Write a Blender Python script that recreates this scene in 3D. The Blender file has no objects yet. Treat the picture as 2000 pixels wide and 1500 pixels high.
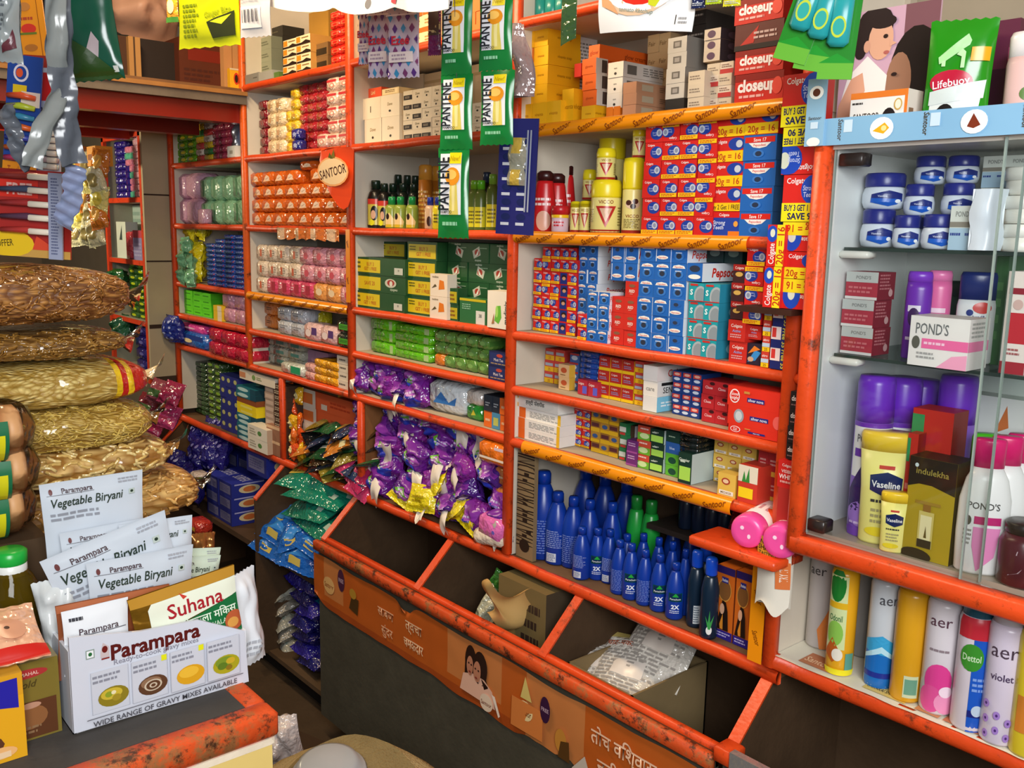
import bpy, bmesh, math, random
from mathutils import Vector, Matrix, geometry, noise
R = random.Random(11)
SC = bpy.context.scene
COL = SC.collection
# ---------------------------------------------------------------- camera
D, HC = 1.4, 1.55
F, YAW, PITCH, ROLL = 1801.5, .86156, .16613, .02102
fw = Vector((-math.sin(YAW)*math.cos(PITCH), math.cos(YAW)*math.cos(PITCH), -math.sin(PITCH)))
rt0 = Vector((math.cos(YAW), math.sin(YAW), 0)); up0 = rt0.cross(fw)
rt = math.cos(ROLL)*rt0 + math.sin(ROLL)*up0
up = -math.sin(ROLL)*rt0 + math.cos(ROLL)*up0
cam = bpy.data.cameras.new('camera'); camo = bpy.data.objects.new('camera', cam); COL.objects.link(camo)
cam.sensor_width = 36; cam.lens = 36*F/2000; cam.clip_start = .01
m = Matrix((rt, up, -fw)).transposed().to_4x4(); m.translation = (0, -D, HC)
camo.matrix_world = m; SC.camera = camo
# ---------------------------------------------------------------- light
SC.view_settings.view_transform = 'Standard'; SC.view_settings.look = 'None'
SC.view_settings.exposure = -.06; SC.view_settings.gamma = 1
W = bpy.data.worlds.new('daylight'); SC.world = W; W.use_nodes = True
bg = W.node_tree.nodes['Background']; bg.inputs[0].default_value = (.84, .93, 1.0, 1); bg.inputs[1].default_value = .2
def light(name, typ, loc, target, power, col, size=None, size_y=None):
    l = bpy.data.lights.new(name, typ); l.energy = power; l.color = col
    if typ == 'AREA':
        l.shape = 'RECTANGLE'; l.size = size; l.size_y = size_y
    elif size: l.shadow_soft_size = size
    o = bpy.data.objects.new(name, l); COL.objects.link(o); o.location = loc
    o.rotation_euler = (Vector(target)-Vector(loc)).to_track_quat('-Z', 'Y').to_euler()
    return o
light('tube_lamp_light', 'AREA', (-2.1, -.75, 2.55), (-2.0, 0, 1.6), 30, (1, .76, .48), 1.3, .05)
light('shop_front_daylight', 'AREA', (.5, -1.5, 1.95), (-.7, 0, 1.35), 54, (.96, .985, 1), .9, .9)
light('back_room_bulb', 'POINT', (-4.05, -.85, 1.72), (-5.2, 0, 0), 24, (1, .86, .58), .04)
# ---------------------------------------------------------------- pixel rays (photo 2000x1500) to points at a real depth
def ray(px, py): return fw*F + rt*(px-1000) - up*(py-750)
CAM = Vector((0, -D, HC))
def ay(px, py, y=0.):
    d = ray(px, py); return CAM + d*((y+D)/d.y)
def az(px, py, z):
    d = ray(px, py); return CAM + d*((z-HC)/d.z)
def ax(px, py, x):
    d = ray(px, py); return CAM + d*(x/d.x)
def ad(px, py, dist):
    d = ray(px, py); return CAM + d*(dist/F)
# ---------------------------------------------------------------- materials
def lin(h):
    if isinstance(h, str):
        c = [int(h[i:i+2], 16)/255 for i in (0, 2, 4)]
    else: c = h
    return tuple(x/12.92 if x <= .04045 else ((x+.055)/1.055)**2.4 for x in c)+(1,)
MC = {}
KIND = {  # rough, spec, bump, bump scale, mottling
 'card': (.48, .4, .04, 60, .10), 'gloss': (.28, .5, .02, 40, .06), 'film': (.13, .9, 1, 55, .06), 'wrap': (.11, .9, 1, 42, .05),
 'pl': (.3, .5, .01, 30, .05), 'print': (.42, .35, 0, 30, 0), 'paint': (.38, .45, .12, 90, .25), 'worn': (.5, .4, .2, 70, .3), 'wood': (.7, .25, .2, 50, .3),
 'wall': (.75, .2, .1, 30, .12), 'soft': (.2, .6, .22, 14, .03), 'foil': (.24, .5, .3, 45, .05), 'cloth': (.9, .1, .8, 190, .35)}
def mat(h, kind='card'):
    k = (h, kind)
    if k in MC: return MC[k]
    m = bpy.data.materials.new(kind+'_'+str(h)); m.use_nodes = True; n = m.node_tree.nodes; L = m.node_tree.links
    b = n['Principled BSDF']; ro, sp, bu, bs, mo = KIND[kind]
    c = lin(h); b.inputs['Base Color'].default_value = c; b.inputs['Roughness'].default_value = ro
    b.inputs['Specular IOR Level'].default_value = sp
    if kind == 'foil': b.inputs['Metallic'].default_value = .75
    tc = n.new('ShaderNodeTexCoord')
    if mo:
        nz = n.new('ShaderNodeTexNoise'); nz.inputs['Scale'].default_value = 9 if mo < .2 else 14; nz.inputs['Detail'].default_value = 4
        L.new(tc.outputs['Object'], nz.inputs['Vector'])
        mx = n.new('ShaderNodeMix'); mx.data_type = 'RGBA'
        mx.inputs[6].default_value = tuple(x*(1-mo) for x in c[:3])+(1,); mx.inputs[7].default_value = tuple(min(1, x*(1+mo)) for x in c[:3])+(1,)
        L.new(nz.outputs[0], mx.inputs[0]); L.new(mx.outputs[2], b.inputs['Base Color'])
    if bu:
        n2 = n.new('ShaderNodeTexNoise'); n2.inputs['Scale'].default_value = bs; n2.inputs['Detail'].default_value = 2
        L.new(tc.outputs['Object'], n2.inputs['Vector'])
        bp = n.new('ShaderNodeBump'); bp.inputs['Strength'].default_value = bu; bp.inputs['Distance'].default_value = .011 if kind in ('film', 'wrap') else .006
        L.new(n2.outputs[0], bp.inputs['Height']); L.new(bp.outputs[0], b.inputs['Normal'])
    if kind in ('paint', 'worn'):   # chips and ingrained dirt in the paint
        last = mx.outputs[2]
        for lo, hi, cc, sc in (((.55, .68, '5a2a16', 23),) if kind == 'paint' else ((.5, .6, 'a0683c', 14), (.53, .62, '4a2a18', 31))):
            n3 = n.new('ShaderNodeTexNoise'); n3.inputs['Scale'].default_value = sc; n3.inputs['Detail'].default_value = 8; n3.inputs['Roughness'].default_value = .78
            L.new(tc.outputs['Object'], n3.inputs['Vector']); cr = n.new('ShaderNodeValToRGB'); cr.color_ramp.elements[0].position = lo; cr.color_ramp.elements[1].position = hi
            L.new(n3.outputs[0], cr.inputs[0]); m2 = n.new('ShaderNodeMix'); m2.data_type = 'RGBA'; m2.inputs[7].default_value = lin(cc)
            L.new(last, m2.inputs[6]); L.new(cr.outputs[0], m2.inputs[0]); last = m2.outputs[2]
        L.new(last, b.inputs['Base Color'])
    MC[k] = m; return m
def clear(name, tint=(1, 1, 1), refl=.5, rough=.03):
    if name in MC: return MC[name]
    m = bpy.data.materials.new(name); m.use_nodes = True; n = m.node_tree.nodes; L = m.node_tree.links
    n.clear(); o = n.new('ShaderNodeOutputMaterial'); t = n.new('ShaderNodeBsdfTransparent'); g = n.new('ShaderNodeBsdfGlossy')
    t.inputs[0].default_value = tint+(1,); g.inputs['Roughness'].default_value = rough
    fr = n.new('ShaderNodeFresnel'); fr.inputs[0].default_value = 1.45
    mu = n.new('ShaderNodeMath'); mu.operation = 'MULTIPLY'; mu.inputs[1].default_value = refl
    mx = n.new('ShaderNodeMixShader'); L.new(fr.outputs[0], mu.inputs[0]); L.new(mu.outputs[0], mx.inputs[0])
    L.new(t.outputs[0], mx.inputs[1]); L.new(g.outputs[0], mx.inputs[2]); L.new(mx.outputs[0], o.inputs[0])
    if rough > .05:
        tc = n.new('ShaderNodeTexCoord'); nz = n.new('ShaderNodeTexNoise'); nz.inputs['Scale'].default_value = 30
        bp = n.new('ShaderNodeBump'); bp.inputs['Strength'].default_value = .8; bp.inputs['Distance'].default_value = .01
        L.new(tc.outputs['Object'], nz.inputs['Vector']); L.new(nz.outputs[0], bp.inputs['Height'])
        L.new(bp.outputs[0], g.inputs['Normal']); L.new(bp.outputs[0], fr.inputs['Normal'])
    MC[name] = m; return m
# ---------------------------------------------------------------- mesh building
class MB:
    def __init__(s): s.v = []; s.f = []; s.m = []; s.sm = []; s.slots = []
    def mi(s, m):
        if m not in s.slots: s.slots.append(m)
        return s.slots.index(m)
    def add(s, vs, fs, m, smooth=False, xf=None):
        o = len(s.v); k = s.mi(m)
        s.v += [tuple(xf @ Vector(p)) if xf else tuple(p) for p in vs]
        for f in fs: s.f.append([i+o for i in f]); s.m.append(k); s.sm.append(smooth)
    def box(s, a, b, m, xf=None, top=None, side=None, bev=0):
        x0, y0, z0 = a; x1, y1, z1 = b
        if bev:
            vs = []
            for z, e in ((z0, bev), (z0+bev, 0), (z1-bev, 0), (z1, bev)):
                e2 = bev if e == 0 else bev
                for (x, y) in ((x0+e2, y0), (x1-e2, y0), (x1, y0+e2), (x1, y1-e2), (x1-e2, y1), (x0+e2, y1), (x0, y1-e2), (x0, y0+e2)):
                    cx, cy = (x0+x1)/2, (y0+y1)/2
                    if e: x += math.copysign(min(e, abs(x-cx)), cx-x); y += math.copysign(min(e, abs(y-cy)), cy-y)
                    vs.append((x, y, z))
            fs = [list(range(7, -1, -1)), list(range(24, 32))]
            for k in range(3):
                for i in range(8): fs.append([k*8+i, k*8+(i+1) % 8, k*8+8+(i+1) % 8, k*8+8+i])
            s.add(vs, fs, m, True, xf); return
        vs = [(x0, y0, z0), (x1, y0, z0), (x1, y1, z0), (x0, y1, z0), (x0, y0, z1), (x1, y0, z1), (x1, y1, z1), (x0, y1, z1)]
        s.add(vs, [(0, 1, 5, 4), (0, 3, 2, 1)], m, False, xf)
        s.add(vs, [(1, 2, 6, 5), (2, 3, 7, 6), (3, 0, 4, 7)], side or m, False, xf)
        s.add(vs, [(4, 5, 6, 7)], top or m, False, xf)
    def tube(s, pts, r, m, n=6, closed=False):
        pts = [Vector(p) for p in pts]; vs = []; fs = []
        for i, p in enumerate(pts):
            a = pts[max(0, i-1)]; b = pts[min(len(pts)-1, i+1)]; t = (b-a).normalized()
            u = t.orthogonal().normalized() if i == 0 else (u - t*u.dot(t)).normalized()
            w = t.cross(u); rr = r[i] if isinstance(r, (list, tuple)) else r
            for k in range(n):
                q = 2*math.pi*k/n; vs.append(p + u*rr*math.cos(q) + w*rr*math.sin(q))
        for i in range(len(pts)-1):
            for k in range(n): fs.append((i*n+k, i*n+(k+1) % n, (i+1)*n+(k+1) % n, (i+1)*n+k))
        fs.append(tuple(range(n-1, -1, -1))); fs.append(tuple(range((len(pts)-1)*n, len(pts)*n)))
        s.add(vs, fs, m, True)
    def lathe(s, prof, m, n=20, sx=1, sy=1, z=0, smooth=True):
        vs = []; fs = []
        for (r, zz) in prof:
            for k in range(n):
                q = 2*math.pi*k/n; vs.append((r*sx*math.cos(q), r*sy*math.sin(q), zz+z))
        for i in range(len(prof)-1):
            for k in range(n): fs.append((i*n+k, i*n+(k+1) % n, (i+1)*n+(k+1) % n, (i+1)*n+k))
        fs.append(tuple(range(n-1, -1, -1))); fs.append(tuple(range((len(prof)-1)*n, len(prof)*n)))
        s.add(vs, fs, m, smooth)
    def grid(s, fn, nu, nv, m, smooth=True, mf=None):
        vs = [fn(i/nu, j/nv) for j in range(nv+1) for i in range(nu+1)]
        for j in range(nv):
            for i in range(nu):
                a = j*(nu+1)+i
                s.f.append([x+len(s.v) for x in (a, a+1, a+nu+2, a+nu+1)])
                s.m.append(s.mi(mf((i+.5)/nu, (j+.5)/nv) if mf else m)); s.sm.append(smooth)
        s.v += [tuple(v) for v in vs]
    def mesh(s, name):
        me = bpy.data.meshes.new(name); me.from_pydata(s.v, [], s.f)
        for m in s.slots: me.materials.append(m)
        me.polygons.foreach_set('material_index', s.m); me.polygons.foreach_set('use_smooth', s.sm)
        me.update(); return me
    def obj(s, name, parent=None, loc=(0, 0, 0)): return link(s.mesh(name), name, parent, loc)
def link(me, name, parent=None, loc=(0, 0, 0), rot=(0, 0, 0)):
    o = bpy.data.objects.new(name, me); COL.objects.link(o); o.parent = parent; o.location = loc; o.rotation_euler = rot
    return o
USED = set()
def tag(o, label, cat, group=None, kind=None):
    if kind != 'structure':
        w = label.split()
        if len(w) > 16 or len(w) < 4: print('LABELLEN', len(w), label)
        if label in USED: print('DUPLABEL', label)
        USED.add(label)
    o['label'] = label; o['category'] = cat
    if group: o['group'] = group
    if kind: o['kind'] = kind
    return o
def struct(o, label=None):
    o['kind'] = 'structure'
    if label: o['label'] = label
    return o
def empty(name, loc, label, cat, group=None, rot=(0, 0, 0)):
    o = bpy.data.objects.new(name, None); COL.objects.link(o); o.location = loc; o.rotation_euler = rot; o.empty_display_size = .05
    return tag(o, label, cat, group)
# ---------------------------------------------------------------- printed artwork: flat shapes laid on a face by a mapping (u,v,lift)->point
TX = {}
def textmesh(t, bold=.0, shear=0.):
    k = (t, bold, shear)
    if k not in TX:
        cu = bpy.data.curves.new('lettering', 'FONT'); cu.body = t; cu.resolution_u = 2; cu.offset = bold; cu.shear = shear
        ob = bpy.data.objects.new('lettering', cu); me = bpy.data.meshes.new_from_object(ob)
        vs = [(v.co.x, v.co.y) for v in me.vertices]; fs = [tuple(p.vertices) for p in me.polygons]
        bpy.data.objects.remove(ob); bpy.data.curves.remove(cu); bpy.data.meshes.remove(me)
        xs = [v[0] for v in vs] or [0]; ys = [v[1] for v in vs] or [0]
        x0, x1 = min(xs), max(xs)
        TX[k] = ([(x-(x0+x1)/2, y-.36) for x, y in vs], fs, x1-x0)
    return TX[k]
def art(mb, decals, mp, Wd, Hd, kind='print', sub=1, eps=.00035):
    """decals in face fractions; mp(u_metres_from_left, v_metres_from_bottom, lift)"""
    for i, d in enumerate(decals):
        e = eps*(1+.5*i); t = d[0]; fl = []
        def put(vs, fs, col, kd=kind):
            vs = [(min(max(x, 0), Wd), min(max(y, 0), Hd)) for x, y in vs]
            mb.add([mp(x, y, e) for x, y in vs], fs, mat(col, kd), sub > 1)
        if t == 'r':
            x0, y0, x1, y1 = d[1]*Wd, d[2]*Hd, d[3]*Wd, d[4]*Hd; nu = sub if abs(x1-x0) > .15*Wd else max(1, sub//2); nv = sub if abs(y1-y0) > .15*Hd else 1
            vs = [(x0+(x1-x0)*a/nu, y0+(y1-y0)*b/nv) for b in range(nv+1) for a in range(nu+1)]
            put(vs, [(b*(nu+1)+a, b*(nu+1)+a+1, (b+1)*(nu+1)+a+1, (b+1)*(nu+1)+a) for b in range(nv) for a in range(nu)], d[5])
        elif t == 'e':
            cx, cy, rx, ry = d[1]*Wd, d[2]*Hd, d[3]*Wd, d[4]*Hd; n = 18 if Wd > .02 else 12; rings = max(1, sub//2)
            vs = [(cx, cy)]; fs = []
            for g in range(1, rings+1):
                for k in range(n): q = 2*math.pi*k/n; vs.append((cx+rx*g/rings*math.cos(q), cy+ry*g/rings*math.sin(q)))
            for k in range(n):
                fs.append((0, 1+k, 1+(k+1) % n))
                for g in range(1, rings): a = 1+(g-1)*n; fs.append((a+k, a+n+k, a+n+(k+1) % n, a+(k+1) % n))
            put(vs, fs, d[5])
        elif t == 'p':
            pts = [(x*Wd, y*Hd) for x, y in d[1]]
            tr = geometry.tessellate_polygon([[Vector((x, y, 0)) for x, y in pts]])
            ar = sum(pts[i][0]*pts[(i+1) % len(pts)][1]-pts[(i+1) % len(pts)][0]*pts[i][1] for i in range(len(pts)))
            vs = list(pts); fs = []
            for f in tr:
                a, b, c = (pts[k] for k in f)
                fs.append(f if (b[0]-a[0])*(c[1]-a[1])-(b[1]-a[1])*(c[0]-a[0]) > 0 else (f[0], f[2], f[1]))
            if sub > 1:
                thr = max(Wd, Hd)/(16 if sub > 7 else 8)
                for _ in range(6 if sub > 7 else 3):
                    nf = []
                    if max(math.dist(vs[f[a]], vs[f[(a+1) % 3]]) for f in fs for a in range(3)) < thr: break
                    for f in fs:
                        if max(math.dist(vs[f[a]], vs[f[(a+1) % 3]]) for a in range(3)) < thr: nf.append(f); continue
                        A, B, Cc = (vs[k] for k in f); o = len(vs)
                        vs += [((A[0]+B[0])/2, (A[1]+B[1])/2), ((B[0]+Cc[0])/2, (B[1]+Cc[1])/2), ((A[0]+Cc[0])/2, (A[1]+Cc[1])/2)]
                        nf += [(f[0], o, o+2), (o, f[1], o+1), (o+2, o+1, f[2]), (o, o+1, o+2)]
                    fs = nf
            put(vs, fs, d[2])
        elif t == 't':   # text: string, cx, cy, height fraction, colour, opts
            op = d[6] if len(d) > 6 else {}
            vs, fs, w = textmesh(d[1], op.get('b', .012), op.get('i', 0)); h = d[4]*Hd/.72
            rot = op.get('rot', 0); lim = op.get('fit', .96)*(Hd if abs(rot) == 90 else Wd)
            sx = h if not w else min(h, lim/w); c, s_ = math.cos(math.radians(rot)), math.sin(math.radians(rot))
            o2 = []
            for x, y in vs:
                x *= sx; y *= h if not op.get('prop') else sx
                o2.append((d[2]*Wd + c*x - s_*y, d[3]*Hd + s_*x + c*y))
            put(o2, fs, d[5])
        elif t == 'l':   # lines of fine print
            x0, y0, x1, y1 = d[1]*Wd, d[2]*Hd, d[3]*Wd, d[4]*Hd; n = d[5]; st = (y1-y0)/n; rr = random.Random(n*31+int(x0*1e4))
            vs = []; fs = []
            for k in range(n):
                y = y1-(k+.75)*st; x = x0; xe = x0+(x1-x0)*rr.uniform(.7, 1)
                while x < xe-.02*(x1-x0):
                    w = min((x1-x0)*rr.uniform(.08, .22), xe-x); o = len(vs)
                    vs += [(x, y), (x+w, y), (x+w, y+st*.5), (x, y+st*.5)]; fs.append((o, o+1, o+2, o+3)); x += w+(x1-x0)*.035
            put(vs, fs, d[6])
def carton(w, d, h, base, front=(), side=(), top=(), sidec=None, topc=None, kind='card', left=(), name='carton', bev=0, pk='print'):
    """origin at the base centre, front towards -Y; side = +X face"""
    mb = MB(); mb.box((-w/2, -d/2, 0), (w/2, d/2, h), mat(base, kind), top=mat(topc or base, kind), side=mat(sidec or base, kind), bev=bev)
    art(mb, front, lambda u, v, e: (-w/2+u, -d/2-e, v), w, h, pk)
    art(mb, side, lambda u, v, e: (w/2+e, -d/2+u, v), d, h, pk)
    art(mb, left, lambda u, v, e: (-w/2-e, d/2-u, v), d, h, pk)
    art(mb, top, lambda u, v, e: (-w/2+u, -d/2+v, h+e), w, d, pk)
    return mb.mesh(name)
def soap(w, d, h, base, front=(), name='soap', kind='film', side=()):
    """soft-edged wrapped bar"""
    mb = MB(); b = min(w, d, h)*.16
    mb.box((-w/2, -d/2, 0), (w/2, d/2, h), mat(base, kind), bev=b)
    art(mb, front, lambda u, v, e: (-w/2+b+u*(1-2*b/w), -d/2-e, b+v*(1-2*b/h)), w, h)
    art(mb, side, lambda u, v, e: (w/2+e, -d/2+b+u*(1-2*b/d), b+v*(1-2*b/h)), d, h)
    return mb.mesh(name)
def pouch(w, h, t, base, front=(), back=None, crimp=.05, seed=0, kind='film', wr=.25, zig=True, nu=14, nv=18, colf=None, name='pouch', pk='gloss', pw=.55):
    """pillow pack standing in the XZ plane, facing -Y, origin at the base centre"""
    mb = MB(); rs = seed*7.3+1
    def th(u, v):
        a = max(0., 1-abs(2*u-1)**2.6); vv = (v-crimp)/(1-2*crimp)
        b = max(0., 1-abs(2*vv-1)**3) if 0 < vv < 1 else 0
        q = (a*b)**pw
        return t/2*q*(1+wr*noise.noise(Vector((u*4+rs, v*5, rs)))) + t*.06*wr*noise.noise(Vector((u*9, v*9+rs, 3)))
    def bend(u, v): return t*.25*noise.noise(Vector((u*1.5+rs, v*1.7, 9+rs)))
    def pt(u, v, s, e=0.):
        x = (u-.5)*w*(1-.05*math.sin(math.pi*v)) ; z = v*h
        if zig and (v == 0 or v == 1): z += (h*.008)*(1 if int(round(u*nu)) % 2 else -1)
        return (x, -s*(th(u, v)+.0006+e)+bend(u, v), z)
    mb.grid(lambda u, v: pt(u, v, 1), nu, nv, mat(base, kind), True, (lambda u, v: mat(colf(u, v), kind)) if colf else None)
    mb.grid(lambda u, v: pt(1-u, v, -1), nu, nv, mat(back or base, kind), True)
    art(mb, front, lambda x, z, e: pt(x/w, max(.001, min(.999, z/h)), 1, e*1.6+.0012), w, h, pk, 10)
    return mb.mesh(name)
def cyl_map(rad, prof=None, sx=1, sy=1, W=None, ang0=-90):
    def f(u, v, e):
        r = rad
        if prof:
            r = prof[-1][0]
            for (r0, z0), (r1, z1) in zip(prof, prof[1:]):
                if z0 <= v <= z1 and z1 > z0: r = r0+(r1-r0)*(v-z0)/(z1-z0); break
        q = math.radians(ang0)+(u-W/2)/rad
        return ((r*sx+e)*math.cos(q), (r*sy+e)*math.sin(q), v)
    return f
class Proto:
    """a thing with parts: [(part name, mesh, label or None, parent index or None)]"""
    def __init__(s, name, cat, parts): s.name, s.cat, s.parts = name, cat, parts
    def at(s, loc, label, group=None, rot=(0, 0, 0), scale=1):
        e = empty(s.name, loc, label, s.cat, group, rot); e.scale = (scale,)*3 if not isinstance(scale, tuple) else scale
        made = []
        for p in s.parts:
            o = link(p[1], p[0], made[p[3]] if len(p) > 3 and p[3] is not None else e)
            if len(p) > 2 and p[2]: o['label'] = p[2]
            made.append(o)
        return e
ORD = 'first second third fourth fifth sixth seventh eighth ninth tenth eleventh twelfth thirteenth fourteenth'.split()
def one(me, name, cat, loc, label, group=None, rot=(0, 0, 0), scale=None):
    o = link(me, name, None, loc, rot)
    if scale: o.scale = scale
    return tag(o, label, cat, group)
def G(fn, name, cat, desc, grp, x0, x1, yb, yt, z, y, nx, nz, depth=.1, jx=.0015, skip=(), gap=.985, rz=0., off=(), col0=0, row0=0, mixr=None):
    """a block of stacked packs: photo columns x0..x1 (read at row yb), top row yt, standing on height z with their fronts at depth y"""
    ym = (yb+yt)/2
    X0 = ay(x0, ym, y).x; X1 = ay(x1, ym, y).x
    zt = ay((x0+x1)/2, yt, y).z; w = (X1-X0)/nx
    nzs = nz if isinstance(nz, (list, tuple)) else [nz]*nx
    h = (zt-z)/max(nzs); me = {}
    for i in range(nx):
        for k in range(nzs[i]):
            if (i, k) in skip: continue
            f = fn[(mixr(i, k))] if mixr else fn
            if f not in me: me[f] = f(w*gap, depth, h*.99)
            tot = nx; lab = desc
            if isinstance(desc, dict): lab = desc[mixr(i, k)]
            if tot > 1: lab += ', %s%s from left' % (ORD[i+col0], ' stack' if max(nzs) > 1 else '')
            if max(nzs) > 1:
                n_ = nzs[i]
                lab += ', %s' % ('topmost' if k == n_-1 else 'bottom' if k == 0 and not row0 else ORD[k+row0]+' from bottom')
            j = R.uniform(-jx, jx)
            one(me[f], name, cat, (X0+(i+.5)*w+j, y+depth/2+R.uniform(0, jx*2)+(off[i] if off else 0), z+k*h), lab, grp, (0, 0, rz+R.uniform(-jx, jx)*6))
# ================================================================ the room
ORG = 'de4a1a'; WHT = 'd8cdbb'; DRK = '3a2a20'; GRY = '4a4034'
XL, XA, XB, XC, XD, XR = -3.735, -3.05, -2.352, -1.632, -.886, -.15
def slab(name, a, b, h, kind='wall', label=None):
    mb = MB(); mb.box(a, b, mat(h, kind)); return struct(mb.obj(name), label)
fl = slab('floor', (-7, -3.6, -.05), (1.4, .4, 0), '4a3a2a', 'wood', 'dark worn floor of the narrow aisle')
slab('ceiling', (-7, -3.6, 2.75), (1.4, .4, 2.8), '8a7a68', 'wall')
slab('wall_back', (-7, .3, 0), (1.4, .36, 2.75), 'a89880', 'wall')
slab('wall_left', (-7.05, -3.6, 0), (-7, .36, 2.75), 'a08a70', 'wall')
slab('wall_right', (1.4, -3.6, 0), (1.45, .36, 2.75), 'b0a898', 'wall')
# ================================================================ the shelving wall
PO = mat(ORG, 'paint'); PV = mat('d8501e', 'worn'); PW = mat(WHT, 'wall'); PD = mat('6a4a34', 'wood'); YT = 'f0920c'
wallu = empty('wall_shelving', (-2.3, 0, .75), 'long orange-edged wooden shelving wall filled with packaged goods', 'shelving')
def part(par, name, fn, label=None):
    mb = MB(); fn(mb); o = mb.obj(name, par); o.matrix_parent_inverse = Matrix.Translation(-par.location)
    if label: o['label'] = label
    return o
LV = [2.008, 1.777, 1.545, 1.317, 1.188, 1.062, .767]
def lip(mb, x0, x1, z, m, y=-.012, t=.022, r=.006):
    n = 8; pr = []
    for k in range(n+1):
        q = math.pi*k/n; pr.append((y+r*1.6-r*1.6*math.sin(q), z+.001-t/2+ (t/2)*math.cos(q)))
    pr += [(0.004, z-t+.001), (0.004, z+.001)]
    N = len(pr); nx = max(2, int((x1-x0)/.12)); vs = []
    for i in range(nx+1):
        x = x0+(x1-x0)*i/nx; w = .0012*math.sin(i*2.3+z*50)
        vs += [(x, a, b+w) for a, b in pr]
    fs = [(i*N+k, (i+1)*N+k, (i+1)*N+(k+1) % N, i*N+(k+1) % N) for i in range(nx) for k in range(N)]
    fs += [tuple(range(N-1, -1, -1)), tuple(range(nx*N, nx*N+N))]
    mb.add(vs, fs, m, True)
def tape(par, x0, x1, z, h, y, col, vertical=False):
    """printed paper strip stuck along a shelf edge, the soap name repeated on it"""
    mb = MB(); L = x1-x0
    if vertical:
        mb.box((x0, y-.0012, z), (x1, y, z+h), mat(col, 'gloss'))
        k = int(h/.075); dec = [('t', 'Santoor', .55, (i+.6)/k, .014/h*.8, '7a3a08', {'rot': -70, 'i': .3}) for i in range(k)]
        art(mb, dec, lambda u, v, e: (x0+u, y-.0012-e, z+v), L, h)
    else:
        N = max(2, int(L/.1)); n = 6; vs = []
        def cp(q, ee=0): return (y+.0096-(.0112+ee)*math.sin(q), z-h/2+(h/2+.001+ee)*math.cos(q))
        for i in range(N+1):
            for k in range(n+1):
                a, b = cp(math.pi*k/n); vs.append((x0+L*i/N, a, b))
        mb.add(vs, [(i*(n+1)+k, i*(n+1)+k+1, (i+1)*(n+1)+k+1, (i+1)*(n+1)+k) for i in range(N) for k in range(n)], mat(col, 'gloss'), True)
        k = max(1, int(L/.07))
        for i in range(k):
            ts, tf, tw = textmesh('Santoor', .02, .3); s_ = .017
            c, s2 = math.cos(.3), math.sin(.3); q0 = []
            for xx, yy in ts:
                X, Y = s_*(c*xx-s2*yy), s_*(s2*xx+c*yy); a, b = cp(math.pi/2-Y/(h/2), .0006)
                q0.append((x0+L*(i+.5)/k+X, a, b))
            mb.add(q0, tf, mat('8a4008', 'print'))
    o = mb.obj('printed_tape', par); return o
for i, z in enumerate(LV):
    last = i == 6
    x0 = XL
    segs = [(x0, XD+.012)]
    o = part(wallu, 'shelf', lambda mb: mb.box((x0, .002, z-.021), (XD+.012, .27, z), PD if z < 1.2 else PW, top=mat('b8a890', 'wall') if z > .8 else mat('6e5238', 'wood')))
    def edge(mb):
        lip(mb, x0, XD+.02, z, PO, t=.022 if i < 6 else .026)
    e = part(o, 'shelf_edge', edge); e['label'] = 'orange painted shelf edge'; e.matrix_parent_inverse = Matrix()
    tp = []
    if i == 1: tp = [(-1.585, XD-.01, -.0145)]
    if i == 2: tp = [(-1.62, -.985, -.0145)]
    if i == 5: tp = [(-1.575, -.985, -.0145)]
    if i == 3: tp = [(XA+.01, XB-.01, -.0145)]
    for a, b, y in tp:
        t_ = tape(o, a, b, z+.001, .026 if i != 5 else .03, y-.001, YT); t_['label'] = 'yellow printed paper strip along the shelf edge'
for X, zb, zt in ((XL+.012, .79, 2.3), (XA, 1.045, 2.5), (XB, 1.045, 2.5), (XC, .77, 2.5), (XD, .77, 2.5)):
    o = part(wallu, 'upright', lambda mb: mb.box((X-.009, .002, zb), (X+.009, .27, zt), PW))
    e = part(o, 'upright_edge', lambda mb: mb.box((X-.013, -.014, zb), (X+.013, .004, zt), PO if X != XA else mat('e0601e', 'paint'), bev=.004)); e.matrix_parent_inverse = Matrix()
    e['label'] = 'orange painted front edge'
    if X == XB: tape(o, X-.011, X+.011, 1.33, .21, -.0155, 'e88a18', True)
    if X == XD:
        t_ = tape(wallu, -.925, -.895, .775, .235, -.018, YT, True); t_.parent = o
part(wallu, 'upright', lambda mb: (mb.box((-2.318, -.012, .767), (-2.294, .006, 1.045), PO, bev=.004), mb.box((-2.314, .006, .767), (-2.298, .26, 1.04), mat('8a5a34', 'wood'))), 'short orange post under the shelf of boxes')
part(wallu, 'upright', lambda mb: (mb.box((-2.82, -.012, .767), (-2.796, .006, 1.045), PO, bev=.004), mb.box((-2.816, .1, .767), (-2.8, .26, 1.04), mat('5a4030', 'wood'))), 'short orange post beside dark tall cartons')
part(wallu, 'back_panel', lambda mb: (mb.box((XL, .262, 1.05), (XD+.02, .285, 2.7), mat('b8ab98', 'wall')), mb.box((XL, .262, .75), (XD+.02, .285, 1.05), mat('4a3828', 'wood'))))
part(wallu, 'inner_ledge', lambda mb: mb.box((-1.3, .12, .9), (XD-.01, .26, .912), mat('2c221c', 'wood')), 'dark half-depth board behind the oil bottles')
part(wallu, 'bracket_ledge', lambda mb: mb.box((-1.02, -.09, .985), (XD+.05, .0, 1.003), PO, bev=.003), 'small orange ledge carrying pink talc tins')
part(wallu, 'bracket_ledge', lambda mb: mb.box((-.965, -.062, 1.418), (XD+.03, -.004, 1.428), mat('3a1d12', 'wood')), 'thin dark ledge under the promotional toothpaste cartons')
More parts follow.
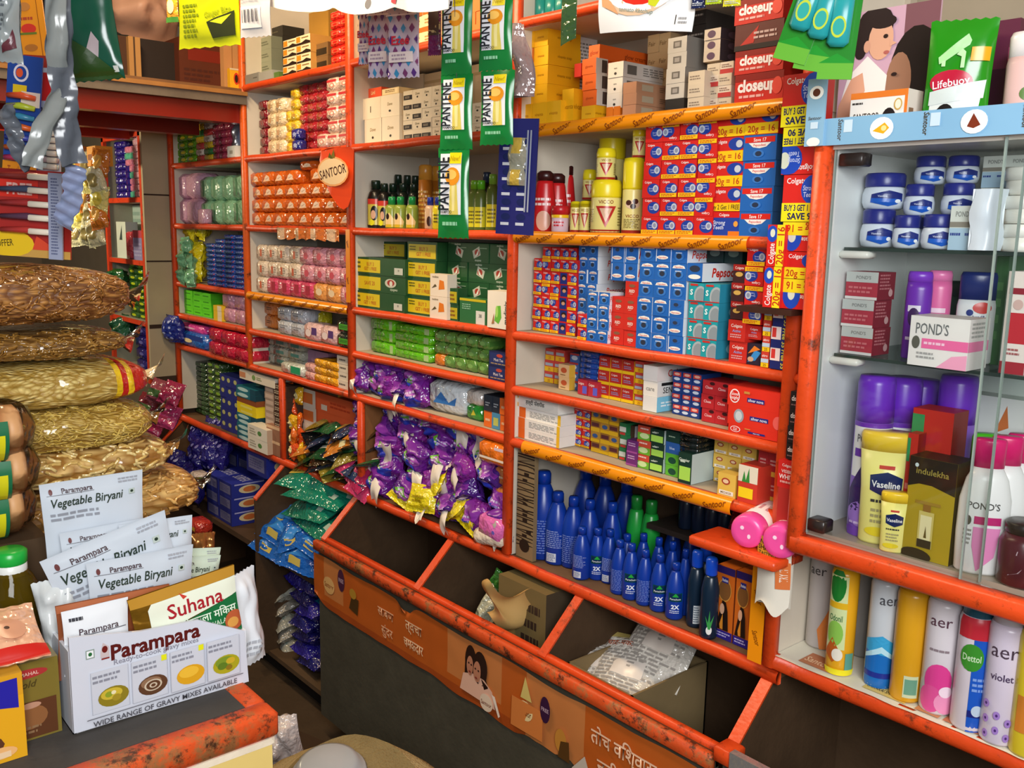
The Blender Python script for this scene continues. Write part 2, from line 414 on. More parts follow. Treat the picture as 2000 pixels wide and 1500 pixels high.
# ================================================================ the bins below
bins = empty('storage_bin_unit', (-1.6, 0, 0), 'low row of open slanted grain bins with orange rims', 'bin unit')
PB = mat('4e3a28', 'wood'); PG = mat('4a463a', 'wood')
def binpanel(mb):
    mb.box((-2.345, -.127, .08), (-.905, -.115, .62), PG)
part(bins, 'front_panel', binpanel, 'dull grey-brown plywood front')
def raill(mb):
    mb.box((-2.36, -.140, .603), (-.905, -.122, .634), PV, bev=.004); mb.box((-2.35, -.116, .622), (-.905, -.098, .642), PO, bev=.004)
    mb.box((-2.35, -.124, .606), (-.905, -.114, .630), mat('5a3018', 'wood'))
rl = part(bins, 'rim_rail', raill, 'double orange rail along the front')
part(bins, 'back_panel', lambda mb: mb.box((-3.74, .255, .05), (0, .27, .75), PB))
part(bins, 'bin_floor', lambda mb: mb.box((-2.35, -.12, .1), (0, .26, .115), PB))
def divider(X, col=PB, y1=-.118, z1=.632, y0=-.004, z0=.742):
    def f(mb):
        vs = []
        for x in (X-.007, X+.007): vs += [(x, y1, .09), (x, .255, .09), (x, .255, z0), (x, y0, z0), (x, y1, z1)]
        mb.add(vs, [(0, 1, 2, 3, 4), (9, 8, 7, 6, 5), (0, 5, 6, 1), (4, 3, 8, 9), (3, 2, 7, 8), (0, 4, 9, 5)], col)
    o = part(bins, 'divider', f)
    def g(mb):
        n = Vector((0, z1-z0, y0-y1)).normalized()
        vs = []
        for x in (X-.012, X+.012):
            for (y, z) in ((y0, z0), (y1, z1)):
                for e in (0, .006): vs.append((x, y-.0*e, z+e))
        mb.add(vs, [(0, 2, 3, 1), (4, 5, 7, 6), (1, 3, 7, 5), (0, 1, 5, 4), (2, 6, 7, 3), (0, 4, 6, 2)], PO)
    e = part(o, 'divider_edge', g, 'slanted orange top edge'); e.matrix_parent_inverse = Matrix()
for X in (-2.335, -1.856, -1.378, -.888): divider(X)
divider(-2.81, PB, -.11, .64); divider(-3.72, mat('5a4028', 'wood'), -.15, .6)
part(bins, 'plinth', lambda mb: mb.box((-3.74, -.03, 0), (0, .2, .085), mat('1e1813', 'wood')))
part(bins, 'lower_shelf', lambda mb: mb.box((-3.74, -.075, .08), (-2.345, .255, .096), mat('5a4632', 'wood')), 'brown bottom board near the floor')
part(bins, 'middle_shelf', lambda mb: mb.box((-3.74, -.06, .425), (-2.345, .255, .445), mat('4e3a2a', 'wood')), 'brown board carrying blue detergent packs')
part(bins, 'shelf_support', lambda mb: mb.box((-3.2, .12, .096), (-3.18, .25, .43), PB))
part(bins, 'front_panel', lambda mb: (mb.box((-.885, -.13, .08), (0, -.118, .632), PG), mb.box((-.90, -.142, .63), (-.86, -.10, .66), PO, bev=.003)), 'grey front of the bin below the display case')
part(bins, 'rim_sheet', lambda mb: mb.box((-.862, -.146, .605), (0, -.131, .665), mat('cfcfd0', 'foil')), 'pale metal strip on the rim')
# torn soap poster pasted along the bin front
pm = MB(); pw, ph = 1.46, .152
def pp(u, v):
    x = -2.37+u*pw; e = .012*noise.noise(Vector((u*9, 2 if v < .5 else 7, 1))); z = .438+v*ph
    if v > .9: z += e*.5 - (.03*math.exp(-((u-.335)/.02)**2))
    if v < .1: z += e*1.5 + (.03*math.exp(-((u-0)/.03)**2)) + .03*max(0, noise.noise(Vector((u*22, 4, 4))))*(u > .6)
    return (x, -.1285-.002-.0015*noise.noise(Vector((u*30, v*3, 0))), z)
pm.grid(pp, 120, 8, mat('bc5c20', 'gloss'), True, lambda u, v: mat('c87c44' if abs(u-.53) < .07 and .2 < v < .95 or abs(u-.08) < .04 and v > .3 or abs(u-.72) < .06 else ('a84c1c' if v < .12 else 'bc5c20'), 'gloss'))
def lady(cx, cy, s, hair='2a1812', skin='d09a80', cloth='e8b8a0'):
    return [('e', cx, cy, .9*s, 1*s*6, hair), ('e', cx-.2*s, cy-.1*s*6, .5*s, .72*s*6, skin), ('p', [(cx-1.3*s, cy-2.4*s*6), (cx-.8*s, cy-.9*s*6), (cx+.7*s, cy-.9*s*6), (cx+1.2*s, cy-2.4*s*6)], cloth)]
A_ = 1.46/.165
dec = [('e', .11, .74, .013, .22, '4a2440'), ('t', 'FREE', .11, .74, .08, 'c8a8b8', {'fit': .018}),
 ('e', .062, .5, .022, .17, 'e0b070'), ('t', 'Santoor', .062, .5, .1, '8a3a10', {'fit': .035}), ('p', [(.14, .3), (.15, .55), (.175, .55), (.172, .25)], '4a3418'), ('e', .155, .62, .012, .1, 'b88a30'),
 ('t', 'साबण', .27, .62, .16, 'f0b890', {'fit': .07}), ('t', 'सुंदर', .275, .3, .16, 'f0b890', {'fit': .06}), ('t', 'त्वचा', .36, .66, .17, 'f0c8a0', {'fit': .06}), ('t', 'चमकदार', .36, .34, .17, 'f0c8a0', {'fit': .06}),
 ('e', .524, .68, .015, .26, '2a1812'), ('e', .549, .64, .018, .28, '2a1812'), ('p', [(.51, .7), (.508, .36), (.518, .4)], '2a1812'), ('p', [(.556, .7), (.57, .4), (.56, .34), (.552, .5)], '2a1812'), ('p', [(.497, .13), (.505, .42), (.53, .5), (.56, .5), (.58, .38), (.588, .12)], 'e8b8a0'), ('e', .523, .6, .0085, .16, 'b87c60'), ('e', .542, .57, .0095, .17, 'b87c60'), ('e', .52, .64, .002, .015, '2a1812'), ('e', .527, .63, .002, .015, '2a1812'), ('e', .538, .61, .002, .015, '2a1812'), ('e', .546, .6, .002, .015, '2a1812'), ('e', .524, .51, .003, .018, '8a3830'), ('e', .541, .47, .003, .018, '8a3830'),
 ('e', .567, .0+.16, .016, .14, 'e8d0b8'), ('t', 'Santoor', .567, .15, .07, '7a3a20', {'fit': .026}), ('p', [(.58, .35), (.588, .34), (.602, .08), (.598, .04)], 'f0e0d0'),
 ('p', [(.628, .08), (.63, .55), (.70, .56), (.70, .1)], 'd88040'), ('e', .66, .42, .018, .15, 'f0d8a0'), ('t', 'Santoor', .66, .4, .1, '7a3a10', {'fit': .03}), ('p', [(.65, .6), (.66, .95), (.675, .6)], 'd8c070'), ('e', .705, .62, .011, .2, '3a1c3c'), ('t', 'FREE', .705, .62, .06, 'c8a8b8', {'fit': .016}), ('e', .74, .3, .012, .18, 'c88838'), ('p', [(.74, .3), (.735, .05), (.76, .05), (.757, .35)], '5a3c1c'),
 ('t', 'तोच विश्वास', .86, .68, .2, 'f4c8a8', {'fit': .12}), ('t', 'नवीन रूप', .86, .3, .2, 'f4c8a8', {'fit': .1}),
 ('p', [(.765, .02), (.79, .3), (.80, .1), (.83, .06), (.83, -.03)], 'c8bcae')]
def pmap(u, v, e):
    q = pp(u/pw, min(1, max(0, v/ph))); return (q[0], q[1]-.0006-e, .438+v)
art(pm, dec, pmap, pw, ph, 'gloss', 2)
po = part(bins, 'poster_strip', lambda mb: None); bpy.data.objects.remove(po)
po = pm.obj('poster_strip', bins); po.matrix_parent_inverse = Matrix.Translation(-bins.location); po['label'] = 'torn orange soap advertisement pasted on the bin front'
# ================================================================ glass display case and deodorant shelf
cx0, cx1, cy0, cy1, cz0, cz1 = -.818, -.12, -.069, .2, 1.05, 1.69
case = empty('display_case', (-.5, 0, 1.0), 'orange-framed glass display case of creams and lotions', 'display case')
WH = mat('f0f2f0', 'gloss')
part(case, 'case_body', lambda mb: (mb.box((cx0+.02, cy0+.01, cz0), (cx1, cy1, cz0+.018), mat('a89c8c', 'gloss')), mb.box((cx0+.004, cy0+.012, cz0), (cx0+.024, cy1, cz1), WH), mb.box((cx0+.02, cy1-.01, cz0), (cx1, cy1, cz1), mat('d4d8d4', 'gloss')), mb.box((cx0, cy0, cz1-.008), (cx1, cy1, cz1+.008), mat('d0c8bc', 'gloss')), mb.box((cx1-.01, cy0, cz0), (cx1, cy1, cz1), WH)))
part(case, 'frame', lambda mb: (mb.box((cx0-.006, cy0-.016, cz0-.02), (cx0+.02, cy0+.012, cz1+.006), PO, bev=.005), mb.box((cx0, cy0-.017, cz0-.022), (cx1, cy0+.012, cz0+.01), PO, bev=.005), mb.box((cx0, cy0-.012, cz1-.002), (cx1, cy0+.01, cz1+.008), mat('a04020', 'paint'))), 'orange painted frame')
GL = clear('pane_glass', (.98, .99, .985)); GE = mat('2c3a34', 'gloss')
for z, y0 in ((1.533, -.03), (1.363, -.035)):
    o = part(case, 'glass_shelf', lambda mb: (mb.box((cx0+.03, y0, z-.005), (cx1-.01, cy1-.01, z), clear('shelf_glass', (.80, .88, .84))), mb.box((cx0+.03, y0-.0015, z-.005), (cx1-.01, y0, z), GE)), 'grey glass shelf')
    part(o, 'bracket', lambda mb: mb.box((cx0+.024, y0-.008, z-.017), (cx0+.075, y0+.02, z-.0055), mat('e8e6dc', 'gloss'), bev=.003), 'small white shelf clip').matrix_parent_inverse = Matrix()
for x0, x1, y in ((cx0+.022, -.517, cy0+.004), (-.54, cx1-.01, cy0-.006)):
    o = part(case, 'glass_pane', lambda mb: mb.box((x0, y, cz0+.014), (x1, y+.004, cz1-.004), GL), 'sliding glass door')
    for xe in (x0, x1): part(o, 'pane_edge', lambda mb: mb.box((xe-.0012, y-.0005, cz0+.014), (xe+.0012, y+.0045, cz1-.004), mat('8a9890', 'gloss'))).matrix_parent_inverse = Matrix()
part(case, 'door_catch', lambda mb: mb.box((cx0+.03, cy0+.0, 1.656), (cx0+.07, cy0+.03, 1.676), mat('2a211e', 'pl'), bev=.002), 'black door catch at the top corner')
part(case, 'door_catch', lambda mb: mb.box((cx0+.024, cy0+.0, 1.069), (cx0+.055, cy0+.03, 1.09), mat('2a211e', 'pl'), bev=.002), 'black door catch at the bottom corner')
# printed lip on top of the case
def ledge(mb):
    L = cx1-cx0; h = .040
    mb.box((cx0-.012, cy0-.018, cz1-.003), (cx1, cy0-.013, cz1-.003+h), mat('84b2d2', 'gloss'))
    d = []
    cols = ['e8a818', '7a3018', 'd8dcb8']; k = 0; x = .075
    while x < .98:
        d += [('t', 'Santoor', x, .55, .2, '4a3a20', {'rot': -90, 'fit': .8, 'i': .2}), ('r', x+.008, .45, x+.028, .9, 'c8dcea')]
        X = x+.095
        d += [('e', X, .5, .026*1, .4, 'f4f8f8'), ('e', X, .5, .013, .22, cols[k % 3])]
        if k % 3 == 0: d[-1] = ('p', [(X-.02, .42), (X+.006, .7), (X+.017, .5), (X+.005, .3)], 'e8a818'); d.append(('e', X+.005, .5, .006, .1, 'f4d890'))
        if k % 3 == 1: d[-1] = ('p', [(X-.013, .35), (X-.002, .78), (X+.013, .38), (X, .28)], '7a3018')
        k += 1; x += .19
    art(mb, d, lambda u, v, e: (cx0-.012+u, cy0-.018-e, cz1-.003+v), L, h)
part(case, 'top_ledge', ledge, 'pale blue printed lip along the top of the case')
def ledgev(mb):
    mb.box((cx0-.018, cy0-.022, cz1-.003), (cx0+.014, cy0-.0185, 1.788), mat('8cb6d2', 'gloss'))
    art(mb, [('e', .5, .8, .38, .1, 'f4f8f8'), ('e', .5, .8, .2, .06, '5a2a18'), ('t', 'Santoor', .5, .42, .05, '4a3a20', {'i': .2}), ('e', .5, .06, .36, .07, 'f4f4e8'), ('r', .3, .26, .7, .36, 'c8dcea')], lambda u, v, e: (cx0-.018+u, cy0-.022-e, cz1-.003+v), .032, .1)
part(case, 'top_ledge', ledgev, 'upright pale blue printed strip on the case corner')
deo = empty('bottom_shelf', (-.5, 0, .79), 'orange-edged shelf of spray cans under the display case', 'shelf')
part(deo, 'shelf_board', lambda mb: mb.box((XD-.002, .0, .772), (cx1, .27, .797), mat('c8c0a8', 'wall')))
def dedge(mb): lip(mb, XD-.002, cx1, .797, mat('d24416', 'paint'), t=.03)
part(deo, 'shelf_edge', dedge, 'orange painted shelf edge')
def liner(mb):
    n = 40
    mb.grid(lambda u, v: (XD+.01+u*.7, -.010-.004*noise.noise(Vector((u*14, 5, 2)))+v*.2, .7985+.0008*noise.noise(Vector((u*20, v*5, 0)))), n, 4, mat('e4dfcc', 'card'), True)
    def mp(u, v, e): return (XD+.01+u, -.008+v, .8+e)
    art(mb, [('r', .06, .06, .15, .3, 'c07850'), ('t', 'Santoor', .105, .17, .1, 'f0c8a0', {'fit': .08}), ('r', .235, .06, .34, .34, 'd8c068'), ('t', 'PROTEIN', .285, .25, .09, '3a3420', {'fit': .08}), ('t', 'SHIKAKAI SHAMPOO', .285, .13, .05, '3a3420', {'fit': .09}),
     ('r', .365, .05, .42, .2, 'c88458'), ('r', .43, .05, .53, .3, 'b87450'), ('t', 'Santoor', .48, .16, .1, 'f0c8a0', {'fit': .08}), ('r', .60, .06, .7, .3, 'c8b880')], mp, .7, .2)
part(deo, 'shelf_liner', liner, 'printed paper lining the shelf')
part(deo, 'back_panel', lambda mb: (mb.box((XD, .255, .8), (cx1, .262, 1.0), mat('4a3424', 'wood')), mb.box((XD-.0, .02, .8), (XD+.006, .255, 1.0), mat('7a4a2a', 'wood'))))
# ================================================================ corner pillar, far unit, loft
struct(slab('trim_1', (-3.754, -.112, .93), (-3.737, .29, 2.3), 'b0a284', 'wall', 'cream laminate corner pillar with dark joints'))
for k, z in enumerate((1.135, 1.395, 1.655)):
    mb = MB(); mb.box((-3.7365, -.112, z-(.008 if k == 0 else .003)), (-3.7358, .0, z+(.008 if k == 0 else .003)), mat('3a2a1e', 'wood')); struct(mb.obj('trim_%d' % (k+2)), 'dark joint in the pillar cladding')
slab('trim_5', (-3.754, -.10, 0), (-3.737, .29, .93), '3a2a1e', 'wood')
far = empty('corner_shelf_unit', (-4.0, -.1, .9), 'narrow grey shelf unit with orange edges behind the bags', 'shelf unit')
fx0, fx1 = -4.215, -3.768
GU = mat('9a9a8a', 'wall'); PR = mat('d2401c', 'paint')
part(far, 'side_panel', lambda mb: (mb.box((fx0-.008, -.1, .9), (fx0+.008, .15, 1.9), GU), mb.box((fx1-.012, -.1, .9), (fx1+.008, .15, 1.9), GU)))
part(far, 'back_panel', lambda mb: mb.box((fx0, .14, .9), (fx1, .15, 1.9), mat('8a8a7c', 'wall')))
part(far, 'frame_edge', lambda mb: (mb.box((fx0-.012, -.112, .9), (fx0+.012, -.098, 1.91), PR), mb.box((fx1-.012, -.112, .9), (fx1+.012, -.098, 1.91), PR), mb.box((fx0-.012, -.112, 1.88), (fx1+.012, -.098, 1.91), PR)), 'orange-red front edges')
for z in (1.645, 1.395, 1.15, .93): part(far, 'shelf', lambda mb: mb.box((fx0, -.108, z-.02), (fx1, .14, z), PR, top=GU))
loft = empty('storage_loft', (-3.6, -.5, 2.0), 'brown plank loft carrying cardboard boxes above the aisle', 'loft')
part(loft, 'deck', lambda mb: mb.box((-4.9, -1.7, 1.978), (-3.04, .0, 1.996), mat('7a5636', 'wood')))
part(loft, 'front_edge', lambda mb: (mb.box((-3.045, -1.7, 1.944), (-3.03, -.0, 1.974), mat('6e6458', 'wood')), mb.box((-3.05, -1.7, 1.972), (-3.022, -.0, 1.985), mat('a0703c', 'wood'))), 'worn timber front edge')
part(loft, 'beam', lambda mb: mb.box((-3.12, -1.7, 1.885), (-3.06, .0, 1.944), mat('7e1c10', 'gloss')), 'dark red painted beam')
part(loft, 'beam', lambda mb: mb.box((-3.5, -1.7, 1.87), (-3.44, .0, 1.975), mat('7e1c10', 'gloss')), 'second dark red painted beam')
part(loft, 'beam', lambda mb: mb.box((-3.9, -1.7, 1.87), (-3.84, -.12, 1.975), mat('a02412', 'gloss')), 'third red painted beam')
# ================================================================ front counter
cz = .92
cnt = empty('sales_counter', (-1.4, -1.4, 0), 'wooden counter with dark worn top and chipped orange edging', 'counter')
part(cnt, 'countertop', lambda mb: mb.box((-1.95, -2.3, .885), (-1.082, -.925, cz), mat('4a4642', 'wood')), 'dark grey worn top')
def cedge(mb):
    mb.box((-1.082, -2.3, .886), (-1.043, -.895, cz+.001), PV, bev=.004); mb.box((-1.95, -.925, .886), (-1.082, -.895, cz+.001), PV, bev=.004)
part(cnt, 'edge_strip', cedge, 'chipped orange edge strip')
def cfront(mb):
    mb.box((-1.9, -2.25, .0), (-1.06, -.915, .885), mat('6a4a30', 'wood')); mb.box((-1.06, -2.3, 0), (-1.045, -.905, .878), mat('e6c878', 'gloss')); mb.box((-1.065, -2.3, .877), (-1.0442, -.902, .886), mat('ead8c0', 'paint'))
part(cnt, 'front_panel', cfront, 'cream yellow laminate front')
# ================================================================ pack designs
def CT(base, front=(), **k): return lambda w, d, h: carton(w, d, h, base, front, **k)
def SPk(base, front=(), **k): return lambda w, d, h: soap(w, d, h, base, front, **k)
def Zp(px, py, y=0.): return ay(px, py, y).z
S1, S2, S3, S4, S5, S6 = 1.778, 1.546, 1.318, 1.189, 1.063, .768
def C1(fn, name, cat, label, x0, x1, yb, yt, z, y, depth=.1, grp=None, rz=0.):
    """one pack whose front face spans photo columns x0..x1"""
    ym = (yb+yt)/2; X0 = ay(x0, ym, y).x; X1 = ay(x1, ym, y).x; h = ay((x0+x1)/2, yt, y).z-z
    return one(fn(X1-X0, depth, h), name, cat, ((X0+X1)/2, y+depth/2, z), label, grp, (0, 0, rz))
RED, YEL, BLU = 'd01f1b', 'f4c616', '1f3f9e'
def colg(flip=False, band=True, big=False):
    d = [('e', .66, .46, .36, .33, BLU), ('e', .8, .5, .16, .2, 'c4ccd6'), ('e', .8, .5, .09, .12, '8a94b0'), ('t', 'Colgate', .36, .86, .12, 'f4ecea', {'fit': .55}), ('t', 'Strong', .55, .52, .09, 'b8c4f0', {'fit': .36}), ('t', 'Teeth', .55, .39, .09, 'b8c4f0', {'fit': .3})]
    if band: d += [('r', .02, .03, .98, .25, YEL), ('l', .1, .06, .9, .22, 2, 'c84018')]
    if flip:
        o = []
        for q in d:
            if q[0] == 'e': o.append(('e', 1-q[1], 1-q[2])+q[3:])
            elif q[0] == 'r': o.append(('r', 1-q[3], 1-q[4], 1-q[1], 1-q[2])+q[5:])
            elif q[0] == 't': o.append(('t', q[1], 1-q[2], 1-q[3], q[4], q[5], dict(q[6], rot=180)))
            else: o.append(('l', 1-q[3], 1-q[4], 1-q[1], 1-q[2])+q[5:])
        d = o
    return CT(RED, d, sidec='b81a18', side=[('t', 'Colgate', .5, .5, .3, 'e8d8d8')], topc='d02820')
def pepso(v=0):
    if v == 1: d = [('r', .08, .05, .12, .95, 'e8eef4'), ('e', .5, .72, .3, .14, '2a62b0'), ('e', .5, .72, .15, .1, '303a50'), ('e', .5, .28, .36, .11, 'eeeee6'), ('t', 'Pepsodent', .5, .28, .1, 'd83020', {'fit': .6, 'i': .1})]
    else: d = [('p', [(.1, .72), (.9, .72), (.82, .86), (.5, .92), (.18, .86)], 'eeeee6'), ('t', 'Pepsodent', .5, .8, .1, 'd83020', {'fit': .64}), ('e', .5, .38, .3, .24, '3a78c4'), ('e', .5, .38, .17, .15, '2e3648'), ('l', .3, .5, .7, .62, 1, 'c8d8ec')]
    return CT('1e62b4', d, sidec='dfe3ea', side=[('t', 'Pepsodent', .5, .5, .45, 'd83020', {'i': .2})], topc='e4e8ee')
# ================================================================ top of the right-hand bay: soaps and creams in cartons
for k, px in enumerate((1046, 1066, 1086)):
    b = ay(px, 18 - k*4, .03)
    mb = MB(); mb.lathe([(.014, 0), (.017, .003), (.017, .05)], mat('1d8a80', 'pl'), 14); me = mb.mesh('body')
    mb = MB(); mb.lathe([(.017, .05), (.013, .075), (.006, .08), (.006, .1)], mat('b8b8b0', 'pl'), 14)
    Proto('lotion_bottle', 'bottle', [('body', me), ('shoulder', mb.mesh('shoulder'))]).at((b.x, .05, 2.009), 'small teal bottle on the highest orange shelf, %s from left' % ORD[k], 'teal bottles')
yel = CT('f2b413', [('t', 'vivanta', .5, .5, .14, 'b87808', {'i': .2})], sidec='e8aa12', side=[('t', 'vivanta soap', .5, .5, .16, '9a6408')])
zb_ = Zp(1050, 201, .03)
G([yel, CT('e0761c')], 'soap_carton', 'carton', {0: 'yellow soap carton in the tall block', 1: 'orange soap carton among the yellow block'}, 'yellow soap cartons', 1014, 1069, 201, 56, zb_, .03, 2, 4, .1, mixr=lambda i, k: 1 if (i, k) == (0, 2) else 0)
G(yel, 'soap_carton', 'carton', 'yellow soap carton in the bottom row under the block', 'yellow soap cartons', 1012, 1094, 236, 200, S1, .015, 3, 1, .11)
whp = CT('e2ddd6', [('l', .08, .08, .92, .8, 22, '98948c')], side=[('l', .08, .05, .92, .9, 24, '8a867e'), ('e', .2, .8, .1, .03, '504840')])
C1(whp, 'poster_box', 'carton', 'tall white carton with fine print behind yellow soaps', 1082, 1104, 200, 58, S1, .10, .1)
C1(yel, 'soap_carton', 'carton', 'single yellow soap carton leaning by white carton', 1098, 1120, 232, 174, S1, .03, .06)
org = CT('e4641c', [('t', 'glycerin', .5, .5, .16, 'b04410')], sidec='d0c4b8', side=[('r', .5, .1, .95, .9, '4a3a34')])
G([org, yel], 'soap_carton', 'carton', {0: 'orange soap carton in short stack', 1: 'yellow soap carton under orange stack'}, 'orange soap cartons', 1136, 1163, 226, 114, S1, .02, 1, 4, .035, mixr=lambda i, k: 1 if k == 0 else 0)
G(CT('dc5a18', [('t', 'glycerin', .5, .5, .16, 'a84010')]), 'soap_carton', 'carton', 'orange soap carton behind white-sided stack', 'orange soap cartons', 1142, 1188, 212, 118, S1, .07, 2, 4, .06)
C1(CT('c0281c'), 'soap_carton', 'carton', 'small red carton end poking from orange soaps', 1122, 1135, 150, 124, Zp(1128, 150, .08), .08, .06)
C1(CT('e86a20', [('t', 'glow', .5, .5, .3, 'b04410')], side=[('t', 'glow cream', .5, .5, .35, '8a3008')], sidec='d85a18'), 'cream_carton', 'carton', 'long orange carton lying across the orange stack', 1150, 1171, 117, 88, Zp(1160, 117, .03), .03, .22)
wlong = CT('ebe3d8', [('t', 'care', .5, .6, .12, '6a625c'), ('e', .5, .25, .08, .09, '3a3430')], sidec='d4cec6', side=[('r', .06, .2, .2, .8, '6a6660'), ('l', .3, .2, .9, .8, 4, '8a8680')])
G(wlong, 'cream_carton', 'carton', 'long white carton with barcode beside orange soaps', 'long white cartons', 1186, 1216, 207, 121, S1+.022, .03, 1, 3, .2)
G(CT('e87a1c'), 'soap_carton', 'carton', 'small orange carton beneath long white cartons', 'orange soap cartons', 1184, 1210, 221, 208, S1, .03, 2, 1, .1)
G(CT('c98f6a', sidec='a87a5c', side=[('r', .08, .25, .25, .8, 'a89880'), ('l', .35, .3, .9, .8, 3, '7a5a44')]), 'cream_carton', 'carton', 'peach carton in a low stack', 'peach cartons', 1216, 1242, 223, 160, S1, .01, 1, 3, .2)
G(CT('c8a878', [('t', 'Fair', .4, .5, .25, '8a6a40')], sidec='b09068'), 'cream_carton', 'carton', 'tan carton against the back wall', 'tan cartons', 1262, 1306, 205, 66, S1, .15, 2, 5, .08)
sq = CT('c4beb4', [('r', .3, .3, .72, .75, '6a645e'), ('r', .38, .38, .64, .66, 'a09a94')], sidec='8a847c')
G([sq, CT('2a2624')], 'cream_carton', 'carton', {0: 'grey carton printed with a dark square', 1: 'black carton under grey square-print cartons'}, 'grey square cartons', 1301, 1338, 205, 72, S1, .04, 1, 5, .09, mixr=lambda i, k: 1 if k == 0 else 0)
G(CT('262220', [('l', .1, .4, .9, .6, 1, '8a827a')], sidec='3a3430'), 'hair_dye_carton', 'carton', 'black carton in the tall dark stack', 'black cartons', 1339, 1376, 195, 12, S1, .13, 1, 6, .1)
cream = CT('cdbda4', [('l', .1, .3, .9, .7, 2, '8a7a6a')])
rw = CT('d8c8b4', [('r', 0, 0, 1, .4, 'b83a38'), ('l', .1, .5, .9, .85, 2, '8a6a5a')])
pur = CT('c8b8a4', [('e', .45, .5, .25, .35, '5a4058')], sidec='3a3034', side=[('e', .5, .5, .25, .35, '5a4a54')])
G(cream, 'face_cream_carton', 'carton', 'small cream carton beside grey square cartons', 'small cream cartons', 1342, 1374, 203, 138, S1, .02, 1, 3, .08)
G([rw, cream], 'face_cream_carton', 'carton', {0: 'small red and white carton', 1: 'small beige carton among red-and-white ones'}, 'small red and white cartons', 1377, 1428, 196, 122, S1, .04, 2, 4, .08, mixr=lambda i, k: (i+k) % 2)
G(pur, 'face_cream_carton', 'carton', 'beige carton with purple dot on red-and-white stack', 'purple dot cartons', 1374, 1406, 118, 56, Zp(1390, 119, .05), .05, 1, 3, .09)
clo = CT('c8241a', [('r', 0, .75, 1, 1, '8a1a14'), ('t', 'closeup', .46, .6, .42, 'f6ece8', {'b': .04, 'fit': .8}), ('l', .1, .12, .7, .3, 1, 'e8b0a8'), ('e', .88, .5, .1, .3, 'e85040')], sidec='a01c16')
dk = CT('5c2420', [('p', [(.12, .2), (.5, .9), (.4, .25)], 'b83028'), ('r', 0, 0, 1, .2, '241a1a'), ('l', .4, .35, .9, .7, 2, 'c8a8a0')])
zz = S1
for k, (a, b) in enumerate(((188, 142), (140, 95), (92, 43), (41, -6))):
    C1(dk if k == 2 else clo, 'toothpaste_carton', 'carton', ['large red toothpaste carton lettered in white, bottom of its stack', 'large red toothpaste carton lettered in white, second from bottom', 'large maroon carton with a red leaf between toothpaste cartons', 'large red toothpaste carton, topmost beside hanging green cards'][k], 1436, 1530, a, b, zz, .0, .07, 'large red toothpaste cartons' if k != 2 else None)
    zz = Zp(1483, b-1, .0)
# ================================================================ second shelf: red bottles, yellow tins, toothpaste wall
def bottle(name, cat, body, cap, bcol, ccol, dec=(), wd=.05, z0=.0, z1=.1, kind='pl', ck='pl', sx=1, sy=1, n=20, band=None, bm=None):
    mb = MB(); mb.lathe(body, bm or mat(bcol, kind), n, sx, sy); P = [('body', mb.mesh('body'))]
    mb = MB(); mb.lathe(cap, mat(ccol, ck), n, sx, sy); P.append(('cap', mb.mesh('cap')))
    if dec:
        mb = MB(); r = max(a for a, b in body); cm = cyl_map(r, body, sx, sy, wd)
        if band: mb.grid(lambda u, v: cm(u*wd, z0+v*(z1-z0), .0004), 14, 4, mat(band, 'gloss'))
        art(mb, dec, lambda u, v, e: cm(u, z0+v, e+.0006), wd, z1-z0, 'gloss', 8); P.append(('label', mb.mesh('label')))
    return Proto(name, cat, P)
def tin(r, h, cf, dec, base='efe08a', cap='f0da1c'):
    c = h*(1-cf)
    return bottle('cosmetic_tin', 'tin', [(r*.94, 0), (r, .003), (r, c-.002), (r*.98, c)], [(r*.99, c), (r*1.02, c+.004), (r*1.02, h-.012), (r*.92, h-.002), (r*.5, h)], base, cap, dec, r*2.6, .0, c)
vd = [('r', 0, 0, 1, .1, 'a8281c'), ('t', 'VICCO', .52, .88, .1, '8a3a18', {'fit': .5}), ('p', [(.26, .76), (.78, .76), (.52, .16)], 'b82820'), ('p', [(.36, .7), (.68, .7), (.52, .3)], 'd8b090'), ('l', .02, .3, .2, .7, 6, '8a7a40'), ('l', .84, .2, .98, .75, 7, '8a7a40')]
vf = [('r', 0, 0, 1, .08, 'a8281c'), ('e', .5, .66, .26, .1, 'e8c8a8'), ('e', .36, .7, .1, .06, '4a2418'), ('e', .6, .73, .1, .06, '4a2418'), ('e', .52, .62, .1, .06, '3a2418'), ('t', 'VICCO', .5, .4, .07, '8a3a18', {'fit': .5}), ('l', .2, .12, .8, .34, 6, '8a7a40')]
def tin_at(px, yb, yt, z, y, wpx, cf, dec, lab):
    h = Zp(px, yt, y)-z; r = (ay(px+wpx/2, (yb+yt)/2, y).x-ay(px-wpx/2, (yb+yt)/2, y).x)/2*.74
    tin(r, h, cf, dec).at((ay(px, (yb+yt)/2, y).x, y, z), lab, 'yellow cosmetic tins', (0, 0, .7))
tin_at(1184, 452, 351, S2, .06, 58, .34, vd, 'largest yellow tin with red triangle, front of shelf')
tin_at(1184, 351, 289, Zp(1184, 351, .06), .06, 37, .32, vd, 'small yellow tin standing on the largest yellow tin')
tin_at(1194, 450, 250, S2, .17, 50, .3, vf, 'tall yellow tin behind the stacked triangle tins')
tin_at(1237, 452, 308, S2, .07, 42, .42, vf, 'yellow tin printed with family portraits')
tin_at(1249, 308, 245, Zp(1249, 308, .07), .07, 27, .35, vd, 'slim yellow tin standing on the family-portrait tin')
tin_at(1152, 392, 331, Zp(1152, 390, .12), .12, 27, .35, vd, 'small yellow tin raised behind the short yellow bottles')
tin_at(1152, 452, 392, S2, .13, 27, .4, vd, 'yellow tin in shade at the back')
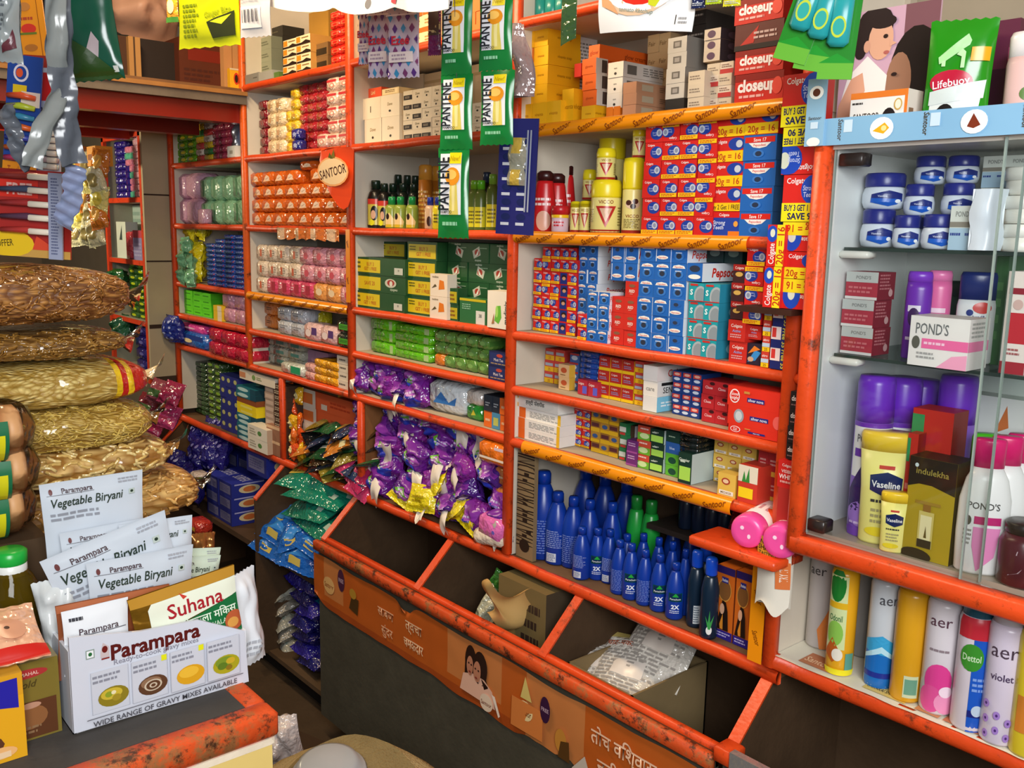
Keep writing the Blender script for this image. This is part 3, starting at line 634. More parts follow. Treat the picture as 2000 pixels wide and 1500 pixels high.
for k, px in enumerate((1124, 1142)):
    tin_at(px, 452, 392 if k else 393, S2, .05, 20, .2, vd, 'short slim yellow bottle beside red-lidded jar, %s of two' % ORD[k])
rbody = [(.022, 0), (.025, .004), (.026, .06), (.02, .105), (.018, .112)]
rb = bottle('talc_bottle', 'bottle', rbody, [(.019, .112), (.019, .128), (.012, .134)], 'cc1c20', '3a1414', [('e', .5, .22, .3, .2, 'e0a890'), ('l', .1, .5, .9, .7, 2, 'f4dcd8')], .06, .0, .11, sx=1, sy=.7)
for k, (px, y) in enumerate(((1063, .05), (1086, .10), (1102, .16), (1118, .2), (1074, .17))):
    rb.at((ay(px, 420, y).x, y, S2), 'red talc bottle, %s' % ('front one with fruit print' if k == 0 else '%s behind the front bottle' % ORD[k]), 'red talc bottles', (0, 0, .7), (1, 1, [1.02, 1, 1.2, 1.25, 1.3][k]))
jb = bottle('cream_jar', 'jar', [(.017, 0), (.019, .003), (.019, .037), (.017, .039)], [(.02, .038), (.02, .056), (.017, .058)], 'd8b8c4', 'c01c24', [('r', 0, .82, 1, 1, 'f0c018'), ('l', .25, .3, .8, .65, 2, 'c82028')], .05, 0, .038)
jb.at((ay(1094, 430, .03).x, .03, S2), 'small pink jar with red lid before the red bottles', None, (0, 0, .7))
G([colg(), colg(True), colg(False, False)], 'toothpaste_carton', 'carton', {0: 'small red toothpaste carton with yellow band', 1: 'small red toothpaste carton standing upside down', 2: 'small red toothpaste carton without yellow band'}, 'small red toothpaste cartons on the taped shelf', 1256, 1397, 452, 237, S2, .01, 4, 6, .1, mixr=lambda i, k: 2 if i == 0 and k > 0 or (i, k) in ((1, 9), (3, 0)) else 1 if (i == 3 or (i, k) == (1, 5)) else 0)
def wide(v):
    if v == 0: d = [('t', 'Colgate', .25, .84, .14, 'f4ecea', {'fit': .42}), ('e', .74, .72, .26, .26, BLU), ('e', .82, .72, .1, .15, 'c4ccd6'), ('r', .0, .02, 1, .46, YEL), ('t', '20g = 16', .5, .24, .26, 'b82818', {'fit': .86})]; return CT(RED, d)
    if v == 1: d = [('t', 'Colgate', .3, .84, .15, 'f4ecea', {'fit': .5}), ('e', .78, .7, .22, .26, BLU), ('e', .85, .72, .1, .15, 'c4ccd6'), ('r', 0, .02, 1, .36, YEL), ('t', 'Buy 2 Get 1 FREE', .5, .19, .2, '3a2a1a', {'fit': .9})]; return CT(RED, d)
    if v == 2: d = [('r', 0, .76, 1, 1, RED), ('t', 'Colgate', .5, .88, .12, 'f4ecea', {'fit': .4}), ('t', 'Strong', .35, .56, .17, 'd8e0f4', {'fit': .42, 'i': .15}), ('t', 'Teeth', .33, .36, .17, 'd8e0f4', {'fit': .36, 'i': .15}), ('r', .65, .02, 1, .2, 'e87a1c'), ('e', .88, .5, .07, .12, 'e8a040')]; return CT(BLU, d)
    d = [('r', .05, .7, .95, .92, 'd8281c'), ('t', 'Save 17', .5, .81, .14, 'f8f0ea', {'fit': .7}), ('p', [(.16, .69), (.84, .69), (.7, .52), (.5, .47), (.3, .52)], 'f0ece4'), ('t', 'Pepsodent', .5, .6, .1, 'd83020', {'fit': .45}), ('e', .48, .26, .17, .15, '3a78c4'), ('e', .48, .26, .1, .1, '28344c')]
    return CT('1c62b2', d, sidec='2a5a90', topc='dfe4ea')
G([wide(2), wide(1), wide(0)], 'toothpaste_carton', 'carton', {0: 'blue wide toothpaste carton with red header', 1: 'wide red toothpaste carton offering buy two', 2: 'wide red toothpaste carton with 20g yellow band'}, 'wide toothpaste cartons', 1388, 1451, 452, 219, S2, .012, 1, 5, .12, mixr=lambda i, k: min(k, 2))
G([wide(3), wide(0)], 'toothpaste_carton', 'carton', {0: 'blue wide carton with red saving banner', 1: 'wide red carton atop the blue saving cartons'}, 'blue wide toothpaste cartons', 1448, 1513, 453, 212, S2, .01, 1, 5, .12, mixr=lambda i, k: 1 if k == 4 else 0)
# promotional stack in front of the end post
def promo(v):
    a = [('t', 'Colgate', .34, .88, .12, 'f4ecea', {'fit': .5}), ('e', .85, .68, .38, .34, '1f49b8'), ('e', .93, .7, .14, .18, 'd8dcc8'), ('t', 'Strong', .68, .72, .11, 'c8d4f8', {'fit': .32, 'i': .1}), ('t', 'Teeth', .68, .58, .11, 'c8d4f8', {'fit': .28, 'i': .1}), ('r', 0, .0, 1, .4, 'f2e01c'), ('t', 'BUY 3 GET 1 FREE', .52, .3, .13, '1c2058', {'fit': .9, 'b': .03}), ('t', 'SAVE 90', .52, .12, .14, '1c2058', {'fit': .8, 'b': .03})]
    if v == 2: a = [('e', .25, .5, .25, .5, '1f49b8'), ('e', .25, .5, .1, .2, 'd8dcc8'), ('t', 'Colgate', .7, .4, .16, 'f4ecea', {'fit': .4, 'rot': 180}), ('r', 0, .55, 1, 1, 'f2d81c'), ('t', '20g = 16', .5, .78, .26, 'c02818', {'fit': .8, 'rot': 180})]
    if v == 3: a = [('t', 'Colgate', .36, .84, .16, 'f4ecea', {'fit': .5}), ('e', .8, .68, .3, .3, '1f49b8'), ('e', .92, .7, .12, .16, 'd8dcc8'), ('r', 0, 0, 1, .42, 'f2d81c'), ('t', '20g = 16', .5, .21, .26, 'c02818', {'fit': .86})]
    if v == 1:
        o = []
        for q in a:
            if q[0] == 'e': o.append(('e', 1-q[1], 1-q[2])+q[3:])
            elif q[0] == 'r': o.append(('r', 1-q[3], 1-q[4], 1-q[1], 1-q[2], q[5]))
            else: o.append(('t', q[1], 1-q[2], 1-q[3], q[4], q[5], dict(q[6], rot=180)))
        a = o
    return CT('d4201a', a, sidec='b01a16', topc='d4201a')
pl = [(591, 545, 2, 'fifth'), (543, 491, 3, ''), (489, 433, 2, ''), (431, 340, 0, ''), (338, 246, 1, ''), (244, 142, 0, '')]
names = ['small promotional toothpaste carton at bottom beside orange post', 'promotional toothpaste carton reading 20g, second above the dark ledge', 'upside-down 20g toothpaste carton below the saving cartons', 'large toothpaste carton reading save 90, lower of the upright two', 'large toothpaste carton turned upside down between two upright ones', 'large toothpaste carton reading save 90, topmost beside blue strip']
z = 1.429
for (b, t_, v, _), nm in zip(pl, names):
    zt = Zp(1565, t_, -.05); X0 = ay(1528, (b+t_)/2, -.05).x; X1 = min(X0+.072, -.816)
    one(promo(v)(X1-X0, .034, zt-z-.001), 'toothpaste_carton', 'carton', ((X0+X1)/2, -.032, z), nm, 'promotional toothpaste cartons', (0, 0, 0)); z = zt
prv = CT('d4201a', [('e', .28, .78, .3, .2, '1f49b8'), ('e', .3, .8, .14, .1, 'd8dcc8'), ('t', 'Colgate', .28, .3, .16, 'f4ecea', {'rot': 90, 'fit': .5}), ('r', .56, 0, 1, 1, 'f2d81c'), ('t', '20g = 16', .78, .5, .2, 'c02818', {'rot': 90, 'fit': .9})])
G(prv, 'toothpaste_carton', 'carton', 'toothpaste carton on end with 20g lettering running upward', 'upended toothpaste cartons', 1493, 1527, 590, 438, 1.429, -.06, 1, 2, .055)
# ================================================================ third shelf
tiny = colg()
tb = CT('c81f1c', [('r', .1, .05, .9, .95, '20307c'), ('e', .55, .6, .3, .2, '2a1a1a'), ('e', .55, .5, .2, .14, 'c89878')])
G([tiny, tb, colg(True)], 'toothpaste_carton', 'carton', {0: 'tiny red and yellow toothpaste carton', 1: 'tiny toothpaste carton turned to its dark blue side', 2: 'tiny red toothpaste carton standing on its head'}, 'tiny red toothpaste cartons', 1041, 1126, 650, 506, S3, .035, 5, [6, 6, 6, 6, 6], .09, mixr=lambda i, k: 1 if i == 3 and k < 5 else (2 if (i, k) in ((1, 3), (1, 5), (2, 2)) else 0))
G(tiny, 'toothpaste_carton', 'carton', 'tiny red toothpaste carton on the raised back row', 'tiny red toothpaste cartons', 1060, 1126, 508, 483, Zp(1090, 507, .05), .05, 4, 1, .07)
G(tiny, 'toothpaste_carton', 'carton', 'tiny red toothpaste carton before the blue block', 'tiny red toothpaste cartons', 1127, 1145, 655, 614, S3, .0, 1, 2, .035)
G(pepso(), 'toothpaste_carton', 'carton', 'small blue toothpaste carton in the narrow block', 'small blue toothpaste cartons', 1127, 1165, 640, 473, S3, .04, 2, 7, .14)
G(pepso(), 'toothpaste_carton', 'carton', 'small blue toothpaste carton in the low front block', 'small blue toothpaste cartons', 1146, 1188, 664, 570, S3, -.002, 2, 4, .042)
red = CT('cc2a1e', [('e', .5, .72, .24, .1, '8a5a40'), ('t', 'RED', .5, .4, .18, 'f0d8cc', {'i': .1, 'b': .03}), ('l', .35, .18, .65, .26, 1, 'e0a090')])
G(red, 'toothpaste_carton', 'carton', 'plain red toothpaste carton between blue blocks', 'plain red toothpaste cartons', 1192, 1245, 672, 548, S3, .005, 2, [3, 4], .1)
G(pepso(1), 'toothpaste_carton', 'carton', 'blue toothpaste carton with white oval on the plain red stack', 'blue toothpaste cartons', 1191, 1244, 548, 478, Zp(1217, 549, .005), .005, 2, 2, .1)
G([pepso(), pepso(1)], 'toothpaste_carton', 'carton', {0: 'larger blue toothpaste carton in the middle block', 1: 'larger blue toothpaste carton with oval at its foot'}, 'blue toothpaste cartons', 1245, 1338, 688, 477, S3, .0, 3, 6, .12, mixr=lambda i, k: 1 if (i == 2 and k < 3) or (i == 1 and k == 5) else 0)
plong = CT('1e62b4', [('e', .5, .7, .34, .18, '2e3648'), ('e', .5, .26, .4, .13, 'eeeee6')], sidec='e4e6ea', side=[('t', 'Pepsodent', .5, .5, .5, 'd02c20', {'i': .15, 'b': .03})])
C1(plong, 'toothpaste_carton', 'carton', 'long white-sided toothpaste carton with red lettering', 1342, 1372, 550, 514, Zp(1357, 550, .0), .0, .16)
teal = CT('1d9aa2', [('e', .78, .3, .42, .55, 'a8b0b4'), ('e', .8, .28, .34, .45, '8a949a'), ('r', 0, 0, 1, .05, 'c02820'), ('r', .1, .84, .6, .95, 'c83028'), ('t', 'S', .2, .5, .3, 'e8f4f4', {'b': .03})], sidec='2a8aa4', side=[('e', .5, .5, .2, .3, '7ac0d0')])
G(teal, 'toothpaste_carton', 'carton', 'teal toothpaste carton with silver arc', 'teal toothpaste cartons', 1342, 1402, 698, 553, S3, .0, 2, 4, .1)
G(CT('16302e', [('e', .5, .55, .3, .2, '6a7a70')]), 'toothpaste_carton', 'carton', 'dark green carton in the shade under the taped shelf', 'dark cartons', 1346, 1448, 512, 478, Zp(1400, 513, .06), .06, 3, 1, .1)
G(teal, 'toothpaste_carton', 'carton', 'teal toothpaste carton at the back row', 'teal toothpaste cartons', 1404, 1428, 640, 553, S3, .06, 1, 3, .08)
gold = CT('3a1c20', [('r', 0, .66, 1, 1, '9a1f1c'), ('t', 'Colgate', .5, .82, .14, 'e8d0c8', {'fit': .7}), ('e', .5, .46, .3, .13, 'c8a050')])
asalt = CT('c2281e', [('t', 'Colgate', .5, .74, .15, 'f0dcd4', {'fit': .75}), ('t', 'Active', .5, .5, .13, '8aa0d8', {'fit': .6, 'i': .2}), ('l', .15, .15, .85, .36, 2, 'd8a0a0')])
zt = Zp(1440, 624, .0)
G(asalt, 'toothpaste_carton', 'carton', 'red salt toothpaste carton at the foot of the stack', 'red salt toothpaste cartons', 1422, 1456, 704, 625, S3, .0, 1, 2, .1)
G(gold, 'toothpaste_carton', 'carton', 'maroon toothpaste carton with gold oval', 'maroon toothpaste cartons', 1428, 1453, 624, 516, zt, .002, 1, 3, .1)
G([colg(), colg(True)], 'toothpaste_carton', 'carton', {0: 'medium red toothpaste carton near the end post', 1: 'medium red toothpaste carton upside down near the end post'}, 'medium red toothpaste cartons', 1454, 1491, 634, 482, Zp(1472, 634, .0), .0, 1, 4, .1, mixr=lambda i, k: 1 if k in (1, 2) else 0)
C1(asalt, 'toothpaste_carton', 'carton', 'red salt toothpaste carton under the medium stack', 1458, 1487, 670, 636, S3+.045, .01, .09)
C1(CT('2a2030', [('p', [(.1, .1), (.55, .7), (.95, .6), (.6, .2)], '3a8ac8'), ('p', [(.1, .5), (.5, .9), (.9, .75)], 'e07a28'), ('e', .3, .25, .2, .12, 'c8a080')]), 'toothpaste_carton', 'carton', 'dark carton with orange and blue swoosh, lowest by the post', 1458, 1488, 709, 671, S3, .005, .1)
alt = CT('c83a2a', [('r', 0, .0, 1, .28, 'f0c018'), ('t', '25', .5, .14, .18, '7a4a10'), ('r', 0, .3, 1, .55, 'b8c8d8'), ('t', 'altro', .5, .75, .16, 'f4e0d8', {'fit': .8})])
G(alt, 'toothpaste_carton', 'carton', 'narrow red and yellow carton reading 25', 'narrow 25 cartons', 1489, 1504, 711, 594, S3, -.005, 1, 4, .1)
sens = CT('1c2464', [('r', .0, .4, .58, 1, 'f0d8d0'), ('r', .06, .5, .3, .95, 'd83a34'), ('t', 'Free 35', .78, .5, .22, 'e8d040', {'rot': -90, 'fit': .9})])
G(sens, 'toothpaste_carton', 'carton', 'navy and white sensitive toothpaste carton lettered in yellow', 'navy and white cartons', 1506, 1540, 722, 596, S3, -.01, 1, 3, .09)
# ================================================================ fourth shelf
yb25 = CT('c8403a', [('r', 0, 0, 1, .42, 'ecb818'), ('t', '25', .5, .2, .24, 'a85a10'), ('r', .08, .5, .92, .75, 'a8b0c0')])
G(yb25, 'toothpaste_carton', 'carton', 'tiny yellow-footed carton at the shelf end', 'tiny yellow-footed cartons', 1064, 1100, 752, 682, S4, .09, 2, 3, .08)
G(CT('e4bc88', [('e', .5, .55, .28, .22, 'c85a30'), ('l', .2, .1, .8, .25, 1, '8a5a30')], sidec='d8a838'), 'soap_carton', 'carton', 'small cream carton with orange emblem', 'cream emblem cartons', 1090, 1111, 760, 712, S4, .05, 1, 2, .05)
G(CT('3a5a98', [('e', .5, .5, .34, .25, 'b8c4d8'), ('r', 0, .8, 1, 1, 'a83030')]), 'toothpaste_carton', 'carton', 'small blue carton behind the cream emblem cartons', 'small slate cartons', 1111, 1129, 763, 690, S4, .07, 1, 4, .07)
G(SPk('1c4aa0', [('t', 'OralB', .5, .5, .3, 'b8c8e8', {'i': .3})], kind='wrap'), 'toothbrush_pack', 'pack', 'shiny blue wrapped pack lying flat in a stack', 'shiny blue packs', 1131, 1168, 741, 688, Zp(1150, 742, .06), .06, 1, 5, .1)
G(CT('b02838', [('r', .5, .1, .95, .6, '5a5ac0'), ('t', 'Colgate', .35, .75, .16, 'f0dcd8', {'fit': .6})]), 'toothpaste_carton', 'carton', 'crimson carton beneath the shiny blue packs', 'crimson cartons', 1129, 1167, 768, 743, S4, .04, 2, 1, .09)
G(CT('b8281f', [('r', 0, 0, 1, .22, 'ecc018'), ('t', 'Colgate', .4, .8, .14, 'f0d8d0', {'fit': .6}), ('l', .15, .35, .85, .6, 2, '8890c0')], sidec='e0b818'), 'toothpaste_carton', 'carton', 'red carton with yellow foot and side', 'yellow-sided red cartons', 1168, 1236, 774, 700, S4, .05, 3, 3, .08)
G(yb25, 'toothpaste_carton', 'carton', 'small red carton beside white long cartons', 'tiny yellow-footed cartons', 1239, 1256, 781, 706, S4, .05, 1, 4, .07)
wl = CT('e0dcd4', [('t', 'care', .5, .5, .3, '8a8680')], sidec='d8d8d4', side=[('t', 'SENSODYNE', .55, .4, .4, '303030'), ('r', .1, .7, .5, .9, '202020')])
wl2 = CT('dcdcd8', sidec='7ac0dc', side=[('l', .1, .3, .9, .7, 2, 'e8f4f8')])
G([wl, wl2, CT('e0dcd8', sidec='d8d0cc', side=[('t', 'Colgate', .55, .5, .5, 'b83028')])], 'toothpaste_carton', 'carton', {0: 'long white sensitive-toothpaste carton with black print', 1: 'long white carton with pale blue side', 2: 'long white carton lettered in red'}, 'long white toothpaste cartons', 1256, 1284, 790, 714, S4, .02, 1, 3, .12, mixr=lambda i, k: [1, 0, 2][k])
nv = CT('1c3a7c', [('r', .08, .52, .92, .9, 'c84034'), ('e', .5, .72, .3, .12, 'e8b0a0'), ('e', .5, .28, .34, .14, 'c8d4e4')])
G(nv, 'toothpaste_carton', 'carton', 'tiny navy and red carton', 'tiny navy cartons', 1313, 1368, 795, 727, S4, .04, 3, 4, .06)
G(CT('28323c', [('e', .5, .6, .34, .12, 'd0d4d0')]), 'toothpaste_carton', 'carton', 'dark slate carton behind the tiny navy cartons', 'dark slate cartons', 1370, 1397, 760, 735, S4+.035, .09, 1, 1, .06)
G(CT('b4242a', [('t', 'Close', .5, .5, .2, 'f0c8c8'), ('e', .75, .8, .2, .12, '3a1418')]), 'toothpaste_carton', 'carton', 'tiny crimson carton beside the mosquito-mat boxes', 'tiny crimson cartons', 1370, 1422, 812, 745, S4, .03, 2, 3, .06)
gk = [('e', .13, .5, .09, .36, 'f4f0ee'), ('e', .13, .5, .078, .3, 'd8281c'), ('t', 'Good', .13, .62, .17, 'f8ece8', {'fit': .14, 'i': .2}), ('t', 'knight', .13, .42, .17, 'f8ece8', {'fit': .14, 'i': .2}), ('r', .36, .3, .66, .52, '2a2a78'), ('t', 'silver nova', .51, .41, .15, 'e8e8f4', {'fit': .28}), ('r', .3, .7, .4, .82, 'c88a40')]
gk2 = [('e', .2, .5, .09, .36, '9aa0a8'), ('e', .2, .5, .06, .25, 'c8ccd0'), ('r', .4, .38, .72, .6, '2a2a78'), ('t', 'silver nova', .56, .49, .16, 'e8e8f4', {'fit': .3}), ('e', .88, .5, .08, .34, 'e86058')]
z = S4
for k, (b, t_) in enumerate(((875, 838), (837, 800), (799, 761))):
    zt = Zp(1478, t_, -.005)
    C1(CT('dc2e1c', gk if k != 1 else gk2, side=[('l', .1, .2, .9, .8, 3, 'e8a090')]), 'mosquito_mat_box', 'carton', ['red mosquito-repellent box at bottom of three', 'red mosquito-repellent box with silver disc, middle of three', 'red mosquito-repellent box on top of three'][k], 1421, 1534, b, t_, z, -.005, .06, 'mosquito-repellent boxes'); z = zt
# ================================================================ fifth shelf
tray = CT('e8e4de', [('r', 0, 0, .26, 1, 'e06a24'), ('r', .07, .0, .12, 1, 'f0ece4'), ('l', .35, .2, .95, .8, 4, 'a8a8a4'), ('r', .94, 0, 1, 1, 'e8b828')])
G(tray, 'spice_box', 'carton', 'flat white and orange carton at the shelf end', 'flat white and orange cartons', 1001, 1094, 865, 802, S5, .01, 1, 3, .14)
C1(CT('e4e0d8', [('r', 0, 0, .12, 1, 'eaa020'), ('e', .5, .5, .42, .5, 'dedcd4'), ('t', 'हल्दी फेसपॅक', .5, .5, .32, '2a2a28', {'fit': .5, 'b': .02})]), 'face_pack_box', 'carton', 'open white carton with black script on the orange-white stack', 1003, 1090, 801, 777, Zp(1047, 801, .012), .012, .13)
G(CT('e2d4c8', [('l', .2, .3, .8, .7, 2, 'b89888')]), 'spice_box', 'carton', 'small pale pink carton beside the flat cartons', 'pale pink cartons', 1096, 1119, 858, 800, S5, .06, 1, 3, .07)
G(colg(), 'toothpaste_carton', 'carton', 'tiny red toothpaste carton on the lowest taped shelf', 'tiny red toothpaste cartons', 1120, 1152, 868, 800, S5, .06, 2, 4, .07)
yb = CT('9a6a28', [('r', 0, 0, 1, .4, 'e0b020'), ('r', .1, .5, .9, .85, '5a2a30')])
yg = CT('b88a30', [('r', 0, 0, 1, .3, 'e4b418'), ('e', .5, .6, .3, .2, '3a5a90')])
G([yb, yg], 'toothpaste_carton', 'carton', {0: 'tiny brown and yellow carton', 1: 'tiny gold carton with blue oval'}, 'tiny brown and gold cartons', 1153, 1208, 884, 806, S5, .05, 3, 4, .06, mixr=lambda i, k: (i+k) % 2)
G(CT('2a7a48', [('r', 0, .3, 1, .7, 'd8dcd0'), ('r', .1, .05, .9, .25, 'c83a34')]), 'toothpaste_carton', 'carton', 'green and white carton by the purple ones', 'green and white cartons', 1209, 1222, 896, 826, S5, .045, 1, 3, .06)
G(CT('6a2a70', [('l', .15, .5, .85, .85, 2, 'c8a0c8'), ('r', 0, 0, 1, .15, '9a4a90')]), 'toothpaste_carton', 'carton', 'small purple carton', 'small purple cartons', 1222, 1243, 906, 860, S5, .025, 1, 2, .06)
C1(CT('4a3228', [('e', .5, .5, .14, .22, 'e8e0d0')], sidec='d8dcd8'), 'henna_box', 'carton', 'small dark brown carton standing on green and white ones', 1216, 1240, 858, 830, Zp(1228, 859, .06), .06, .05)
G(CT('c84a34', [('r', 0, 0, 1, .5, '6ab030'), ('e', .5, .3, .34, .2, 'c8e0a0'), ('l', .2, .7, .8, .9, 1, 'f0d0c8')]), 'soap_carton', 'carton', 'red and green carton beside purple ones', 'red and green cartons', 1243, 1270, 912, 832, S5, .03, 1, 3, .06)
gd = CT('16352a', [('r', .08, .1, .92, .55, 'a8dc58'), ('l', .15, .65, .6, .8, 1, 'c8d8c8'), ('t', 'Garnier', .45, .78, .1, 'd8e4d8')], sidec='b8c8c4')
G(gd, 'hair_color_carton', 'carton', 'dark green carton with lime panel, narrow stack', 'dark green hair-colour cartons', 1268, 1296, 920, 838, S5, .03, 1, 3, .07)
G([CT('5cae34', [('e', .5, .4, .3, .3, '1c4a38')]), CT('2a5aa0', [('t', 'blue', .5, .5, .25, 'c8d8f0')]), CT('183a30', [('l', .2, .4, .8, .6, 1, 'a8c0a8')])], 'hair_color_carton', 'carton', {0: 'bright green carton in the mixed stack', 1: 'blue carton in the mixed green stack', 2: 'black-green carton in the mixed stack'}, 'mixed green cartons', 1299, 1325, 927, 842, S5, .03, 1, 4, .07, mixr=lambda i, k: [0, 0, 1, 2][k])
C1(gd, 'hair_color_carton', 'carton', 'dark green carton with lime panel and long pale side', 1325, 1351, 936, 885, S5, .01, .12)
G(SPk('1c2220', kind='wrap'), 'hair_dye_pack', 'pack', 'black shiny wrapped pack above the dark green carton', 'black shiny packs', 1326, 1362, 884, 842, Zp(1344, 886, .03), .03, 1, 4, .1)
ye = CT('e0b850', [('e', .45, .66, .24, .15, 'a8402c'), ('e', .45, .66, .16, .09, 'e8c8a0'), ('r', .1, .08, .9, .26, 'f0e8dc'), ('t', 'MEDIKER', .5, .17, .1, '8a6a30', {'fit': .7})], sidec='c89a38')
C1(ye, 'soap_carton', 'carton', 'golden carton with red emblem, foremost of its cluster', 1402, 1437, 962, 925, S5, .0, .05, 'golden cartons')
G(ye, 'soap_carton', 'carton', 'golden carton with red emblem in the rear rows', 'golden cartons', 1392, 1476, 948, 865, S5, .07, 3, 3, .06)
C1(CT('c83a2a', [('r', 0, .55, 1, 1, 'e0d8c0'), ('p', [(.2, .55), (.3, .85), (.4, .6), (.55, .95), (.6, .55)], '3a8a3a'), ('r', .05, .12, .8, .4, 'f0d020')]), 'soap_carton', 'carton', 'carton with green leaves over red beside golden cartons', 1442, 1480, 960, 910, S5, -.002, .05)
G(CT('a8282c', [('l', .2, .4, .8, .7, 2, 'd8a098'), ('r', 0, 0, 1, .2, 'd8b040')]), 'soap_carton', 'carton', 'dark red carton behind the leafy carton', 'dark red cartons', 1480, 1520, 930, 880, S5, .04, 2, 2, .07)
# talc tins lying on the small ledge, ends towards the camera
tmb = MB(); rr = .0295; tmb.lathe([(rr, 0), (rr*1.0, .11), (rr*.97, .14)], mat('f0d4cc', 'pl'), 28)
art(tmb, [('r', .1, .1, .9, .4, 'e0a8b0'), ('t', 'talc', .5, .7, .1, 'c07080')], lambda u, v, e: cyl_map(rr, None, 1, 1, .1)(u, v+.02, e), .1, .1, 'gloss', 6); tbody = tmb.mesh('body')
tmb = MB(); tmb.lathe([(rr*.6, -.03), (rr*.92, -.03), (rr*1.03, -.022), (rr*1.03, .0), (rr*.99, .004)], mat('ee4f9c', 'pl'), 28); art(tmb, [('e', .4, .62, .05, .07, 'f8d8e8'), ('e', .62, .38, .06, .06, 'f8d8e8')], lambda u, v, e: (-(u-rr), (v-rr), -.0305-e), 2*rr, 2*rr, 'gloss'); tcap = tmb.mesh('cap')
TP = Proto('talc_tin', 'tin', [('body', tbody), ('cap', tcap, 'bright pink cap')])
for k, (px, py) in enumerate(((1452, 996), (1516, 1015))):
    b = ay(px, py, -.075); TP.at((b.x-.0, -.045, 1.005+rr*1.03), 'pink-capped talc tin lying on its side, %s' % ('nearer the golden cartons' if k == 0 else 'nearer the glass case'), 'pink talc tins', (-math.pi/2, 0, .25 if k == 0 else .25))
C1(CT('d02420', [('t', 'Colgate', .45, .84, .1, 'f4dcd8', {'fit': .5}), ('t', 'VISIBLE', .5, .62, .12, 'f4dcd8', {'fit': .8}), ('t', 'WHITE', .5, .42, .17, 'f8e8e4', {'fit': .85, 'b': .02}), ('l', .15, .15, .85, .3, 1, 'e8a8a0')]), 'toothpaste_carton', 'carton', 'red whitening toothpaste carton above the pink talc tins', 1519, 1558, 955, 901, Zp(1540, 955, -.04), -.04, .03)
one(carton(.04, .03, Zp(1540, 955, -.04)-1.004, 'b8322a', sidec='9a2a24'), 'toothpaste_carton', 'carton', (ay(1540, 960, -.04).x, -.025, 1.004), 'plain red carton hidden behind the pink talc tins')

blk = CT('211d1e', [('t', 'closeup', .5, .62, .3, 'e8e0e0', {'fit': .8, 'b': .03}), ('l', .1, .15, .7, .3, 1, '8a6a6a')])
G(blk, 'toothpaste_carton', 'carton', 'narrow black toothpaste carton wedged beside the glass case', 'narrow black cartons', 1538, 1566, 900, 765, Zp(1550, 900, -.035), -.035, 1, 4, .02)
# ================================================================ oil bottles on the low shelf
def oil_proto(r, h, lab, col='10389c'):
    b = [(r*.9, 0), (r, .004), (r, h*.5), (r*.93, h*.6), (r*.75, h*.72), (r*.5, h*.83), (r*.4, h*.86)]
    c = [(r*.46, h*.86), (r*.46, h*.97), (r*.38, h)]
    if lab == 0: d = [('l', .1, .1, .9, .95, 14, '6a80c8')]
    elif lab == 1: d = [('r', .2, .66, .8, .98, '0c4a3a'), ('r', .24, .69, .76, .95, '0c2a50'), ('p', [(.5, .98), (.36, .84), (.64, .84)], '28a840'), ('t', 'Parachute', .5, .76, .07, 'e8f0e8', {'fit': .5}), ('t', '2X', .5, .46, .16, 'e8eef8', {'b': .04}), ('l', .28, .2, .72, .34, 2, 'c8d0e8')]
    elif lab == 3: d = []
    else: d = [('l', .12, .45, .7, .98, 9, '8898d0'), ('r', .16, .04, .5, .3, 'd0d4e0'), ('l', .18, .06, .48, .28, 5, '50608a')]
    return bottle('oil_bottle', 'bottle', b, c, col, col, d, r*2.5, h*.03, h*.5, ck='pl', n=18)
def oil(px, yb, yt, rpx, lab, label, y=None, col='10389c', grp='blue oil bottles'):
    if y is None: b = az(px, yb, S6); b.y = max(.012, b.y)
    else: b = ay(px, yb, y)
    y = b.y; r = (ay(px+rpx, yb-40, y).x-ay(px-rpx, yb-40, y).x)/2*.92; h = Zp(px, yt, y)-S6
    X = ay(px, (yb+yt)/2, y).x
    oil_proto(r, h, lab, col).at((X, y+r*.5, S6), label, grp, (0, 0, .75))
fr = [(1050, 1089, 921, 22, 0, 'tallest blue oil bottle next to the cardboard strip'), (1080, 1100, 961, 18, 2, 'blue oil bottle with white barcode, beside the tallest'), (1111, 1107, 970, 17, 0, 'third tall blue bottle counting from the cardboard strip'),
 (1130, 1130, 1030, 14, 2, 'first short blue bottle with barcode in front row'), (1161, 1131, 1032, 13, 1, 'second short blue bottle, green badge half hidden'), (1185, 1138, 1034, 13, 2, 'third short blue bottle from the cardboard strip'), (1204, 1159, 1055, 13.5, 0, 'fourth short blue bottle, all fine print'),
 (1227, 1170, 1062, 13.5, 1, 'short blue bottle showing green badge, fifth in front row'), (1254, 1181, 1074, 13.5, 0, 'sixth short blue bottle, fine print towards viewer'), (1282, 1193, 1083, 14.5, 1, 'seventh short blue bottle with green badge'), (1313, 1208, 1099, 15.5, 1, 'short blue bottle with green badge nearest the clear bottles')]
for a in fr: oil(*a)
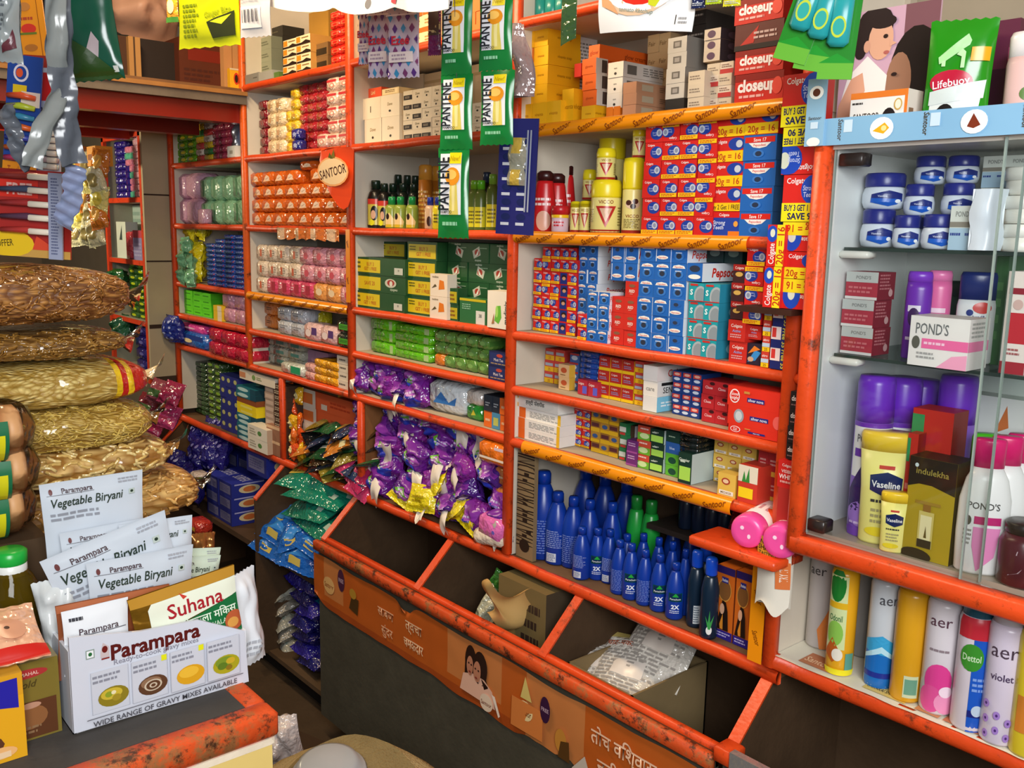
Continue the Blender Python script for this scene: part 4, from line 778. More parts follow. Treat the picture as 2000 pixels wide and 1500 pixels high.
for px, yb, yt, r, y, lb in ((1143, 1110, 976, 17, .075, 'tall blue bottle fourth from cardboard strip'), (1187, 1125, 981, 17, .085, 'tall blue bottle fifth from cardboard strip'), (1098, 1080, 908, 20, .2, 'large blue bottle in back row, nearest the cardboard'), (1133, 1090, 916, 20, .2, 'large blue bottle, second in back row'), (1171, 1100, 928, 20, .2, 'large blue bottle, third in back row'), (1213, 1110, 940, 20, .2, 'large blue bottle, last in back row'),
 (1218, 1150, 1043, 13, .07, 'short blue bottle, first in second row'), (1250, 1155, 1042, 13, .085, 'short blue bottle, second in second row'), (1280, 1165, 1050, 13, .08, 'short blue bottle, third in second row'), (1307, 1175, 1058, 13, .075, 'short blue bottle, fourth in second row'), (1333, 1190, 1072, 12, .055, 'short blue bottle beside the clear blue-capped bottles'),
 (1308, 1120, 1018, 15, .19, 'dark blue bottle in shade under the inner board'), (1342, 1130, 1032, 14, .19, 'dark blue bottle behind blue-capped bottles'), (1378, 1140, 1045, 14, .19, 'dark blue bottle beside the red pouch')):
    oil(px, yb, yt, r, 3, lb, y)
gb = bottle('shampoo_bottle', 'bottle', [(.02, 0), (.022, .005), (.022, .1), (.016, .135), (.013, .14)], [(.013, .14), (.013, .165), (.01, .168)], '1e9a3a', '1e8a34', n=18)
for k, px in enumerate((1241, 1270)): gb.at((ay(px, 1050, .15).x, .15, S6), 'green bottle in back row, %s' % ('beside the tall blue bottles' if k == 0 else 'with cut-off top'), 'green bottles', (0, 0, 0), (1, 1, 1.12))
nb = [(.02, 0), (.022, .006), (.022, .1), (.016, .125), (.012, .13)]
for k, (px, yb, yt, y) in enumerate(((1383, 1246, 1089, None), (1356, 1228, 1075, .03), (1372, 1225, 1062, .06))):
    b = az(px, yb, S6) if y is None else ay(px, yb, y); h = Zp(px, yt, b.y)-S6; s = h/.165
    bt = bottle('hair_oil_bottle', 'bottle', nb, [(.013, .13), (.0145, .132), (.0145, .16), (.012, .165)], '0f2438', '1050d8', [('e', .5, .2, .14, .09, 'e8ece8'), ('p', [(.45, .22), (.3, .5), (.44, .36), (.5, .62), (.54, .36), (.72, .52), (.56, .22)], '3a9a4a')] if k != 1 else [('r', .4, .1, .75, .5, 'c8d0d4'), ('l', .42, .12, .73, .48, 7, '506070')], .05, .0, .1, kind='gloss', n=18)
    bt.at((ay(px, (yb+yt)/2, b.y).x, b.y+.006, S6), ['clear dark bottle with aloe picture, blue cap, foremost', 'dark blue-capped bottle with barcode beside the aloe bottle', 'blue-capped bottle behind the aloe bottle'][k], 'dark bottles with blue caps', (0, 0, .7), (s*.82, s*.82, s))
hd = [('r', 0, 0, 1, .12, '2a2080'), ('l', .1, .03, .9, .1, 2, 'b8b0e0'), ('r', 0, .9, 1, 1, '2a1c60'), ('e', .48, .68, .38, .16, 'c88a3a'), ('e', .48, .68, .34, .14, '7a5028'), ('r', .3, .78, .66, .86, '2a2a78'), ('t', 'Parachute', .48, .82, .04, 'e8e8f0', {'fit': .3}), ('p', [(.4, .54), (.22, .3), (.1, .13), (.8, .13), (.72, .4), (.6, .52)], '1f120e'), ('e', .4, .42, .13, .075, 'd8a888'), ('p', [(.3, .2), (.46, .36), (.5, .14), (.34, .14)], 'd88a2c')]
z = S6
for k, (x0, x1, yb, yt) in enumerate(((1398, 1433, 1250, 1106), (1435, 1466, 1265, 1117), (1466, 1490, 1278, 1130))):
    b = az((x0+x1)/2, yb, S6)
    C1(CT('c8641a', hd, sidec='8a3a14'), 'hair_color_box', 'carton', 'orange hair-colour box with long-haired woman, %s blue caps' % ['next to', 'second from', 'third from'][k], x0, x1, yb, yt, S6, max(.012, b.y), .05, 'orange hair-colour boxes')
one(pouch(.15, .09, .04, 'a81c18', [('r', 0, 0, 1, .25, '1c1c50')], seed=5), 'hair_color_pouch', 'pouch', (ay(1450, 1110, .07).x, .10, .93), 'red pouch resting on the orange hair-colour boxes', None, (-.6, 0, .1))
mb = MB(); mb.box((-.03, -.006, 0), (.03, .006, .27), mat('8a7454', 'wall')); art(mb, [('t', 'WEATHER PROOF', .45, .42, .4, '2a2018', {'rot': 90, 'fit': .62}), ('t', 'EDNI', .5, .85, .4, '2a2018', {'rot': 90, 'fit': .2}), ('e', .5, .12, .3, .06, '2a2018')], lambda u, v, e: (-.03+u, -.006-e, v), .06, .27)
one(mb.mesh('cardboard_strip'), 'cardboard_strip', 'cardboard', (-1.585, .016, .769), 'brown cardboard strip printed weather proof beside oil bottles')
for k in range(4): gb2 = bottle('oil_bottle', 'bottle', [(.016, 0), (.017, .003), (.017, .055), (.012, .075)], [(.01, .075), (.01, .09)], '101c30', '101828', n=12); gb2.at((ay(1335+k*26, 1000, .15).x, .16, .913), 'small dark bottle on the inner board, %s from left' % ORD[k], 'small dark bottles on the inner board')
# ================================================================ second bay: white soaps, hair oils, green soaps
cro = CT('e8cba0', [('r', 0, 0, 1, .3, 'd8641c'), ('l', .2, .45, .8, .8, 2, 'b08850')])
G(cro, 'soap_carton', 'carton', 'cream and orange carton on the highest shelf', 'cream and orange cartons', 707, 850, 92, 10, 2.009, .05, 6, 3, .1)
G(CT('d8742c'), 'soap_carton', 'carton', 'orange carton seen between the hanging green sachets', 'orange cartons', 905, 1000, 60, -10, 2.009, .05, 4, 3, .1)
dv = CT('f2e4c8', [('t', 'Dove', .5, .58, .14, 'a8905c', {'i': .2}), ('e', .5, .26, .06, .05, '3a3428')], sidec='e8d8b8')
dv2 = CT('f2e4c8', [('r', .44, .3, .48, .6, '4a4030')])
z1 = Zp(746, 229, .03)
G(dv, 'soap_box', 'carton', 'large cream soap box in the lower pair', 'large cream soap boxes', 712, 780, 272, 229, S1, .03, 2, 1, .11)
G([dv2, dv], 'soap_box', 'carton', {0: 'large plain cream box in the upper pair', 1: 'large cream box in the upper pair'}, 'large cream soap boxes', 707, 779, 229, 187, z1, .03, 2, 1, .11, mixr=lambda i, k: i)
z2 = Zp(746, 187, .05)
C1(CT('d8502c', [('t', 'Liril', .5, .5, .4, 'f0d8a0', {'fit': .8})]), 'soap_carton', 'carton', 'flat red-orange carton on the cream boxes', 713, 745, 187, 172, z2, .05, .06)
C1(CT('d8c090', [('r', .06, .1, .94, .9, 'e8d4a8'), ('l', .2, .3, .8, .8, 2, '7a6030')]), 'soap_carton', 'carton', 'flat cream carton with brown border on the cream boxes', 746, 779, 187, 172, z2, .05, .06)
G(dv, 'soap_box', 'carton', 'cream soap box in the back row', 'cream soap boxes at the back', 750, 826, 250, 150, S1, .16, 2, 2, .09)
G(CT('ead6b0', [('r', .0, .86, 1, .9, 'd0b88a'), ('r', .5, 0, .53, .86, 'd8c298')]), 'soap_box', 'carton', 'tall cream box in the back row', 'tall cream boxes', 828, 990, 250, 128, S1, .16, 4, 1, .09)
db = CT('f0e0c0', [('r', .05, .08, .95, .55, '2a2220'), ('l', .2, .2, .8, .45, 2, 'b8a890')])
dn = CT('f0e0c0', [('t', 'Dove', .5, .6, .25, '8a7a50', {'fit': .8, 'i': .2}), ('e', .5, .25, .08, .1, '3a3020')])
G([db, dn], 'soap_carton', 'carton', {0: 'small cream carton with black end', 1: 'small cream soap carton'}, 'small cream soap cartons', 786, 862, 268, 172, S1, .02, 4, 5, .09, mixr=lambda i, k: 0 if (i in (0, 1) and k < 5 and (i+k) % 3 != 2) or (i == 2 and k < 2) else 1)
G(dn, 'soap_carton', 'carton', 'small cream soap carton behind the green sachets', 'small cream soap cartons', 870, 1000, 262, 200, S1, .03, 5, 3, .08)
# hair oil bottles
def hair(px, yb, yt, rpx, bc, cc, dec, lab, y, grp, sy=.8, cf=.82, kind='gloss'):
    h = Zp(px, yt, y)-S2; r = (ay(px+rpx, 400, y).x-ay(px-rpx, 400, y).x)/2*.8
    b = [(r*.93, 0), (r, .003), (r, h*.62), (r*.8, h*.74), (r*.5, h*cf)]; c = [(r*.56, h*cf), (r*.56, h*.97), (r*.5, h)]
    bottle('hair_oil_bottle', 'bottle', b, c, bc, cc, dec, r*2, .0, h*.62, n=16, kind=kind).at((ay(px, (yb+yt)/2, y).x, y+r*.5, S2), lab, grp, (0, 0, .7))
wl_ = [('e', .4, .45, .2, .22, '1a0e08'), ('e', .4, .5, .13, .15, 'd8b890'), ('p', [(.0, 0), (1, 0), (1, .3), (.1, .22)], '9aa028')]
wl3 = [('r', 0, .0, 1, .12, '1a1a14'), ('p', [(.1, .1), (.9, .1), (.9, .95), (.1, .95)], 'c8b848'), ('r', .1, .8, .9, .98, 'c83a2a'), ('e', .55, .5, .22, .25, '1a0e08'), ('e', .5, .45, .14, .15, 'd8a888'), ('e', .4, .18, .16, .1, 'e0d820')]
amb = [('p', [(.1, .05), (.8, .05), (.9, .35), (.45, .8), (.1, .6)], 'e8c888'), ('e', .3, .6, .14, .16, '2a1810'), ('r', .1, .05, .8, .2, 'd0b020')]
hair(703, 443, 336, 14, '141a14', '16281c', wl_, 'tall black hair-oil bottle with woman label, by the post', .05, 'dark hair-oil bottles')
hair(727, 442, 352, 11, '1a1814', '16281c', wl3, 'black hair-oil bottle with red and yellow label', .03, 'dark hair-oil bottles')
hair(745, 442, 358, 9, '1a1814', '16281c', wl3, 'black hair-oil bottle next to the green-capped bottles', .04, 'dark hair-oil bottles')
for k, px in enumerate((760, 777, 800)): hair(px, 444, 384, 9, '8a9a3a', '1a8a44', amb, 'amber bottle with green cap, %s of three' % ORD[k], .015, 'green-capped amber bottles', cf=.74)
for k, px in enumerate((716, 736, 755, 772, 790, 806)): hair(px, 440, 338+k, 9, '141c16', '14281c', (), 'dark hair-oil bottle in the back row, %s from left' % ORD[k], .12, 'dark hair-oil bottles at the back')
for k, px in enumerate((762, 782, 803)): hair(px, 440, 358, 9, '141c16', '14281c', (), 'dark hair-oil bottle in the middle row, %s from left' % ORD[k], .07, 'dark hair-oil bottles in the middle')
bc_ = bottle('talc_can', 'tin', [(.018, 0), (.019, .003), (.019, .13)], [(.019, .13), (.0185, .165), (.014, .17)], 'a8641c', 'c88a30', [('l', .1, .1, .9, .8, 8, 'd8a850')], .05, 0, .13)
bc_.at((ay(831, 400, .07).x, .07, S2), 'tall bronze can among dark hair-oil bottles', None, (0, 0, .7))
bc_.at((ay(849, 400, .11).x, .12, S2), 'bronze can half hidden behind the green sachet', None, (0, 0, .7))
hair(836, 444, 385, 8, 'c8a888', '2438a0', [('e', .5, .4, .2, .25, '3a2018')], 'small bottle with blue cap before the bronze can', .01, 'small blue-capped bottles', cf=.74)
hair(851, 444, 385, 8, 'd0c020', '2438a0', [('l', .2, .3, .8, .8, 3, '5a5010')], 'small yellow bottle with blue cap beside green sachet', .015, 'small blue-capped bottles', cf=.74)
for k, (px, yt, cc) in enumerate(((921, 352, '6aa020'), (934, 352, '5ab020'), (957, 340, '7ab03a'), (945, 336, '20304a'), (978, 345, '20304a'))):
    hair(px, 445, yt, 11, '5a6a28' if k < 3 else '1e1a12', cc, [('r', .1, .1, .95, .75, 'd8cc28'), ('l', .2, .2, .8, .65, 4, '6a6014')], ['green-capped bottle just right of the long sachet', 'green-capped bottle with yellow label, second from sachet', 'taller olive-capped bottle with yellow label', 'dark-capped bottle behind the olive-capped one', 'dark bottle behind the hanging blue card'][k], .05 if k < 3 else .12, 'green and yellow oil bottles')
# green soap cartons
mg = '1c4c26'
mx1 = CT(mg, [('r', .01, .12, .52, .88, 'dcc41c'), ('t', 'BUY 3', .32, .62, .22, 'b8501c', {'fit': .3}), ('t', 'GET 1 FREE', .32, .35, .2, 'b8501c', {'fit': .34}), ('l', .05, .3, .13, .8, 2, '5a5a10'), ('r', .8, .12, .96, .5, 'c8ccc0'), ('t', '30', .88, .36, .12, '3a3a34')])
mx2 = CT(mg, [('r', .01, .12, .52, .88, 'dcc41c'), ('t', 'SAVE 20', .3, .5, .24, 'b8501c', {'fit': .36}), ('t', 'medimix', .78, .2, .16, 'c8d8c0', {'fit': .3, 'rot': 180}), ('e', .72, .6, .11, .26, 'c8ccb8'), ('e', .725, .62, .07, .18, 'a83028'), ('e', .73, .58, .03, .16, 'e0e0d0')])
mx3 = CT(mg, [('r', .04, .1, .96, .86, 'd4bc1c'), ('t', 'BUY 3', .55, .62, .22, 'b8501c', {'fit': .5}), ('t', 'GET 1 FREE', .55, .33, .2, 'b8501c', {'fit': .6}), ('l', .08, .5, .3, .8, 2, '5a5a10')])
def mleaf(fl): return CT('20502a', [('p', [(.3, .2), (.22, .6), (.55, .85), (.62, .4)] if not fl else [(.7, .2), (.78, .6), (.45, .85), (.38, .4)], 'c0c4b0'), ('e', .45 if not fl else .55, .52, .12, .17, 'a83828'), ('p', [(.35, .3), (.55, .75), (.5, .4)] if not fl else [(.65, .3), (.45, .75), (.5, .4)], 'e4e4d4'), ('t', 'medimix', .5, .1 if not fl else .92, .11, 'd0dcc8', {'fit': .75, 'rot': 0 if fl else 180}), ('l', .6, .7, .95, .8, 1, '8aa888')])
G([mx1, mx2], 'soap_carton', 'carton', {0: 'green soap carton with yellow buy-three panel', 1: 'green soap carton with leaf emblem and yellow panel'}, 'green and yellow soap cartons', 692, 791, 606, 504, S3, .01, 1, 3, .08, mixr=lambda i, k: 1 if k == 1 else 0)
G(mx3, 'soap_carton', 'carton', 'green carton with yellow offer panel on the raised back row', 'green and yellow soap cartons', 738, 791, 503, 472, Zp(765, 503, .1), .1, 1, 1, .07)
one(carton(.1, .07, Zp(765, 503, .1)-S3, '1c4c26'), 'soap_carton', 'carton', (ay(765, 540, .1).x, .136, S3), 'dark green soap carton beneath the raised back carton')
G(mx3, 'soap_carton', 'carton', 'green carton with yellow offer panel in the second stack', 'green and yellow soap cartons', 794, 852, 611, 472, S3, .02, 1, 4, .1)
G([mleaf(0), mleaf(1)], 'soap_carton', 'carton', {0: 'dark green soap carton, leaf emblem with lettering upturned', 1: 'dark green soap carton with upright leaf emblem'}, 'dark green leaf soap cartons', 874, 998, 630, 475, S3, .05, 3, 4, .08, mixr=lambda i, k: (i+k) % 2)
og = CT('ecdcc8', [('p', [(.5, .3), (.85, .35), (.8, .7), (.55, .75)], 'e07a1c'), ('p', [(.1, .35), (.4, .45), (.3, .55)], '5a4a2a'), ('t', 'medimix', .32, .88, .1, '7a6a50', {'fit': .5})])
G(og, 'soap_carton', 'carton', 'cream soap carton with orange fruit, pair', 'cream and orange soap cartons', 839, 873, 616, 535, S3, .0, 1, 2, .03)
G(CT(mg, [('r', .06, .1, .9, .8, 'b8a81c'), ('l', .1, .2, .8, .7, 2, '7a4010')]), 'soap_carton', 'carton', 'narrow green carton with mustard panel', 'narrow mustard cartons', 875, 894, 620, 563, S3, .01, 1, 2, .03)
C1(CT('2a6a3a', [('r', .62, .02, .95, .55, 'd8d8d0'), ('t', '38', .78, .36, .14, '3a3a30'), ('r', .0, .9, .98, 1, 'c8b41c'), ('l', .1, .55, .55, .8, 3, '8ab898')]), 'soap_carton', 'carton', 'single green carton with price panel lying in front', 898, 950, 628, 584, S3, .0, .04)
C1(CT('efe4d2', [('p', [(.32, .2), (.4, .6), (.58, .62), (.62, .3), (.5, .12)], '6ab83a'), ('e', .42, .45, .06, .16, 'a8d868'), ('t', 'medimix', .8, .45, .17, '2a3428', {'rot': 90, 'fit': .62}), ('p', [(.2, .1), (.3, .4), (.32, .12)], 'a8744a')]), 'soap_carton', 'carton', 'white soap carton with green aloe picture', 952, 997, 642, 569, S3, -.012, .05)
# folded green packs, clear soaps
gp = SPk('62b81c', [('r', .86, 0, 1, 1, 'a8c888'), ('l', .2, .4, .7, .6, 1, '3a8a14')], kind='wrap')
G(gp, 'soap_pack', 'pack', 'folded lime green pack in the left stack', 'folded lime green packs', 723, 769, 688, 622, S4, .03, 1, 3, .1)
G(gp, 'soap_pack', 'pack', 'folded lime green pack in the right stack', 'folded lime green packs', 770, 838, 694, 636, S4, .03, 1, 4, .1)
cl = SPk('5c8a3c', [('e', .5, .5, .3, .26, '7aa85a')], kind='wrap', side=[('r', 0, .2, 1, .8, '4a7a34')])
G([cl, SPk('d8761c')], 'soap_pack', 'pack', {0: 'glossy green wrapped soap', 1: 'orange wrapped soap under the green wrapped soaps'}, 'glossy green soaps', 847, 952, 722, 652, S4, .03, 5, 3, .09, mixr=lambda i, k: 1 if (i, k) == (0, 0) else 0)
G(CT('1e2450', [('r', .04, .08, .96, .92, '2a3468'), ('t', 'Moti Tea', .45, .45, .2, 'd8d0d8', {'fit': .7}), ('l', .1, .1, .9, .25, 1, 'a88a60'), ('e', .5, .75, .14, .12, 'c04838')], sidec='241a20'), 'soap_carton', 'carton', 'dark blue carton with brown border', 'dark blue bordered cartons', 953, 996, 743, 688, S4, .0, 1, 2, .08)
# sanitary packs
def pad(c, seed): 
    q = random.Random(seed*13); u = q.uniform
    d = [('p', [(.0, u(.2, .5)), (.4, .03), (.85, u(.1, .3)), (.3, u(.45, .65))], '2a3ab0'), ('e', u(.3, .7), u(.45, .7), u(.2, .32), u(.12, .24), 'a855b8'), ('p', [(a+u(.1, .5), b+u(.3, .5)) for a, b in ((0, .1), (.14, .3), (.22, .02))], '6ab030'), ('p', [(.05, .8), (.3, .95), (.95, u(.7, .9)), (.9, u(.5, .68))], '7a2c9a'), ('l', .3, u(.3, .5), .8, .62, 2, 'd8c8e8')]
    return pouch(.105, .085, .062, c, d, seed=seed, crimp=.09, kind='film', name='pad_pack', wr=.55)
PADS = [pad('6a2090', 1), pad('571a80', 2), pad('8a2a98', 3), pad('48207e', 4), pad('7a2494', 5), pad('5c2288', 6), pad('832a8e', 7)]
def flap(seed):
    mb = MB(); mb.grid(lambda u, v: ((u-.5)*.04*(1-.3*v)+.01*math.sin(v*3+seed), -.012*math.sin(v*4+seed)-.004*u, -.07*v+.01*math.sin(u*5+seed)), 4, 8, mat('e8dccc', 'gloss'), True); return mb.mesh('torn_flap')
FL = [flap(i*1.7) for i in range(4)]
def heap(mes, name, cat, desc, grp, pts, rot, flaps=0, th=0):
    for i, (px, py, y) in enumerate(pts):
        p = ay(px, py, y); r = rot(i)
        o = one(mes[i % len(mes)], name, cat, p, desc if isinstance(desc, str) and len(pts) == 1 else desc[i] if isinstance(desc, (list, tuple)) else '%s, %s' % (desc, where(pts, i)), grp, r)
        if flaps and (i*7) % 10 < flaps: f = link(FL[i % 4], 'torn_flap', o, (.01, -.034, .05)); f['label'] = 'torn white inner flap'
def where(pts, i):
    """words for a place in a heap: level counted from the bottom, then position along it"""
    ys = sorted({round(p[1]/26) for p in pts}, reverse=True); lv = ys.index(round(pts[i][1]/26))
    row = sorted(j for j in range(len(pts)) if round(pts[j][1]/26) == round(pts[i][1]/26)); row.sort(key=lambda j: pts[j][0])
    k = row.index(i)
    a = '%s layer from bottom' % ORD[lv] if len(ys) > 1 else ''
    b = '%s from left' % ORD[k] if len(row) > 1 else ''
    return (a+', '+b).strip(', ')
pts = []
for r_, (yy, x0, x1, n) in enumerate(((1005, 740, 985, 6), (964, 716, 980, 6), (924, 718, 960, 6), (886, 722, 950, 6), (850, 726, 945, 6), (818, 722, 760, 2))):
    for k in range(n):
        t_ = k/max(1, n-1); px = x0+(x1-x0)*t_; pts.append((px, yy+(px-850)*.33*(yy-440)/520, .02+.012*(r_ % 2)+.012*r_ + R.uniform(-.006, .006)))
heap(PADS, 'sanitary_pack', 'pack', 'purple sanitary pack in the big heap', 'purple sanitary packs in the big heap', pts, lambda i: (R.uniform(-.25, .25), R.uniform(-.5, .5), R.uniform(-.3, .5)), 7)
pts = [(712+k*27, 768+k*8, .03+.01*(k % 2)) for k in range(5)]+[(706+k*28, 735+k*8, .05+.01*(k % 2)) for k in range(5)]
heap(PADS, 'sanitary_pack', 'pack', 'purple sanitary pack on the shelf above the heap', 'purple sanitary packs on the upper shelf', pts, lambda i: (R.uniform(-.2, .2), R.uniform(-.4, .4), R.uniform(-.3, .3)), 3)
ylw = [pouch(.1, .075, .03, 'e8d41c', [('l', .2, .3, .8, .6, 2, 'a89010')], seed=20+i, crimp=.12, name='snack_pouch', nu=12, wr=.5) for i in range(3)]
heap(ylw, 'snack_pouch', 'pouch', ['yellow pouch spilling at the heap, nearest the post', 'yellow pouch, second along the shelf edge', 'yellow pouch propped over the second', 'yellow pouch, lowest by the shelf edge', 'yellow pouch tucked under purple packs'], 'yellow pouches', [(778, 985, -.01), (820, 1000, -.02), (842, 970, .0), (875, 1015, -.02), (905, 1030, -.01)], lambda i: (R.uniform(-.9, -.4), R.uniform(-.5, .5), R.uniform(-.4, .4)))
op = SPk('e8761c', [('r', 0, .1, 1, .25, 'e8d8c8'), ('r', .6, .8, .95, 1, 'e0c8d0')], kind='wrap')
C1(op, 'diaper_pack', 'pack', 'orange pack lying atop the purple heap', 932, 990, 905, 865, Zp(960, 905, .0), -.012, .09)
G(SPk('d8843c', [('l', .1, .3, .9, .6, 1, 'f0d8b8')], kind='wrap'), 'diaper_pack', 'pack', 'orange pack stacked beside the end post', 'orange packs', 962, 994, 1060, 912, S6, .02, 1, 4, .1)
one(soap(.085, .06, .1, 'd8561c', [('r', .35, .4, .6, .62, '2a1a14'), ('r', .0, .1, 1, .2, 'b84414')], kind='wrap'), 'diaper_pack', 'pack', (ay(732, 970, .02).x, .05, S6+.001), 'orange pack with white torn top at the post', None, (0, 0, .1))
one(soap(.09, .05, .055, 'e070b8', [('e', .75, .4, .08, .12, '6a60c0')], kind='wrap'), 'sanitary_pack', 'pack', (ay(968, 1018, .0).x, .0, S6+.03), 'pink pack at the shelf edge by the post', None, (0, .1, 0))
mb = MB(); mb.lathe([(.02, 0), (.022, .01), (.022, .09), (.018, .1)], mat('e4d4c0', 'wrap'), 14); me = mb.mesh('roll')
o = one(me, 'tissue_roll', 'roll', (ay(935, 1058, -.01).x, -.01, S6+.024), 'cream roll lying below the pink pack', None, (0, 1.45, .1))
one(soap(.15, .09, .085, 'd4dce0', [('p', [(.1, .2), (.35, .75), (.6, .3), (.85, .6), (.8, .2)], '3a78c0'), ('t', 'Whisper', .35, .45, .16, '2a5aa8', {'fit': .4})], kind='wrap'), 'sanitary_pack', 'pack', (ay(868, 790, .03).x, .075, S5+.001), 'large white and blue sanitary pack', None, (0, 0, .1))
G([SPk('2a9a34', [('p', [(.3, .2), (.5, .8), (.7, .3)], 'e0d840')], kind='wrap'), SPk('d0c8c0', kind='wrap')], 'sanitary_pack', 'pack', {0: 'green pack beside the white and blue pack', 1: 'small white pack on the green pack'}, 'green and white packs', 908, 938, 830, 762, S5, .04, 1, 2, .09, mixr=lambda i, k: k)
G([CT('e06a20', [('l', .2, .3, .8, .6, 1, 'f0c8a0')]), CT('28303c', [('l', .2, .3, .8, .6, 2, 'a8b0b8')]), CT('4a8ab0', [('r', .2, .2, .8, .7, 'b8c060')])], 'balm_carton', 'carton', {0: 'small orange carton in the shelf corner', 1: 'small black carton in the shelf corner', 2: 'small blue carton in the shelf corner'}, 'small corner cartons', 944, 992, 845, 775, S5, .02, 3, 2, .05, mixr=lambda i, k: 0 if (i, k) in ((0, 0), (2, 0), (2, 1)) else 2 if (i, k) == (1, 0) else 1)
# ================================================================ third bay from the right: soaps
G(CT('9aa088', [('l', .2, .3, .8, .7, 2, '6a705c')], sidec='7c8270'), 'soap_carton', 'carton', 'grey-green carton in the dim corner', 'grey-green cartons', 506, 530, 143, 72, 2.009, .06, 1, 4, .1)
G(CT('2c2a24', [('l', .2, .4, .8, .6, 1, '6a6450')]), 'soap_carton', 'carton', 'black carton behind the striped cartons', 'black soap cartons', 526, 552, 150, 52, 2.009, .10, 1, 6, .08)
st = CT('ecd8b0', [('r', 0, 0, 1, .22, '2a1e16'), ('r', .02, .3, .3, .9, 'e08a20'), ('p', [(.4, .22), (.7, .45), (1, .22)], '2a1e16'), ('l', .4, .6, .9, .85, 1, '8a6a3a')], sidec='d8a050')
G(st, 'soap_carton', 'carton', 'white carton with orange and black stripes', 'striped soap cartons', 552, 606, 146, 72, 2.009, .0, 2, 4, .1)
C1(CT('a87c30'), 'carton_box', 'carton', 'tall brown cardboard box behind red soaps', 604, 642, 140, 20, 2.009, .10, .1)
G(CT('7a5a34', [('r', .1, .1, .9, .6, '2c2418')]), 'soap_carton', 'carton', 'small brown carton with dark panel', 'small brown cartons', 612, 640, 135, 84, 2.009, .02, 1, 2, .07)
rs = SPk('d4281c', [('r', .1, .2, .9, .8, 'e45a3c'), ('e', .5, .5, .25, .2, 'c81c14')])
G(rs, 'soap', 'soap', 'red wrapped soap in the top corner block', 'red wrapped soaps', 643, 683, 128, 18, 2.009, .0, 2, 6, .09)
C1(CT('8a8a84', [('l', .6, .4, .9, .6, 1, '5a5a54')], topc='9a9a92'), 'soap_carton', 'carton', 'flat grey carton at the shelf edge', 479, 505, 163, 144, 2.009, -.005, .09)
C1(CT('a4a49c'), 'soap_carton', 'carton', 'second flat grey carton at the shelf edge', 505, 532, 158, 139, 2.009, -.005, .09)
C1(CT('5a7a3a'), 'soap_carton', 'carton', 'tiny green carton before the black cartons', 532, 545, 152, 141, 2.009, .0, .05)
G(SPk('7c1a22'), 'soap', 'soap', 'dark maroon soap in the narrow stack', 'dark maroon soaps', 505, 520, 300, 196, S1, .03, 1, 6, .1)
so = SPk('e4cca4', [('r', .15, .2, .5, .75, 'b88a5a'), ('l', .55, .3, .9, .7, 2, 'a88a60')])
G(so, 'soap', 'soap', 'glossy cream wrapped soap', 'glossy cream soaps', 520, 553, 299, 192, S1, .01, 2, 4, .09)
G(SPk('d8b41c', [('e', .5, .5, .3, .25, 'b8841c')]), 'soap', 'soap', 'yellow wrapped soap beside cream soaps', 'yellow wrapped soaps', 553, 580, 297, 174, S1, .02, 2, [4, 6], .09)
G(SPk('20287c', [('e', .5, .5, .3, .25, '8a90c0')]), 'soap', 'soap', 'navy wrapped soap before the crimson block', 'navy wrapped soaps', 568, 582, 295, 251, S1, -.005, 1, 2, .03)
cr = SPk('9c1a24', [('e', .5, .5, .28, .24, 'b03a3c')])
G(cr, 'soap', 'soap', 'crimson wrapped soap in the dark block', 'crimson wrapped soaps', 581, 636, 294, 162, S1, .03, 3, 7, .09)
wr_ = SPk('e0c0ac', [('r', 0, .74, 1, 1, 'c02a30'), ('e', .55, .4, .25, .24, 'c87a68'), ('e', .55, .4, .15, .14, 'e8d8c8')])
G(wr_, 'soap', 'soap', 'white and red wrapped soap with round emblem', 'white and red soaps', 636, 682, 288, 148, S1, .0, 2, 5, .09)
C1(wr_, 'soap', 'soap', 'white and red soap standing before the crimson block', 618, 637, 293, 262, S1, -.005, .03)
os_ = SPk('d8641a', [('p', [(.12, .15), (.5, .9), (.9, .2)], 'e8a060'), ('e', .55, .5, .26, .3, 'd8b090'), ('t', 'Santoor', .55, .5, .14, '7a3a14', {'fit': .5, 'rot': 20})], kind='wrap')
G(os_, 'soap', 'soap', 'orange wrapped soap', 'orange wrapped soaps', 489, 684, 442, 330, S2, .01, 8, [4, 4, 4, 4, 3, 4, 4, 4], .1, jx=.003)
G(os_, 'soap', 'soap', 'orange wrapped soap on top of the full stacks', 'orange wrapped soaps on top', 585, 612, 331, 314, Zp(598, 331, .03), .03, 1, 1, .09)
